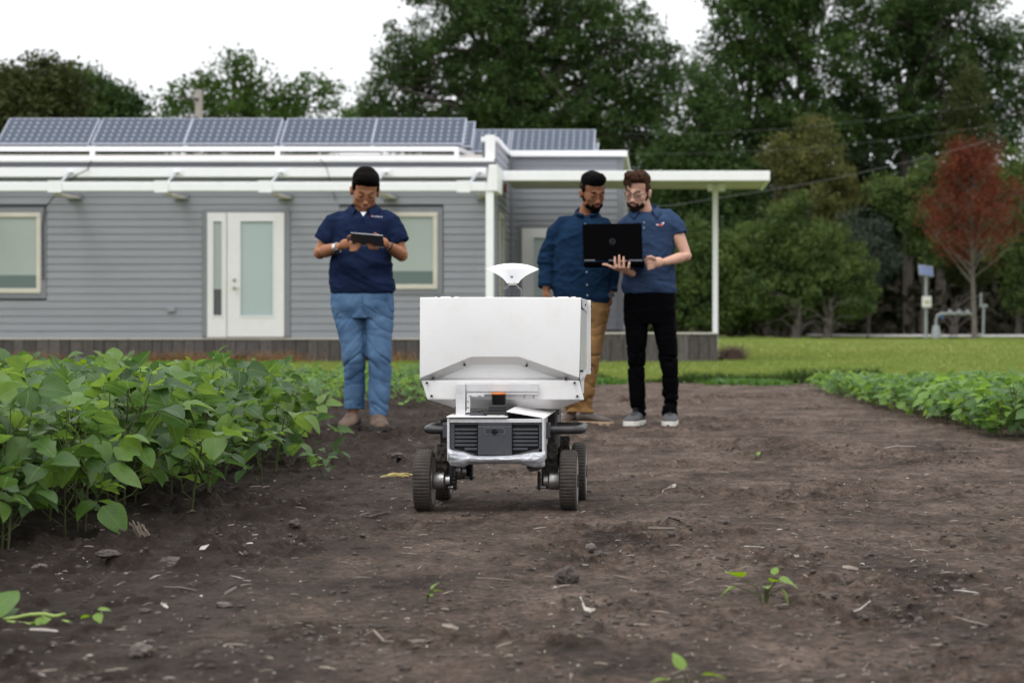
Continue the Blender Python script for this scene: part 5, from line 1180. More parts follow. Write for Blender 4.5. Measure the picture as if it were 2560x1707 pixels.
# ------------------------------------------------------------------ clods, straw and litter on the soil
M_clod = mat('clod', (0.085, 0.068, 0.058), 0.95, c2=(0.030, 0.024, 0.021), vscale=30, bump=0.8, bscale=90)
M_straw = mat('straw', (0.23, 0.19, 0.15), 0.85, c2=(0.11, 0.088, 0.07), vscale=14)
M_strawpale = mat('straw_pale', (0.46, 0.43, 0.385), 0.7, c2=(0.26, 0.23, 0.195), vscale=14)
def ground_pt(px, py):
    d = F * H / (py - HY); x = XX(px, d); return x, d, float(soil_h(np.array(x), np.array(d)))
def scatter_xy(n, d0=3.7, d1=21, pw=1.0):
    d = d0 * (d1 / d0) ** (RNG.random(n) ** pw); x = (RNG.random(n) * 2700 - 70 - VX) / F * d; return x, d
def clod_stuff(n, s0, s1, seed):
    x, y = scatter_xy(n); keep = RNG.random(n) < 0.25 + 0.75 * sstep(0.45, 0.6, fbm(x * 1.3 + 40, y * 1.3, 7, 3)); x, y = x[keep], y[keep]; n = len(x)
    import bmesh
    bm = bmesh.new(); bmesh.ops.create_icosphere(bm, subdivisions=1, radius=1); bv = np.array([v.co[:] for v in bm.verts]); bf = np.array([[v.index for v in f.verts] for f in bm.faces]); bm.free()
    s = s0 * (s1 / s0) ** (RNG.random(n) ** 2.2); sc_ = s[:, None] * (0.7 + 0.7 * RNG.random((n, 3))) * np.array([1.15, 1.15, 0.7])
    v = bv[None] * sc_[:, None] * (0.75 + 0.5 * RNG.random((n, len(bv), 1))); a = RNG.random(n) * 6.28; c, sn = np.cos(a)[:, None], np.sin(a)[:, None]
    vx = v[..., 0] * c - v[..., 1] * sn + x[:, None]; vy = v[..., 0] * sn + v[..., 1] * c + y[:, None]; vz = v[..., 2] + (soil_h(x, y) + s * 0.22)[:, None]
    return np.stack([vx, vy, vz], -1).reshape(-1, 3), (np.arange(n)[:, None, None] * len(bv) + bf[None]).reshape(-1, 3)
v, f = clod_stuff(22000, 0.0015, 0.0105, 1)
tag(link('soil_crumbs', npmesh('soil_crumbs', v, f, True), mat('crumb', (0.090, 0.070, 0.058), 0.95, c2=(0.030, 0.023, 0.019), vscale=4, bump=0.6, bscale=120)), 'loose dark soil crumbs strewn over the bare ground', 'soil crumbs', kind='stuff')
def straw_stuff(n, L0, L1, w, m, lab):
    x, y = scatter_xy(n, 3.7, 23, 0.85); L = L0 * (L1 / L0) ** (RNG.random(n) ** 1.6); a = RNG.normal(0, 0.75, n) + (RNG.random(n) < .3) * 1.4; wd = w * (0.5 + RNG.random(n))
    dx, dy = np.cos(a), np.sin(a); z = soil_h(x, y) + 0.0025 + 0.004 * RNG.random(n); til = RNG.normal(0, 0.10, n); rol = RNG.normal(0, 0.5, n); cv = RNG.normal(0, 0.12, n)
    V = np.zeros((n, 6, 3))
    for k, t in enumerate((-0.5, 0.0, 0.5)):
        for s_, sg in ((0, -1), (1, 1)):
            ww = wd * (1 if k == 1 else 0.6)
            V[:, 2*k+s_, 0] = x + dx * L * t - dy * (sg * ww / 2 + cv * L * (t * t)); V[:, 2*k+s_, 1] = y + dy * L * t + dx * (sg * ww / 2 + cv * L * (t * t))
            V[:, 2*k+s_, 2] = z + L * til * t + sg * ww * 0.5 * rol + (k == 1) * 0.0015
    i = np.arange(n)[:, None] * 6
    tag(link('straw', npmesh('straw', V.reshape(-1, 3), np.concatenate([i + [0, 2, 3, 1], i + [2, 4, 5, 3]], 0)), m), lab, 'straw', kind='stuff')
straw_stuff(4600, 0.006, 0.06, 0.0030, M_straw, 'small bits of tan crop straw strewn over the bare soil')
straw_stuff(650, 0.004, 0.032, 0.0032, M_strawpale, 'small pale chaff flakes strewn over the bare soil')

def clod(px, py, w, h, label, seed, m=None, name='dirt_clod'):
    """py: foot of the clod, w and h in photo pixels"""
    import bmesh
    x, d, z = ground_pt(px, py); s = d / F; bm = bmesh.new(); bmesh.ops.create_icosphere(bm, subdivisions=4, radius=1)
    for v_ in bm.verts:
        p = v_.co * 1.0; n0 = mnoise.noise(p * 1.3 + Vector((seed, 0, 0))); n1 = mnoise.noise(p * 3.2 + Vector((0, seed, 0))); n2 = mnoise.noise(p * 9 + Vector((0, 0, seed)))
        cell = mnoise.cell(p * 2.2 + Vector((seed, seed, 0)))
        v_.co = p * (1 + 0.30 * n0 + 0.20 * n1 + 0.07 * n2 + 0.10 * cell); v_.co = Vector((v_.co.x * w / 2 * s, v_.co.y * w / 2.3 * s, v_.co.z * h / 2 * s))
    me = bpy.data.meshes.new(name); bm.to_mesh(me); bm.free(); me.polygons.foreach_set('use_smooth', [True] * len(me.polygons)); me.materials.append(m or M_clod)
    o = bpy.data.objects.new(name, me); COL.objects.link(o); o.location = (x, d, z + h * s * 0.36); o.rotation_euler = (0, 0, seed); tag(o, label, 'dirt clod', 'loose clods on the bare soil'); return o
M_clodpale = mat('clod_pale', (0.15, 0.125, 0.105), 0.95, c2=(0.07, 0.058, 0.05), vscale=30, bump=0.6, bscale=90)
for a in ((1419, 1447, 60, 48, 'large cracked dark clod in the middle of the foreground soil', 1.1), (737, 1338, 34, 24, 'round dark clod on the soil below the tall plants', 2.2),
          (350, 1638, 56, 40, 'pale-topped rounded clod in the near left foreground', 3.3, M_clodpale), (1476, 1377, 30, 26, 'upright pale clod behind the large cracked clod', 4.4, M_clodpale),
          (1500, 1389, 34, 18, 'low crumbly clod touching the upright pale clod', 5.5), (992, 1153, 42, 15, 'flat dark clod beside the left front tyre of the robot', 6.6),
          (1325, 1420, 18, 11, 'small dark clod left of the large cracked clod', 7.7), (1590, 1332, 24, 10, 'flat dark clod on the open soil right of the pale clod', 8.8),
          (2090, 1494, 28, 15, 'dark clod right of the lower right seedling', 9.9), (1165, 1291, 26, 9, 'flat dark clod in front of the robot between its tyres', 10.5),
          (2175, 1384, 22, 9, 'low brown clod at right beyond the seedling', 11.2), (440, 1240 + 165, 90, 22, 'long crumbly clod with root fibres below the tall plants', 12.1), (270, 1418, 60, 20, 'wide dark clod near the left edge below the plants', 13.1),
          (2010, 1700, 30, 14, 'pale small clod at the bottom right edge', 14.2, M_clodpale), (560, 1517, 40, 15, 'flat pale clod with a dark foot in the left foreground', 15.2, M_clodpale), (100, 1425, 34, 16, 'pale rounded lump of root and soil at far left', 16.2, M_clodpale),
          (1810, 1318, 34, 9, 'flat brown clod right of centre behind the long pale stalk', 17.3), (858, 1352, 18, 12, 'small dark clod lying beside a thin straw left of centre', 18.3), (362, 1530, 30, 14, 'small dark clod at left above the pale-topped one', 19.4),
          (2380, 1468, 34, 12, 'dark clod at the right near a bent pale straw', 20.4)): clod(*a)
# root clump behind the plants' end and straw wisp by the tyre
x, d, z = ground_pt(868, 1118); mb = MB(); rs = random.Random(8)
for k in range(46):
    a = rs.uniform(0, 6.28); r0 = rs.uniform(0.01, .07); mb.tube([(x + math.cos(a) * r0 * .3, d + math.sin(a) * r0 * .3, z), (x + math.cos(a) * r0, d + math.sin(a) * r0, z + rs.uniform(.02, .06)), (x + math.cos(a + .6) * r0 * 1.9, d + math.sin(a + .6) * r0 * 1.6, z + rs.uniform(0, .04))], 0.0022, 4)
tag(mb.build('root_clump', M_clod), 'tangled dark root clump on the soil in front of the tablet man', 'root clump')
x, d, z = ground_pt(1000, 1195); mb = MB()
M_yel = mat('yellow_straw', (0.52, 0.42, 0.16), 0.7, c2=(0.35, 0.33, 0.10), vscale=12, trans=0.2)
for k in range(16):
    a = rs.uniform(-0.2, 0.25); L = rs.uniform(.05, .13); cx = x + rs.uniform(-.06, .04); cy = d + rs.uniform(-.02, .02)
    mb.tube([(cx - L/2, cy, z + rs.uniform(0, .008)), (cx, cy + rs.uniform(-.01, .01), z + rs.uniform(.006, .02)), (cx + L/2, cy + L * a, z + rs.uniform(.0, .012))], 0.002, 4)
tag(mb.build('straw_wisp', M_yel), 'wisp of bright yellow straw left of the front left tyre', 'straw wisp')
# single bits of straw and leaf that the photograph lets one find
def stalk(pts, r, m, label, name='straw_stalk', flat=False):
    P3 = []
    for px, py in pts:
        x, d, z = ground_pt(px, py); P3.append(Vector((x, d, z + r * 1.1 + 0.002)))
    mb = MB()
    if flat:
        for k in range(len(P3) - 1): pass
        n = len(P3); side = Vector((0.2, 1, 0.35)).normalized(); vs = []
        for k, p in enumerate(P3): w = r * (0.5 if k in (0, n - 1) else 1.0) * 2.6; vs += [p - side * w, p + side * w + Vector((0, 0, r * 0.8)), p + side * w, p - side * w - Vector((0, 0, 0.0015))]
        fs = [(4*k + j, 4*k + (j+1) % 4, 4*k + 4 + (j+1) % 4, 4*k + 4 + j) for k in range(n - 1) for j in range(4)] + [(0, 1, 2, 3), (4*n-4, 4*n-3, 4*n-2, 4*n-1)]
        mb.add(vs, fs)
    else: mb.tube(P3, [r * .7] + [r] * (len(P3) - 2) + [r * .6], 6)
    tag(mb.build(name, m, smooth=not flat), label, 'straw', 'straw and leaf litter on the bare soil')
stalk([(1760, 1367), (1800, 1368), (1860, 1370), (1912, 1371)], 0.0022, M_strawpale, 'long thin pale stalk lying flat right of the large clod')
stalk([(1455, 1411), (1480, 1411), (1508, 1407)], 0.0022, M_strawpale, 'short white stalk just above and right of the large clod')
stalk([(1535, 1433), (1560, 1437), (1578, 1440)], 0.0020, M_straw, 'brown twig with dark underside right of the large clod')
stalk([(1190, 1444), (1230, 1443), (1283, 1446)], 0.0020, M_straw, 'brown twig left of the large clod')
stalk([(1450, 1505), (1462, 1517), (1478, 1523), (1487, 1521)], 0.0028, M_strawpale, 'curved pale husk below the large clod', flat=True)
stalk([(562, 1487), (575, 1479), (590, 1471)], 0.0030, M_strawpale, 'white feather-like flake in the left foreground', 'pale_flake', True)
stalk([(403, 1507), (412, 1512), (420, 1517)], 0.0022, M_strawpale, 'small white flake left of the feather-like one', 'pale_flake', True)
stalk([(410, 1476), (450, 1476), (492, 1477)], 0.0016, M_straw, 'thin straight straw left of the feather-like flake')
stalk([(1960, 1391), (1972, 1384), (1980, 1389), (1998, 1390)], 0.0034, M_straw, 'folded tan leaf scrap on the soil at right of centre', 'leaf_scrap', True)
stalk([(2106, 1416), (2122, 1417), (2145, 1421)], 0.0032, M_straw, 'pointed tan leaf scrap right of the folded one', 'leaf_scrap', True)
stalk([(2128, 1521), (2150, 1518), (2176, 1512)], 0.0022, M_strawpale, 'short pale straw right of the dark clod at lower right')
stalk([(2385, 1476), (2410, 1480), (2446, 1484)], 0.0024, M_strawpale, 'pale bent straw at the right, nearer than the dark twigs')
stalk([(2388, 1538), (2420, 1550), (2470, 1563)], 0.0028, M_straw, 'long tan straw pointing to the lower right corner')
stalk([(1760, 1353), (1790, 1355), (1815, 1362)], 0.0018, M_straw, 'thin twig just above the long pale stalk')
stalk([(2235, 1583), (2280, 1580), (2330, 1575)], 0.0020, M_clod, 'dark twig lying in the lower right foreground')
stalk([(910, 1588), (935, 1592), (960, 1601), (985, 1606)], 0.0030, M_straw, 'crooked tan twig in the near centre foreground')
stalk([(1018, 1605), (1045, 1600), (1066, 1596)], 0.0030, M_straw, 'flat tan chip right of the crooked twig', 'leaf_scrap', True)
stalk([(1105, 1562), (1125, 1565), (1146, 1570)], 0.0026, M_straw, 'small tan chip in the near centre foreground', 'leaf_scrap', True)
stalk([(500, 1378), (520, 1380), (528, 1377)], 0.0050, M_strawpale, 'crumpled white scrap below the tall plants', 'pale_flake', True)
stalk([(935, 1294), (960, 1287), (975, 1284)], 0.0060, M_clod, 'thick dark stick left of the front left tyre', 'stick')
stalk([(905, 1296), (925, 1296), (948, 1291)], 0.0055, M_clod, 'dark lump of stalk touching the thick dark stick', 'stick')
stalk([(1615, 1333), (1650, 1333), (1688, 1331)], 0.0045, M_straw, 'thick brown stalk piece on the soil right of centre')
stalk([(1648, 1330), (1670, 1320), (1700, 1318), (1730, 1326)], 0.0040, M_clod, 'arched brown root lying over the thick stalk piece')
stalk([(1655, 1234), (1668, 1226), (1680, 1222), (1690, 1226)], 0.0060, M_strawpale, 'folded white leaf scrap behind and right of the robot', 'leaf_scrap', True)
stalk([(2350, 1337), (2400, 1334), (2440, 1340)], 0.0035, M_clod, 'dark broken stalk at the right beneath the right bed')
stalk([(2200, 1126), (2240, 1122), (2290, 1124)], 0.0030, M_strawpale, 'pale straws lying at the right before the young plants')
stalk([(2360, 1130), (2410, 1130), (2470, 1131)], 0.0028, M_straw, 'thin tan stalk near the corner of the right bed')
stalk([(75, 1576), (110, 1578), (145, 1577)], 0.0045, M_strawpale, 'blurred white stick behind the vine at lower left')
stalk([(1280, 1289), (1300, 1288), (1335, 1290)], 0.0024, M_clod, 'dark curled husk in front of the robot')
# stubble tuft at the foot of the plants
x, d, z = ground_pt(360, 1345); mb = MB()
for k in range(16): mb.tube([(x + rs.uniform(-.03, .03), d + rs.uniform(-.01, .01), z - .005), (x - 0.03 + rs.uniform(-.03, .03), d, z + rs.uniform(.03, .055))], 0.0026, 5)
tag(mb.build('stubble', M_straw), 'tuft of frayed grey stubble sticking up below the tall plants', 'stubble')
# ------------------------------------------------------------------ people
def skin_mat(name, c, c2):
    m = mat(name, c, 0.6, c2=c2, vscale=9, spec=0.2); b = m.node_tree.nodes['Principled BSDF']
    b.inputs['Subsurface Weight'].default_value = 0.12; b.inputs['Subsurface Radius'].default_value = (0.02, 0.008, 0.004); b.inputs['Subsurface Scale'].default_value = 0.5; return m
def remesh(mb, name, vox, m, parent, disp=None, smooth=2):
    me = mb.mesh(name); o = bpy.data.objects.new(name + '_tmp', me); COL.objects.link(o)
    r = o.modifiers.new('r', 'REMESH'); r.mode = 'VOXEL'; r.voxel_size = vox
    if smooth: s = o.modifiers.new('s', 'SMOOTH'); s.iterations = smooth; s.factor = 0.6
    dg = bpy.context.evaluated_depsgraph_get(); dg.update(); ev_ = o.evaluated_get(dg)
    out = bpy.data.meshes.new_from_object(ev_); bpy.data.objects.remove(o); out.name = name
    n = len(out.vertices); co = np.zeros(n * 3, np.float32); out.vertices.foreach_get('co', co); co = co.reshape(-1, 3)
    if disp is not None:
        no = np.zeros(n * 3, np.float32); out.vertex_normals.foreach_get('vector', no) if hasattr(out, 'vertex_normals') else out.vertices.foreach_get('normal', no)
        co = co + no.reshape(-1, 3) * disp(co.astype(float))[:, None].astype(np.float32); out.vertices.foreach_set('co', co.ravel())
    out.polygons.foreach_set('use_smooth', [True] * len(out.polygons)); out.materials.clear(); out.materials.append(m); out.update()
    o = bpy.data.objects.new(name, out); COL.objects.link(o); o.parent = parent; return o
def ridge(x): return 1 - np.abs(2 * x - 1)
def loft(mb, rings, n=28):                        # rings: (centre, rx, ry[, exponent]) stacked along z, closed
    vs = []
    for rg in rings:
        c, rx, ry = rg[:3]; e = rg[3] if len(rg) > 3 else 2.4; c = Vector(c); tl_ = rg[4] if len(rg) > 4 else 0
        for k in range(n):
            a = 2 * math.pi * k / n; ca, sa = math.cos(a), math.sin(a)
            vs.append(c + Vector((rx * math.copysign(abs(ca) ** (2 / e), ca), ry * math.copysign(abs(sa) ** (2 / e), sa), tl_ * ry * sa)))
    m = len(rings); fs = [(i*n + k, i*n + (k+1) % n, (i+1)*n + (k+1) % n, (i+1)*n + k) for i in range(m-1) for k in range(n)]
    fs += [tuple(range(n))[::-1], tuple((m-1)*n + k for k in range(n))]; return mb.add(vs, fs)
for mm, c in MUD:
    o = remesh(mm, 'mud', 0.004, M_mud, robot, lambda q: 0.016 * (fbm(q[:, 0] * 70, q[:, 1] * 70, q[:, 2] * 70, 3, 0.7) - 0.5), smooth=1); o.data.transform(Matrix.Translation(-wloc(robot))); tag(o, kind='stuff')
class Fig:
    """a person traced from the photograph: pt(px, py, dy) -> local point, dy = metres away from the foot plane"""
    def __init__(s, px0, d, label, name='person'):
        s.px0, s.d = px0, d; s.x0 = XX(px0, d); s.root = thing(name, label, 'person', (s.x0, d, 0))
    def pt(s, px, py, dy=0.0):
        d = s.d + dy; return Vector((XX(px, d) - s.x0, dy, ZZ(py, d)))
def limb(mb, pts, rs, n=12): mb.tube(pts, rs, n); [mb.ell(p, (r, r, r), None, 10, 7) for p, r in zip(pts, rs)]
def finger(mb, pts, r): limb(mb, pts, [r, r * .95, r * .88, r * .75][:len(pts)], 8)
def head_parts(mb, c, M, k=1.0, beard=0):
    e = lambda o, r: mb.ell(c + M @ (Vector(o) * k), tuple(q * k for q in r), M, 18, 12)
    e((0, .012, .035), (.076, .096, .088)); e((0, -.018, -.02), (.070, .074, .080)); e((0, -.030, -.062), (.060, .056, .052)); e((0, -.058, -.098), (.030, .026, .022))
    for s_ in (-1, 1):
        e((s_ * .036, -.056, -.032), (.028, .020, .028)); e((s_ * .052, -.015, -.070), (.018, .035, .030)); e((s_ * .080, .012, -.018), (.010, .022, .032)); e((s_ * .086, .018, -.004), (.008, .014, .016)); e((s_ * .012, -.100, -.050), (.008, .010, .007))
    e((0, -.083, .014), (.050, .014, .012)); e((0, -.092, -.018), (.010, .013, .028)); e((0, -.104, -.043), (.0135, .014, .012)); e((0, -.084, -.072), (.026, .012, .014))
def face_bits(root, c, M, skin, lips, hair, k=1.0, smile=0.0, brow=0.0023, lid=None):
    T = lambda o: c + M @ (Vector(o) * k)
    M_eye = bpy.data.materials.get('eye_white') or mat('eye_white', (0.45, 0.42, 0.38), 0.25)
    M_pup = bpy.data.materials.get('pupil') or mat('pupil', (0.008, 0.006, 0.005), 0.15)
    for s_ in (-1, 1):
        e = MB().ell(T((s_ * .031, -.080, -.006)), (.0125 * k, .010 * k, .0085 * k), M, 14, 10).build('eye', M_eye, root, smooth='all', world=False)
        p = MB().ell(T((s_ * .031, -.0875, -.0115)), (.0052 * k, .0030 * k, .0040 * k), M, 10, 8).build('pupil', M_pup, root, smooth='all', world=False); p.parent = e
        MB().tube([T((s_ * .046, -.078, -.009)), T((s_ * .038, -.0890, -.0105)), T((s_ * .028, -.0915, -.0105)), T((s_ * .018, -.086, -.011))], [.0006, .0013, .0013, .0008], 6).build('eyelashes', M_pup, root, smooth='all', world=False)
        MB().ell(T((s_ * .031, -.0820, -.0030)), (.0150 * k, .0108 * k, .0092 * k), M, 14, 10).build('eyelid', skin, root, smooth='all', world=False)
        MB().tube([T((s_ * .052, -.075, .014)), T((s_ * .042, -.088, .022)), T((s_ * .029, -.0960, .0245)), T((s_ * .016, -.0985, .0235))], [brow * .5, brow, brow * 1.15, brow * .8], 8).build('eyebrow', hair, root, smooth='all', world=False)
    MB().tube([T((-.024, -.088, -.0715 + smile)), T((-.012, -.097, -.0725)), T((0, -.099, -.0735)), T((.012, -.097, -.0725)), T((.024, -.088, -.0715 + smile))], [.0015, .0036, .0042, .0036, .0015], 8).tube([T((-.020, -.088, -.079 + smile)), T((0, -.096, -.081)), T((.020, -.088, -.079 + smile))], [.002, .0050, .002], 8).build('lips', lips, root, smooth='all', world=False)
def hairmat(name, c): return mat(name, c, 0.7, c2=tuple(q * 0.35 for q in c), vscale=60, bump=1.0, bscale=160, spec=0.03)
def cloth_mat(name, c, c2=None, rough=0.85, bs=400, vs=6, bump=0.12): return mat(name, c, rough, c2=c2, vscale=vs, bump=bump, bscale=bs, spec=0.03)
M_navy = cloth_mat('navy_polo', (0.012, 0.021, 0.055), (0.008, 0.014, 0.037))
M_shirt = cloth_mat('dark_blue_shirt', (0.010, 0.028, 0.062), (0.006, 0.017, 0.040))
M_polo = cloth_mat('slate_blue_polo', (0.034, 0.058, 0.112), (0.023, 0.040, 0.082))
M_jeans = cloth_mat('blue_jeans', (0.115, 0.200, 0.325), (0.040, 0.085, 0.170), vs=4, bump=0.25)
M_khaki = cloth_mat('khaki_trousers', (0.27, 0.155, 0.065), (0.17, 0.095, 0.040))
M_blacktr = cloth_mat('black_trousers', (0.0022, 0.0022, 0.0030), (0.0012, 0.0012, 0.0016))
M_boot = mat('brown_boot', (0.125, 0.082, 0.056), 0.85, c2=(0.050, 0.032, 0.022), vscale=14, bump=0.4)
M_sole = mat('boot_sole', (0.03, 0.025, 0.02), 0.9)
M_btn = mat('button', (0.35, 0.37, 0.42), 0.4)
M_watchm = mat('watch_steel', (0.6, 0.6, 0.62), 0.25, metal=0.9)

def shoe(fig, heel, toe, w, h, m, sole, name='shoe', sole_h=0.014, toecap=None):
    heel, toe = Vector(heel), Vector(toe); d = toe - heel; L = d.length; ang = math.atan2(d.x, -d.y) ; Mz = Matrix.Rotation(ang, 3, 'Z')  # local -y forward
    mb = MB(); rows = [(0.0, .40, .55), (0.10, .46, .95), (0.25, .48, 1.0), (0.42, .44, .86), (0.6, .50, .60), (0.78, .52, .50), (0.92, .42, .40), (1.0, .16, .20)]
    vs = []; n = 14
    for t, ww, hh in rows:
        for k in range(n):
            a = 2 * math.pi * k / n; x = ww * w * math.cos(a); z = max(0, hh * h * (0.5 + 0.5 * math.sin(a)) if math.sin(a) > 0 else hh * h * 0.5 * (1 + math.sin(a)))
            vs.append(heel + Mz @ Vector((x, -t * L, 0)) + Vector((0, 0, z + sole_h)))
    fs = [(i*n + k, i*n + (k+1) % n, (i+1)*n + (k+1) % n, (i+1)*n + k) for i in range(len(rows)-1) for k in range(n)] + [tuple(range(n))[::-1], tuple((len(rows)-1)*n + k for k in range(n))]
    mb.add(vs, fs); o = remesh(mb, name, 0.005, m, fig.root, lambda c: 0.003 * (fbm(c[:, 0] * 30, c[:, 1] * 30, 1.0, 3) - .5))
    sp = []
    for k in range(26):
        a = 2 * math.pi * k / 26; t = 0.5 - 0.53 * math.cos(a); wv = np.interp(t, [0, .1, .3, .45, .75, .95, 1.03], [.25, .47, .47, .42, .54, .40, .15]) * w * 1.06
        sp.append(heel + Mz @ Vector((math.copysign(wv, math.sin(a)), -t * L, 0)))
    s = MB().prism(sp, (0, 0, sole_h + 0.012)).build('sole', sole, None, bevel=0.004); s.parent = o
    return o
def polo_logo(root, pts, m, name='emblem'): pass

# ---------------- the man with the tablet
A = Fig(905, 12.9, 'man in navy polo and blue jeans looking down at the tablet in his hands'); p = A.pt
skA = skin_mat('skin_tan', (0.34, 0.160, 0.085), (0.25, 0.108, 0.056)); hairA = hairmat('hair_black', (0.006, 0.0045, 0.004))
lipA = mat('lips_tan', (0.26, 0.09, 0.07), 0.45)
hA = p(913, 475, -.02); MA = Euler((R(-24), 0, R(14)), 'XYZ').to_matrix().normalized() if False else (Matrix.Rotation(R(13), 3, 'Z') @ Matrix.Rotation(R(27), 3, 'X') @ Matrix.Rotation(R(4), 3, 'Y'))
mb = MB(); head_parts(mb, hA, MA, 1.06)
mb.ell(hA + MA @ Vector((0, -.045, -.098)), (.040, .035, .024), MA)          # soft double chin
limb(mb, [p(908, 545, .03), p(910, 520, .02), hA + Vector((0, .02, -.04))], [.068, .058, .056])
# arms: shoulder, elbow, wrist, palm
shL, elL, wrL, pmL = p(842, 552, .0), p(800, 632, -.02), p(848, 617, -.21), p(872, 607, -.25)
shR, elR, wrR, pmR = p(973, 552, .0), p(1004, 638, -.02), p(972, 615, -.21), p(949, 602, -.25)
for a, b, c, e, sg in ((shL, elL, wrL, pmL, 1), (shR, elR, wrR, pmR, -1)):
    limb(mb, [a, a.lerp(b, .5), b, b.lerp(c, .3), b.lerp(c, .7), c], [.046, .050, .043, .044, .035, .026])
    dr = (e - c).normalized(); mb.ell((c + e) / 2 + dr * .012, (.042, .022, .034), Matrix.Rotation(-sg * 0.15, 3, 'Y'))
# torso and legs keep the body one figure under the clothes
limb(mb, [p(905, 560, .03), p(905, 620, .03), p(905, 700, .03), p(905, 750, .03)], [.085, .095, .10, .09])
for hip, kn, an in ((p(868, 770, .02), p(878, 900, .0), p(884, 1035, .06)), (p(945, 770, .02), p(945, 910, -.02), p(948, 1045, .0))): limb(mb, [hip, kn, an], [.07, .045, .036])
# fingers: behind the tablet's lower edge curling up, thumbs on top
TB0, TB1 = p(884, 598, -.345), p(955, 590, -.345)
for sg, wr, pm, fx0 in ((1, wrL, pmL, 884), (-1, wrR, pmR, 955)):
    base = pm + Vector((sg * .012, -.005, -.002))
    for k in range(4):
        z0 = -0.018 * k + 0.006; ln = (0.070, .078, .072, .056)[k] * 0.92
        b0 = base + Vector((0, 0.012 - .004 * k, z0)); q1 = b0 + Vector((sg * ln * .38, -.028, -.002)); q2 = q1 + Vector((sg * ln * .34, -.018, .001)); q3_ = q2 + Vector((sg * ln * .26, .006, .004))
        finger(mb, [b0, q1, q2, q3_], .0095)
    b0 = pm + Vector((0, -.02, .012)); finger(mb, [b0, b0 + Vector((sg * .006, -.035, .022)), b0 + Vector((sg * .020, -.058, .030))], .0105)
bodyA = remesh(mb, 'body', 0.0048, skA, A.root, smooth=7)
face_bits(A.root, hA, MA, skA, lipA, hairA, 1.06, smile=0.002)
hm = MB(); T = lambda o, k=1.06: hA + MA @ (Vector(o) * k)
hm.ell(T((0, .022, .060)), (.088, .106, .082), MA, 20, 14).ell(T((0, .055, .015)), (.080, .070, .075), MA, 18, 12).ell(T((0, -.040, .088)), (.072, .062, .046), MA, 18, 12)
for s_ in (-1, 1): hm.ell(T((s_ * .071, -.004, .030)), (.014, .034, .040), MA)
cutA = remesh(hm, 'hair', 0.0045, hairA, A.root, lambda c: 0.010 * (fbm(c[:, 0] * 55, c[:, 1] * 55, c[:, 2] * 55, 3) - 0.45))
# polo
def foldsA(c):
    x, y, z = c[:, 0], c[:, 1], c[:, 2]; zb = ZZ(733, 12.9)
    low = np.exp(-((z - zb - .13) / .16) ** 2)
    f1 = ridge(fbm(x * 2.2 + 3, y * 3, z * 11 + 0.8 * np.sin(x * 7), 3)) ** 3; f2 = ridge(fbm(x * 6 + z * 7, y * 4, z * 6 - x * 3, 3)) ** 4
    return 0.016 * low * (f1 - .3) + 0.008 * (f2 - .25) + 0.004 * (ridge(fbm(x * 14, y * 14, z * 22, 3)) ** 4 - .2)
sm = MB(); cy = .02
loft(sm, [(p(905, 734, cy), .204, .140, 2.5), (p(905, 722, cy), .205, .145, 2.5), (p(904, 690, cy), .200, .150), (p(903, 660, cy - .01), .198, .155), (p(904, 630, cy), .188, .145), (p(905, 600, cy), .188, .135), (p(906, 570, cy), .196, .130), (p(906, 548, cy), .196, .118), (p(907, 535, cy + .005), .172, .098, 2.2, .12), (p(908, 525, cy + .01), .112, .082, 2.1, .30), (p(909, 518, cy + .012), .074, .068, 2, .45)])
for sh, el, hemin, hemout, sg in ((shL, elL, p(829, 605, -.01), p(783, 600, -.01), -1), (shR, elR, p(979, 604, -.01), p(1018, 607, -.01), 1)):
    hc = (hemin + hemout) / 2; top_ = p(853, 549, .015) if sg < 0 else p(962, 549, .015)
    sm.tube([p(905 + sg * 22, 540, .015), top_, sh.lerp(hc, .12), sh.lerp(hc, .55), hc + (hc - sh).normalized() * .005], [.040, .062, .068, .067, .064], 20)
remesh(sm, 'polo_shirt', 0.0065, M_navy, A.root, foldsA, smooth=9)
# collar
def collar(root, c, rx, ry, drop, m, gap=0.5, tilt=0.45, flare=0.035, point=0.035, stand=0.02, name='collar'):
    c = Vector(c); n = 44; vs = []
    for j in range(4):
        for k in range(n + 1):
            u = k / n; a = -math.pi / 2 + gap / 2 + (2 * math.pi - gap) * u; fr = max(0.0, -math.sin(a)) ** 2.2
            ca, sa = math.cos(a), math.sin(a); zz = tilt * ry * sa
            if j == 0: q = Vector((rx * ca, ry * sa, zz - .006))
            elif j == 1: q = Vector((rx * 1.03 * ca, ry * 1.03 * sa, zz + stand))
            elif j == 2: q = Vector((rx * 1.14 * ca, ry * 1.14 * sa - fr * .006, zz + stand - .004))
            else:
                sp = 1.16 + flare / rx; q = Vector((rx * sp * ca * (1 + fr * .10), ry * sp * sa - fr * .012, zz + stand - drop - point * fr))
            vs.append(c + q)
    fs = [(j*(n+1) + k, j*(n+1) + k + 1, (j+1)*(n+1) + k + 1, (j+1)*(n+1) + k) for j in range(3) for k in range(n)]
    o = MB().add(vs, fs).build(name, m, root, smooth='all', world=False); s = o.modifiers.new('s', 'SOLIDIFY'); s.thickness = .005; return o
collar(A.root, p(909, 520, .012), .076, .072, .040, M_navy, 1.0)
MB().prism([p(901, 530, -.070), p(916, 530, -.070), p(908, 541, -.092)], (0, .03, 0)).build('undershirt', mat('white_cotton', (0.6, 0.6, 0.62), 0.8), A.root, world=False)
MB().tube([p(906, 540, -.108), p(905, 556, -.122)], .0022, 6).build('placket', M_navy, A.root, world=False)
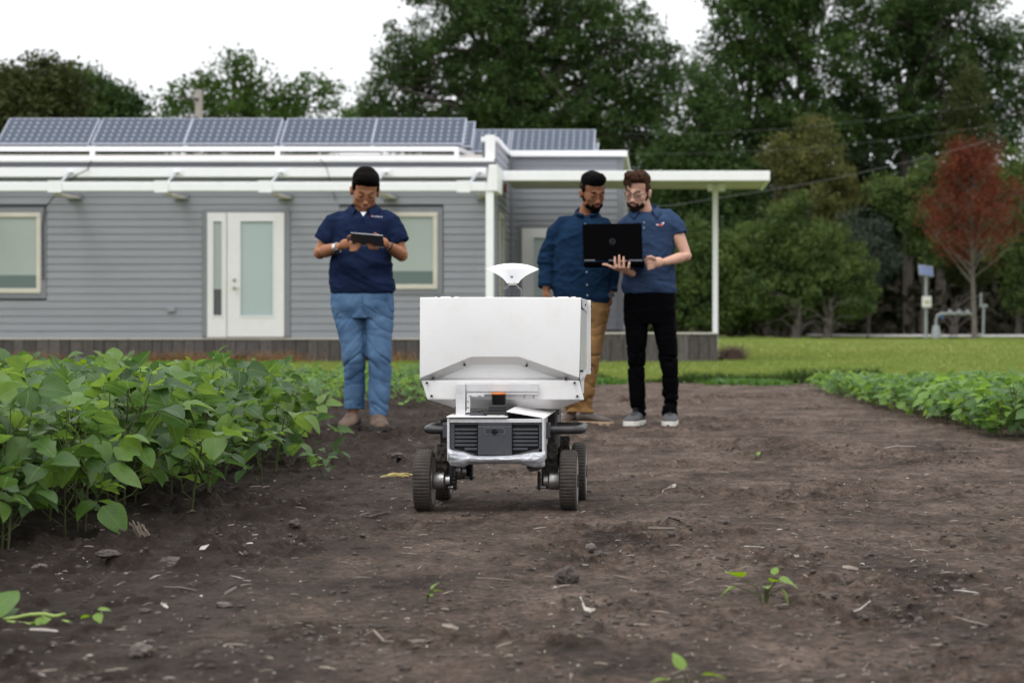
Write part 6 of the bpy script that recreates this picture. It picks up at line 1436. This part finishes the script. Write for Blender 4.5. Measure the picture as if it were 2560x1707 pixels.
def text(root, body, size, loc, rot, m, name='lettering', ext=0.0004):
    cu = bpy.data.curves.new(name, 'FONT'); cu.body = body; cu.size = size; cu.extrude = ext; cu.align_x = 'CENTER'; cu.align_y = 'CENTER'
    t = bpy.data.objects.new('tmp', cu); COL.objects.link(t); dg = bpy.context.evaluated_depsgraph_get(); dg.update(); me = bpy.data.meshes.new_from_object(t.evaluated_get(dg)); bpy.data.objects.remove(t); me.name = name
    o = bpy.data.objects.new(name, me); me.materials.clear(); me.materials.append(m); COL.objects.link(o); o.parent = root; o.location = loc; o.rotation_euler = rot; return o
M_wht = mat('white_thread', (0.62, 0.62, 0.66), 0.7); M_redt = mat('red_thread', (0.45, 0.05, 0.05), 0.7)
text(A.root, 'EarthSense', 0.0155, p(943, 541.5, -.137), (R(90), R(3), R(12)), M_wht)
MB().lathe([(.005, 0), (.005, -.001)], p(928.5, 540.5, -.140), 'y', 12).build('emblem', M_redt, A.root, world=False)
# jeans
def foldsJ(c):
    x, y, z = c[:, 0], c[:, 1], c[:, 2]; kn = np.exp(-((z - ZZ(905, 12.9)) / .11) ** 2); cr = np.exp(-((z - ZZ(790, 12.9)) / .10) ** 2); an = np.exp(-((z - ZZ(1010, 12.9)) / .07) ** 2)
    s_ = np.sign(x - 0.005); f = ridge(fbm(x * 5, y * 6, z * 16 + s_ * x * 12, 3)) ** 3; g_ = ridge(fbm(x * 7 + z * 6 * s_, y * 5, z * 8, 3)) ** 3
    return -(0.022 * kn + 0.012 * cr + 0.018 * an + 0.003) * 0.55 * (ridge(fbm(x * 4, y * 5, z * 11 + s_ * x * 9, 2)) ** 8 - .15) - 0.004 * (ridge(fbm(x * 7 + z * 6 * s_, y * 6, z * 8, 2)) ** 10 - .1)
jm = MB()
loft(jm, [(p(906, 795, .02), .185, .125, 2.6), (p(906, 765, .02), .205, .140, 2.6), (p(906, 745, .02), .205, .138, 2.6), (p(905, 728, .02), .198, .132, 2.6)])
def leg(mb, rows):                                # rows: (y, x_left, x_right, dy, depth radius)
    loft(mb, [(p_((a + b) / 2, yy, dy), abs(XX(b, dd) - XX(a, dd)) / 2, dr, 2.2) for yy, a, b, dy, dr in rows for p_, dd in ((CUR.pt, CUR.d + dy),)])
CUR = A
leg(jm, [(1022, 861, 912, .07, .070), (1000, 861, 912, .06, .068), (960, 859, 913, .04, .070), (925, 858, 914, .02, .075), (900, 856, 914, .0, .082), (860, 850, 914, .0, .094), (820, 842, 912, .01, .108), (790, 834, 910, .02, .118), (770, 830, 908, .02, .12)])
leg(jm, [(1040, 924, 970, .0, .068), (1000, 921, 973, .0, .068), (960, 921, 977, .0, .070), (920, 922, 979, -.01, .076), (890, 918, 977, -.02, .084), (850, 915, 979, .0, .096), (820, 913, 983, .01, .108), (790, 911, 985, .02, .118), (770, 908, 986, .02, .12)])
remesh(jm, 'jeans', 0.0065, M_jeans, A.root, foldsJ)
for a, b, c in ((p(828, 738, -.06), p(838, 750, -.10), p(853, 740, -.125)), (p(955, 738, -.125), p(968, 748, -.10), p(983, 736, -.06))):
    MB().tube([a, b, c], .0025, 5).build('pocket_seam', mat('denim_dark', (0.05, 0.10, 0.2), 0.8), A.root, world=False)
MB().tube([p(905, 738, -.122), p(906, 765, -.126), p(908, 780, -.118)], .003, 5).build('fly_seam', bpy.data.materials['denim_dark'], A.root, world=False)
shoe(A, p(888, 1052, .10) * 1, p(862, 1075, -.12), .115, .105, M_boot, M_sole, 'boot'); shoe(A, p(944, 1058, .04), p(950, 1080, -.20), .118, .100, M_boot, M_sole, 'boot')
for o in A.root.children:
    if o.name.startswith('boot'): o.location.z = 0
# watch and bracelet
MB().lathe([(.031, -.011), (.034, -.011), (.034, .011), (.031, .011)], (0, 0, 0), 'x', 24).build('watch_strap', M_watchm, A.root, world=False, smooth=True)
wstrap = [o for o in A.root.children if o.name.startswith('watch_strap')][0]; dv = (pmL - wrL).normalized(); wstrap.rotation_euler = dv.to_track_quat('X', 'Z').to_euler(); wstrap.location = wrL.lerp(pmL, -.25) 
w = MB().lathe([(.018, 0), (.020, .004), (.018, .010)], (0, 0, 0), 'z', 20).build('watch_face', mat('watch_dark', (0.03, 0.03, 0.035), 0.2), A.root, world=False, smooth=True); w.location = wstrap.location + Vector((.004, -.026, -.022)); w.rotation_euler = Vector((.1, -.75, -.6)).to_track_quat('Z', 'Y').to_euler()
MB().lathe([(.0295, -.003), (.0315, -.003), (.0315, .003), (.0295, .003)], (0, 0, 0), 'x', 20).build('bracelet', M_black, A.root, world=False)
br = [o for o in A.root.children if o.name.startswith('bracelet')][0]; br.rotation_euler = (pmR - wrR).to_track_quat('X', 'Z').to_euler(); br.location = wrR.lerp(pmR, -.1)
# tablet: a thing of its own, held in both hands
tabt = thing('tablet', 'small grey-backed tablet with a white edge held by the man in jeans', 'tablet', A.root.location + p(919, 600, -.33))
tw, th = .205, .135; Mt = Matrix.Rotation(R(-3.5), 3, 'Y') @ Matrix.Rotation(R(-52), 3, 'X')
# local: x across, y up the screen, z = screen normal turned to the face
Mt = Matrix.Rotation(R(5), 3, 'Y') @ Matrix.Rotation(R(180 - 29), 3, 'X')
def tb(name, c, h, m, bev=0.003):
    o = MB().box((-h[0], -h[1], -h[2]), h).build(name, m, tabt, world=False, bevel=bev); o.rotation_euler = Mt.to_euler(); o.location = Mt @ Vector(c); return o
tb('case', (0, 0, 0), (tw / 2, th / 2, .0035), mat('tablet_back', (0.045, 0.042, 0.045), 0.4))
tb('bezel', (0, 0, -.0045), (tw / 2 - .002, th / 2 - .002, .0008), mat('tablet_white', (0.7, 0.7, 0.72), 0.3), 0)
tb('screen', (0, 0, -.0056), (tw / 2 - .014, th / 2 - .012, .0002), mat('tablet_screen', (0.05, 0.06, 0.07), 0.1), 0)
tb('edge', (0, -th / 2 - .001, 0), (tw / 2 - .004, .0012, .0042), bpy.data.materials['tablet_white'], 0.001)

# ---------------- the bearded man in the dark blue shirt
Bf = Fig(1462, 13.8, 'bearded man in dark blue long-sleeved shirt and khaki trousers leaning towards the laptop'); p = Bf.pt
skB = skin_mat('skin_brown', (0.26, 0.118, 0.062), (0.19, 0.080, 0.042)); hairB = hairmat('hair_jet', (0.005, 0.0045, 0.0045)); lipB = mat('lips_brown', (0.20, 0.07, 0.055), 0.45)
MBh = Matrix.Rotation(R(26), 3, 'Z') @ Matrix.Rotation(R(20), 3, 'X') @ Matrix.Rotation(R(-4), 3, 'Y')
hB = p(1482, 479, -.03); mb = MB(); head_parts(mb, hB, MBh, 1.03)
limb(mb, [p(1462, 560, .03), p(1468, 530, .02), hB + Vector((-.012, .02, -.05))], [.070, .056, .054])
limb(mb, [p(1460, 575, .03), p(1457, 650, .03), p(1460, 750, .03)], [.085, .09, .085])
shL, elL, wrL = p(1402, 575, .02), p(1368, 650, .05), p(1366, 720, .0)
limb(mb, [shL, elL, wrL], [.045, .038, .030]); mb.ell(p(1366, 738, -.01), (.030, .026, .048))
for k in range(4): b0 = p(1361 + k * 3.4, 748, -.030 + .014 * k); finger(mb, [b0, b0 + Vector((.002, -.006, -.03)), b0 + Vector((.004, -.002, -.052)), b0 + Vector((.004, .006, -.068))], .009)
b0 = p(1372, 735, -.03); finger(mb, [b0, b0 + Vector((.012, -.014, -.03)), b0 + Vector((.014, -.014, -.052))], .010)
shR, elR, wrR = p(1516, 580, .02), p(1530, 655, .06), p(1524, 735, .0)
limb(mb, [shR, elR, wrR], [.045, .038, .029]); mb.ell(p(1519, 752, -.005), (.036, .028, .046))
for k in range(4): b0 = p(1511 + k * 3.6, 760, -.012); finger(mb, [b0, b0 + Vector((0, -.008, -.028)), b0 + Vector((0, -.004, -.050)), b0 + Vector((0, .004, -.065))], .009)
b0 = p(1509, 748, -.02); finger(mb, [b0, b0 + Vector((-.014, -.010, -.024)), b0 + Vector((-.016, -.006, -.045))], .010)
for hip, kn, an in ((p(1430, 775, .02), p(1428, 905, .03), p(1430, 1030, .05)), (p(1492, 775, .02), p(1478, 905, .0), p(1467, 1030, .02))): limb(mb, [hip, kn, an], [.068, .040, .034])
remesh(mb, 'body', 0.0048, skB, Bf.root, smooth=7)
face_bits(Bf.root, hB, MBh, skB, lipB, hairB, 1.03, smile=0.004, brow=.0036)
T = lambda o, k=1.03: hB + MBh @ (Vector(o) * k); hm = MB()
hm.ell(T((0, .018, .068)), (.080, .098, .070), MBh, 20, 14).ell(T((0, .058, .02)), (.072, .058, .066), MBh).ell(T((.006, -.034, .098)), (.070, .060, .042), MBh).ell(T((.0, -.055, .080)), (.060, .036, .036), MBh)
for s_ in (-1, 1): hm.ell(T((s_ * .069, .002, .028)), (.011, .030, .040), MBh)
remesh(hm, 'hair', 0.0045, hairB, Bf.root, lambda c: 0.011 * (fbm(c[:, 0] * 55, c[:, 1] * 55, c[:, 2] * 55, 3) - 0.45))
def beard(root, hc, M, k, m, name='beard', full=1.0):
    T = lambda o: hc + M @ (Vector(o) * k); b = MB(); e = lambda o, r: b.ell(T(o), tuple(q * k for q in r), M, 16, 10)
    e((0, -.062, -.106), (.036 * full, .030, .026)); e((0, -.050, -.092), (.052, .034, .022))
    for s_ in (-1, 1):
        e((s_ * .046, -.036, -.082), (.016, .032, .026)); e((s_ * .0605, -.012, -.056), (.009, .024, .034)); e((s_ * .056, -.022, -.068), (.010, .024, .028)); e((s_ * .069, .002, -.022), (.006, .013, .030)); e((s_ * .028, -.079, -.078), (.006, .010, .020))
        b.tube([T((s_ * .003, -.101, -.0605)), T((s_ * .016, -.0985, -.0625)), T((s_ * .030, -.088, -.072))], [.0038, .0048, .0035], 8)
    return remesh(b, name, 0.0035, m, root, lambda c: 0.005 * (fbm(c[:, 0] * 80, c[:, 1] * 80, c[:, 2] * 80, 2) - 0.5), smooth=4)
beard(Bf.root, hB, MBh, 1.03, hairB)
def foldsB(c):
    x, y, z = c[:, 0], c[:, 1], c[:, 2]; f1 = ridge(fbm(x * 4 + z * 4, y * 4, z * 7 - x * 4, 3)) ** 3; f2 = ridge(fbm(x * 3, y * 3, z * 14, 3)) ** 3; el_ = np.exp(-((z - ZZ(655, 13.8)) / .12) ** 2) * (np.abs(x + .02) > .17)
    return 0.011 * (f1 - .3) + 0.015 * el_ * (f2 - .35) + 0.004 * (ridge(fbm(x * 14, y * 14, z * 22, 3)) ** 4 - .2)
sm = MB(); cy = .02
loft(sm, [(p(1456, 752, cy), .192, .125), (p(1455, 735, cy), .200, .130), (p(1455, 700, cy), .200, .135), (p(1456, 660, cy), .198, .135), (p(1458, 620, cy), .200, .130), (p(1460, 590, cy), .198, .125), (p(1461, 570, cy), .190, .115), (p(1462, 557, cy), .172, .100, 2.2, .1), (p(1464, 546, cy), .125, .086, 2.1, .25), (p(1467, 536, cy + .005), .080, .070, 2, .4), (p(1468, 531, cy + .008), .068, .064, 2, .45)])
sm.ell(p(1490, 745, .0), (.10, .11, .065))
sm.tube([p(1445, 553, .02), p(1410, 561, .02), p(1393, 582, .02), p(1375, 630, .05), p(1368, 670, .05), p(1366, 717, .01)], [.045, .062, .066, .064, .062, .054], 20)
sm.tube([p(1485, 555, .02), p(1508, 562, .02), p(1519, 584, .02), p(1529, 630, .06), p(1529, 670, .06), p(1525, 728, .02)], [.042, .058, .062, .061, .058, .050], 20)
remesh(sm, 'shirt', 0.0065, M_shirt, Bf.root, foldsB, smooth=9)
collar(Bf.root, p(1468, 533, .008), .070, .068, .014, M_shirt, .6, .45, .006, .0, .022)
for py in (560, 600, 640, 680, 712, 738): MB().lathe([(.0055, 0), (.0055, -.003)], p(1463 + (py - 560) * .03, py, -.137 + (.03 if py < 580 else 0)), 'y', 10).build('button', M_btn, Bf.root, world=False)
MB().tube([p(1350, 713, -.03), p(1366, 716, -.056), p(1381, 713, -.03)], .004, 6).build('cuff_seam', M_shirt, Bf.root, world=False)
def foldsK(c):
    x, y, z = c[:, 0], c[:, 1], c[:, 2]; an = np.exp(-((z - ZZ(1000, 13.8)) / .08) ** 2); kn = np.exp(-((z - ZZ(900, 13.8)) / .1) ** 2); f = ridge(fbm(x * 5, y * 6, z * 15, 3)) ** 3
    return -(0.020 * an + 0.014 * kn + 0.006) * (ridge(fbm(x * 6, y * 6, z * 14, 2)) ** 8 - .15)
CUR = Bf; km = MB(); loft(km, [(p(1462, 800, .02), .165, .115), (p(1461, 770, .02), .178, .125), (p(1460, 745, .02), .175, .12)])
leg(km, [(1030, 1412, 1452, .05, .062), (980, 1410, 1453, .04, .064), (920, 1405, 1455, .02, .07), (860, 1400, 1458, .02, .09), (800, 1396, 1460, .02, .11), (770, 1396, 1462, .02, .115)])
leg(km, [(1032, 1443, 1486, .02, .062), (1005, 1443, 1482, .01, .064), (950, 1450, 1492, .0, .066), (905, 1452, 1498, -.01, .074), (860, 1456, 1507, .0, .09), (810, 1460, 1518, .02, .105), (775, 1462, 1524, .02, .115)])
remesh(km, 'trousers', 0.0065, M_khaki, Bf.root, foldsK)
M_tan = mat('tan_leather', (0.24, 0.12, 0.062), 0.6, var=0.15)
M_two = mat('brown_shoe', (0.060, 0.036, 0.024), 0.6, c2=(0.022, 0.016, 0.013), vscale=14); M_tansole = mat('pale_sole', (0.38, 0.26, 0.17), 0.8)
shB = shoe(Bf, p(1446, 1049, .02), p(1530, 1061, -.06), .098, .080, M_two, M_tansole)
sh2 = shoe(Bf, p(1432, 1049, .10), p(1400, 1058, -.12), .098, .075, M_two, M_tansole)
for s_ in (shB, sh2): s_.location.z -= 0.0
o = MB().lathe([(.034, -.012), (.037, -.012), (.037, .012), (.034, .012)], p(1524, 738, .0), 'z', 20).box(p(1517, 744, -.048), p(1531, 732, -.034)).build('watch', mat('navy_watch', (0.01, 0.014, 0.03), 0.3), Bf.root, world=False)

# ---------------- the man with glasses holding the laptop
Cf = Fig(1622, 13.7, 'bearded man with glasses in slate blue polo and black trousers holding a laptop'); p = Cf.pt
skC = skin_mat('skin_fair', (0.56, 0.345, 0.255), (0.46, 0.26, 0.19)); hairC = hairmat('hair_brown', (0.060, 0.030, 0.018)); beardC = hairmat('beard_dark', (0.022, 0.013, 0.010)); lipC = mat('lips_pink', (0.36, 0.15, 0.13), 0.4)
MCh = Matrix.Rotation(R(-20), 3, 'Z') @ Matrix.Rotation(R(17), 3, 'X') @ Matrix.Rotation(R(6), 3, 'Y')
hC = p(1594, 477, -.03); mb = MB(); head_parts(mb, hC, MCh, 1.03)
limb(mb, [p(1618, 560, .03), p(1613, 535, .02), hC + Vector((.02, .025, -.05))], [.070, .056, .054])
limb(mb, [p(1620, 570, .03), p(1624, 640, .03), p(1624, 740, .03)], [.08, .085, .08])
shR, elR, wrR = p(1682, 556, .02), p(1716, 640, -.02), p(1660, 655, -.20)
limb(mb, [shR, shR.lerp(elR, .5), elR, elR.lerp(wrR, .3), elR.lerp(wrR, .7), wrR], [.044, .045, .037, .038, .031, .025])
hc = p(1638, 656, -.245); mb.ell(hc.lerp(wrR, .25), (.048, .026, .036), Matrix.Rotation(R(-8), 3, 'Y'))
for k in range(4):
    b0 = hc + Vector((-.012, -.004 + .002 * k, .014 - .0165 * k)); finger(mb, [b0, b0 + Vector((-.026, -.022, .006 - .004 * k)), b0 + Vector((-.046 + .004 * k, -.022, .006 - .006 * k)), b0 + Vector((-.062 + .008 * k, -.010, -.004 * k))], .0108)
b0 = hc + Vector((-.004, -.020, .026)); finger(mb, [b0, b0 + Vector((-.026, -.016, .012)), b0 + Vector((-.050, -.012, .008))], .0112)
shL, elL, wrL = p(1574, 585, .03), p(1562, 668, -.02), p(1580, 683, -.16)
limb(mb, [shL, elL, wrL], [.040, .036, .027])
# left hand under the laptop, fingers up over its back
pc = p(1556, 672, -.30); mb.ell(pc.lerp(wrL, .15), (.044, .040, .022), Matrix.Rotation(R(12), 3, 'Y')); limb(mb, [wrL, pc], [.027, .026])
for k, (px, top_) in enumerate(((1536, 643), (1547, 639), (1558, 643), (1569, 656))):
    b0 = pc + Vector(((px - 1553) * 13.4 / F * .8, -.012, -.002)); t_ = p(px + (1 if k < 3 else 4), top_, -.352)
    finger(mb, [b0, Vector(((b0.x * .4 + t_.x * .6), -.352, b0.z + .008)), Vector((t_.x, -.358, (t_.z + b0.z) / 2 + .012)), t_], .0112)
b0 = p(1545, 674, -.31); finger(mb, [b0, p(1530, 668, -.325), p(1517, 662, -.33), p(1507, 661, -.335)], .0118)
for hip, kn, an in ((p(1592, 770, .02), p(1594, 900, .0), p(1598, 1035, .03)), (p(1660, 770, .02), p(1674, 900, .0), p(1676, 1035, .02))): limb(mb, [hip, kn, an], [.062, .036, .032])
remesh(mb, 'body', 0.0048, skC, Cf.root, smooth=7)
face_bits(Cf.root, hC, MCh, skC, lipC, beardC, 1.03, smile=0.0, brow=.0030)
T = lambda o, k=1.03: hC + MCh @ (Vector(o) * k); hm = MB()
hm.ell(T((0, .022, .066)), (.082, .096, .068), MCh, 20, 14).ell(T((0, .055, .02)), (.074, .058, .066), MCh).ell(T((-.006, -.040, .098)), (.074, .058, .042), MCh).ell(T((-.030, -.052, .112)), (.046, .046, .030), MCh)
for s_ in (-1, 1): hm.ell(T((s_ * .071, -.004, .032)), (.012, .030, .040), MCh)
rs = random.Random(12)
for k in range(34):
    a = rs.uniform(-.06, .05); hm.tube([T((a, -.03 + rs.uniform(-.02, .05), .115)), T((a - .012, -.070 + rs.uniform(-.01, .05), .126 + rs.uniform(-.01, .012))), T((a - .022 + rs.uniform(-.01, .01), -.090 + rs.uniform(-.01, .06), .112 + rs.uniform(-.022, .02)))], [.010, .008, .003], 7)
for k in range(9):
    a = -.062 + k * .006; hm.tube([T((a, -.06, .10)), T((a - .006, -.088, .078)), T((a - .003, -.092, .050 + rs.uniform(-.012, .02)))], [.009, .006, .002], 6)
remesh(hm, 'hair', 0.0042, hairC, Cf.root, lambda c: 0.012 * (fbm(c[:, 0] * 45, c[:, 1] * 45, c[:, 2] * 30, 3) - 0.45), smooth=1)
beard(Cf.root, hC, MCh, 1.03, beardC)
# glasses
gm = MB()
for s_ in (-1, 1):
    gm.tube([T((s_ * .033 + .023 * math.cos(a), -.101 + abs(s_ * .033 + .023 * math.cos(a)) * .12, -.005 + .019 * math.sin(a))) for a in [k * math.pi / 10 for k in range(21)]], .0019, 6, caps=False)
    gm.tube([T((s_ * .056, -.094, .002)), T((s_ * .073, -.080, .002)), T((s_ * .082, -.01, .002)), T((s_ * .084, .015, -.006))], .0018, 6)
gm.tube([T((-.011, -.103, .000)), T((0, -.106, .004)), T((.011, -.103, .000))], .0018, 6)
gm.build('glasses', mat('glasses_frame', (0.02, 0.015, 0.02), 0.3), Cf.root, smooth='all', world=False)
def foldsC(c):
    x, y, z = c[:, 0], c[:, 1], c[:, 2]; zb = ZZ(731, 13.7); low = np.exp(-((z - zb - .08) / .09) ** 2)
    f1 = ridge(fbm(x * 2.5, y * 3, z * 12 + x * 2, 3)) ** 3; f2 = ridge(fbm(x * 5 - z * 5, y * 4, z * 5 + x * 4, 3)) ** 4
    return 0.012 * low * (f1 - .3) + 0.009 * (f2 - .25) + 0.004 * (ridge(fbm(x * 14, y * 14, z * 22, 3)) ** 4 - .2)
sm = MB(); cy = .02
loft(sm, [(p(1624, 732, cy), .180, .118), (p(1623, 715, cy), .180, .120), (p(1623, 680, cy), .172, .118), (p(1623, 640, cy), .168, .115), (p(1623, 600, cy), .172, .115), (p(1622, 575, cy), .178, .112), (p(1620, 552, cy), .182, .105), (p(1619, 541, cy), .160, .092, 2.2, .1), (p(1616, 530, cy + .005), .105, .078, 2.1, .3), (p(1614, 522, cy + .01), .072, .066, 2, .45)])
hi, ho = p(1685, 590, .0), p(1713, 577, .0); hcn = (hi + ho) / 2
sm.tube([p(1640, 534, .02), p(1668, 543, .02), p(1684, 556, .02), p(1694, 568, .01), p(1700, 586, .0)], [.040, .055, .059, .056, .054], 20)
sm.tube([p(1595, 542, .02), p(1576, 552, .02), p(1562, 568, .02), p(1555, 600, .01)], [.042, .054, .058, .055], 20)
remesh(sm, 'polo_shirt', 0.0065, M_polo, Cf.root, foldsC, smooth=9)
collar(Cf.root, p(1614, 524, .010), .074, .072, .042, M_polo, 1.25)
for py in (556, 570): MB().lathe([(.005, 0), (.005, -.003)], p(1610, py, -.098), 'y', 10).build('button', M_btn, Cf.root, world=False)
# embroidered bird
def bird(cx, cy_, s, m, pts): return MB().prism([p(cx + x * s, cy_ + y * s, -.108) for x, y in pts], (0, .006, 0)).build('emblem', m, Cf.root, world=False)
bird(1651, 561, 1, M_redt, [(-6, 2), (-1, -2), (2, -3), (3, 0), (7, 3), (2, 5), (-3, 4)])
bird(1651, 561, 1, M_wht, [(-12, 1), (-7, -1), (-3, 1), (-7, 3)]); bird(1651, 561, 1, M_wht, [(3, -2), (6, -6), (11, -5), (8, -3), (9, -1), (6, 1)])
def foldsT(c):
    x, y, z = c[:, 0], c[:, 1], c[:, 2]; an = np.exp(-((z - ZZ(1010, 13.7)) / .09) ** 2); kn = np.exp(-((z - ZZ(905, 13.7)) / .1) ** 2); f = ridge(fbm(x * 5, y * 6, z * 15, 3)) ** 3
    return -(0.020 * an + 0.015 * kn + 0.004) * (ridge(fbm(x * 6, y * 6, z * 14, 2)) ** 8 - .15)
CUR = Cf; tm_ = MB(); loft(tm_, [(p(1624, 810, .02), .150, .105, 2.6), (p(1624, 780, .02), .178, .118, 2.6), (p(1624, 750, .02), .180, .118, 2.6), (p(1624, 728, .02), .174, .112, 2.6)])
leg(tm_, [(1040, 1578, 1618, .03, .066), (1010, 1576, 1614, .03, .062), (960, 1571, 1613, .02, .062), (920, 1569, 1612, .01, .065), (880, 1568, 1615, .0, .073), (840, 1564, 1619, .0, .085), (800, 1559, 1622, .02, .10), (770, 1558, 1624, .02, .108)])
leg(tm_, [(1038, 1654, 1697, .02, .066), (1010, 1655, 1697, .02, .062), (960, 1655, 1697, .01, .062), (920, 1652, 1695, .0, .066), (880, 1644, 1694, .0, .075), (840, 1637, 1692, .0, .088), (800, 1629, 1690, .02, .10), (770, 1624, 1690, .02, .108)])
remesh(tm_, 'trousers', 0.0065, M_blacktr, Cf.root, foldsT)
M_snk = mat('grey_sneaker', (0.055, 0.055, 0.06), 0.8, var=0.2, vscale=20); M_wsole = mat('white_sole', (0.62, 0.60, 0.55), 0.6, dirt=0.4, dscale=14)
for hl, te in ((p(1600, 1052, .08), p(1572, 1065, -.17)), (p(1677, 1052, .08), p(1674, 1066, -.18))):
    s_ = shoe(Cf, hl, te, .104, .085, M_snk, M_wsole, 'sneaker', .020)
    t_ = (hl * .45 + te * .55); dr = (te - hl).normalized()
    lc = MB()
    for k in range(4): q = hl.lerp(te, .38 + .08 * k) + Vector((0, 0, .098 - .012 * k)); lc.tube([q + Vector((-.022, 0, -.006)), q + Vector((0, -.004, .004)), q + Vector((.022, 0, -.006))], .003, 5)
    lo = lc.build('laces', M_wht if False else M_black, Cf.root, world=False)
for fg in (A, Bf, Cf):                            # soles rest on the ground
    for o in list(fg.root.children):
        if o.name.split('.')[0] in ('boot', 'shoe', 'sneaker'):
            zs = min((v.co.z for c in o.children for v in c.data.vertices)); gz_ = float(soil_h(np.array(fg.root.location.x), np.array(fg.d))); o.location.z = gz_ - zs - .004
# ---------------- laptop
lap = thing('laptop', 'open black laptop seen from behind, held by the man with glasses', 'laptop', Cf.root.location + p(1531, 650, -.30))
O = Cf.root.location
def LP(px, py, d): return P(px, py, d)
dl = 13.7 - .335; lc = [LP(1458, 652, dl), LP(1607, 650, dl), LP(1604.5, 558, dl + .05), LP(1456, 560, dl + .05)]
M_lap = mat('laptop_black', (0.0012, 0.0012, 0.0015), 0.6, spec=0.015)
MB().prism(lc, (0, .008, 0)).build('lid', M_lap, lap, bevel=.004)
sc_ = [q.lerp(sum(lc, Vector()) / 4, .05) + Vector((0, .0085, 0)) for q in lc]
MB().prism(sc_, (0, .0008, 0)).build('screen', mat('laptop_screen', (0.02, 0.03, 0.05), 0.1), lap)
bs = [LP(1459, 655, dl + .002), LP(1611, 653.5, dl + .002)]; dn = Vector((0, .235, -.012))
MB().prism([bs[0], bs[1], bs[1] + dn, bs[0] + dn], (0, 0, -.022)).build('base', M_lap, lap, bevel=.004)
M_hng = mat('hinge_grey', (0.16, 0.16, 0.17), 0.3, metal=0.6)
for a, b in ((1461, 1488), (1522, 1532), (1572, 1606)):
    MB().box(LP(a, 652.5, dl - .003), LP(b, 649.5, dl + .006)).build('hinge', M_hng, lap, bevel=.001)
cl_ = LP(1531, 604, dl + .025) + Vector((0, -.006, 0)); rr = 7.2 * dl / F
M_lg = mat('logo_grey', (0.075, 0.075, 0.08), 0.3, metal=0.5)
ring = MB(); n = 40
ring.add([cl_ + Vector((q * math.cos(2 * math.pi * k / n), yy, q * math.sin(2 * math.pi * k / n))) for q, yy in ((rr, 0), (rr * .88, 0), (rr * .88, .004), (rr, .004)) for k in range(n)],
         [(j * n + k, j * n + (k+1) % n, ((j+1) % 4) * n + (k+1) % n, ((j+1) % 4) * n + k) for j in range(4) for k in range(n)])
ring.build('emblem', M_lg, lap)
text(lap, 'DELL', rr * 0.72, cl_ - wloc(lap), (R(90), 0, 0), M_lg)
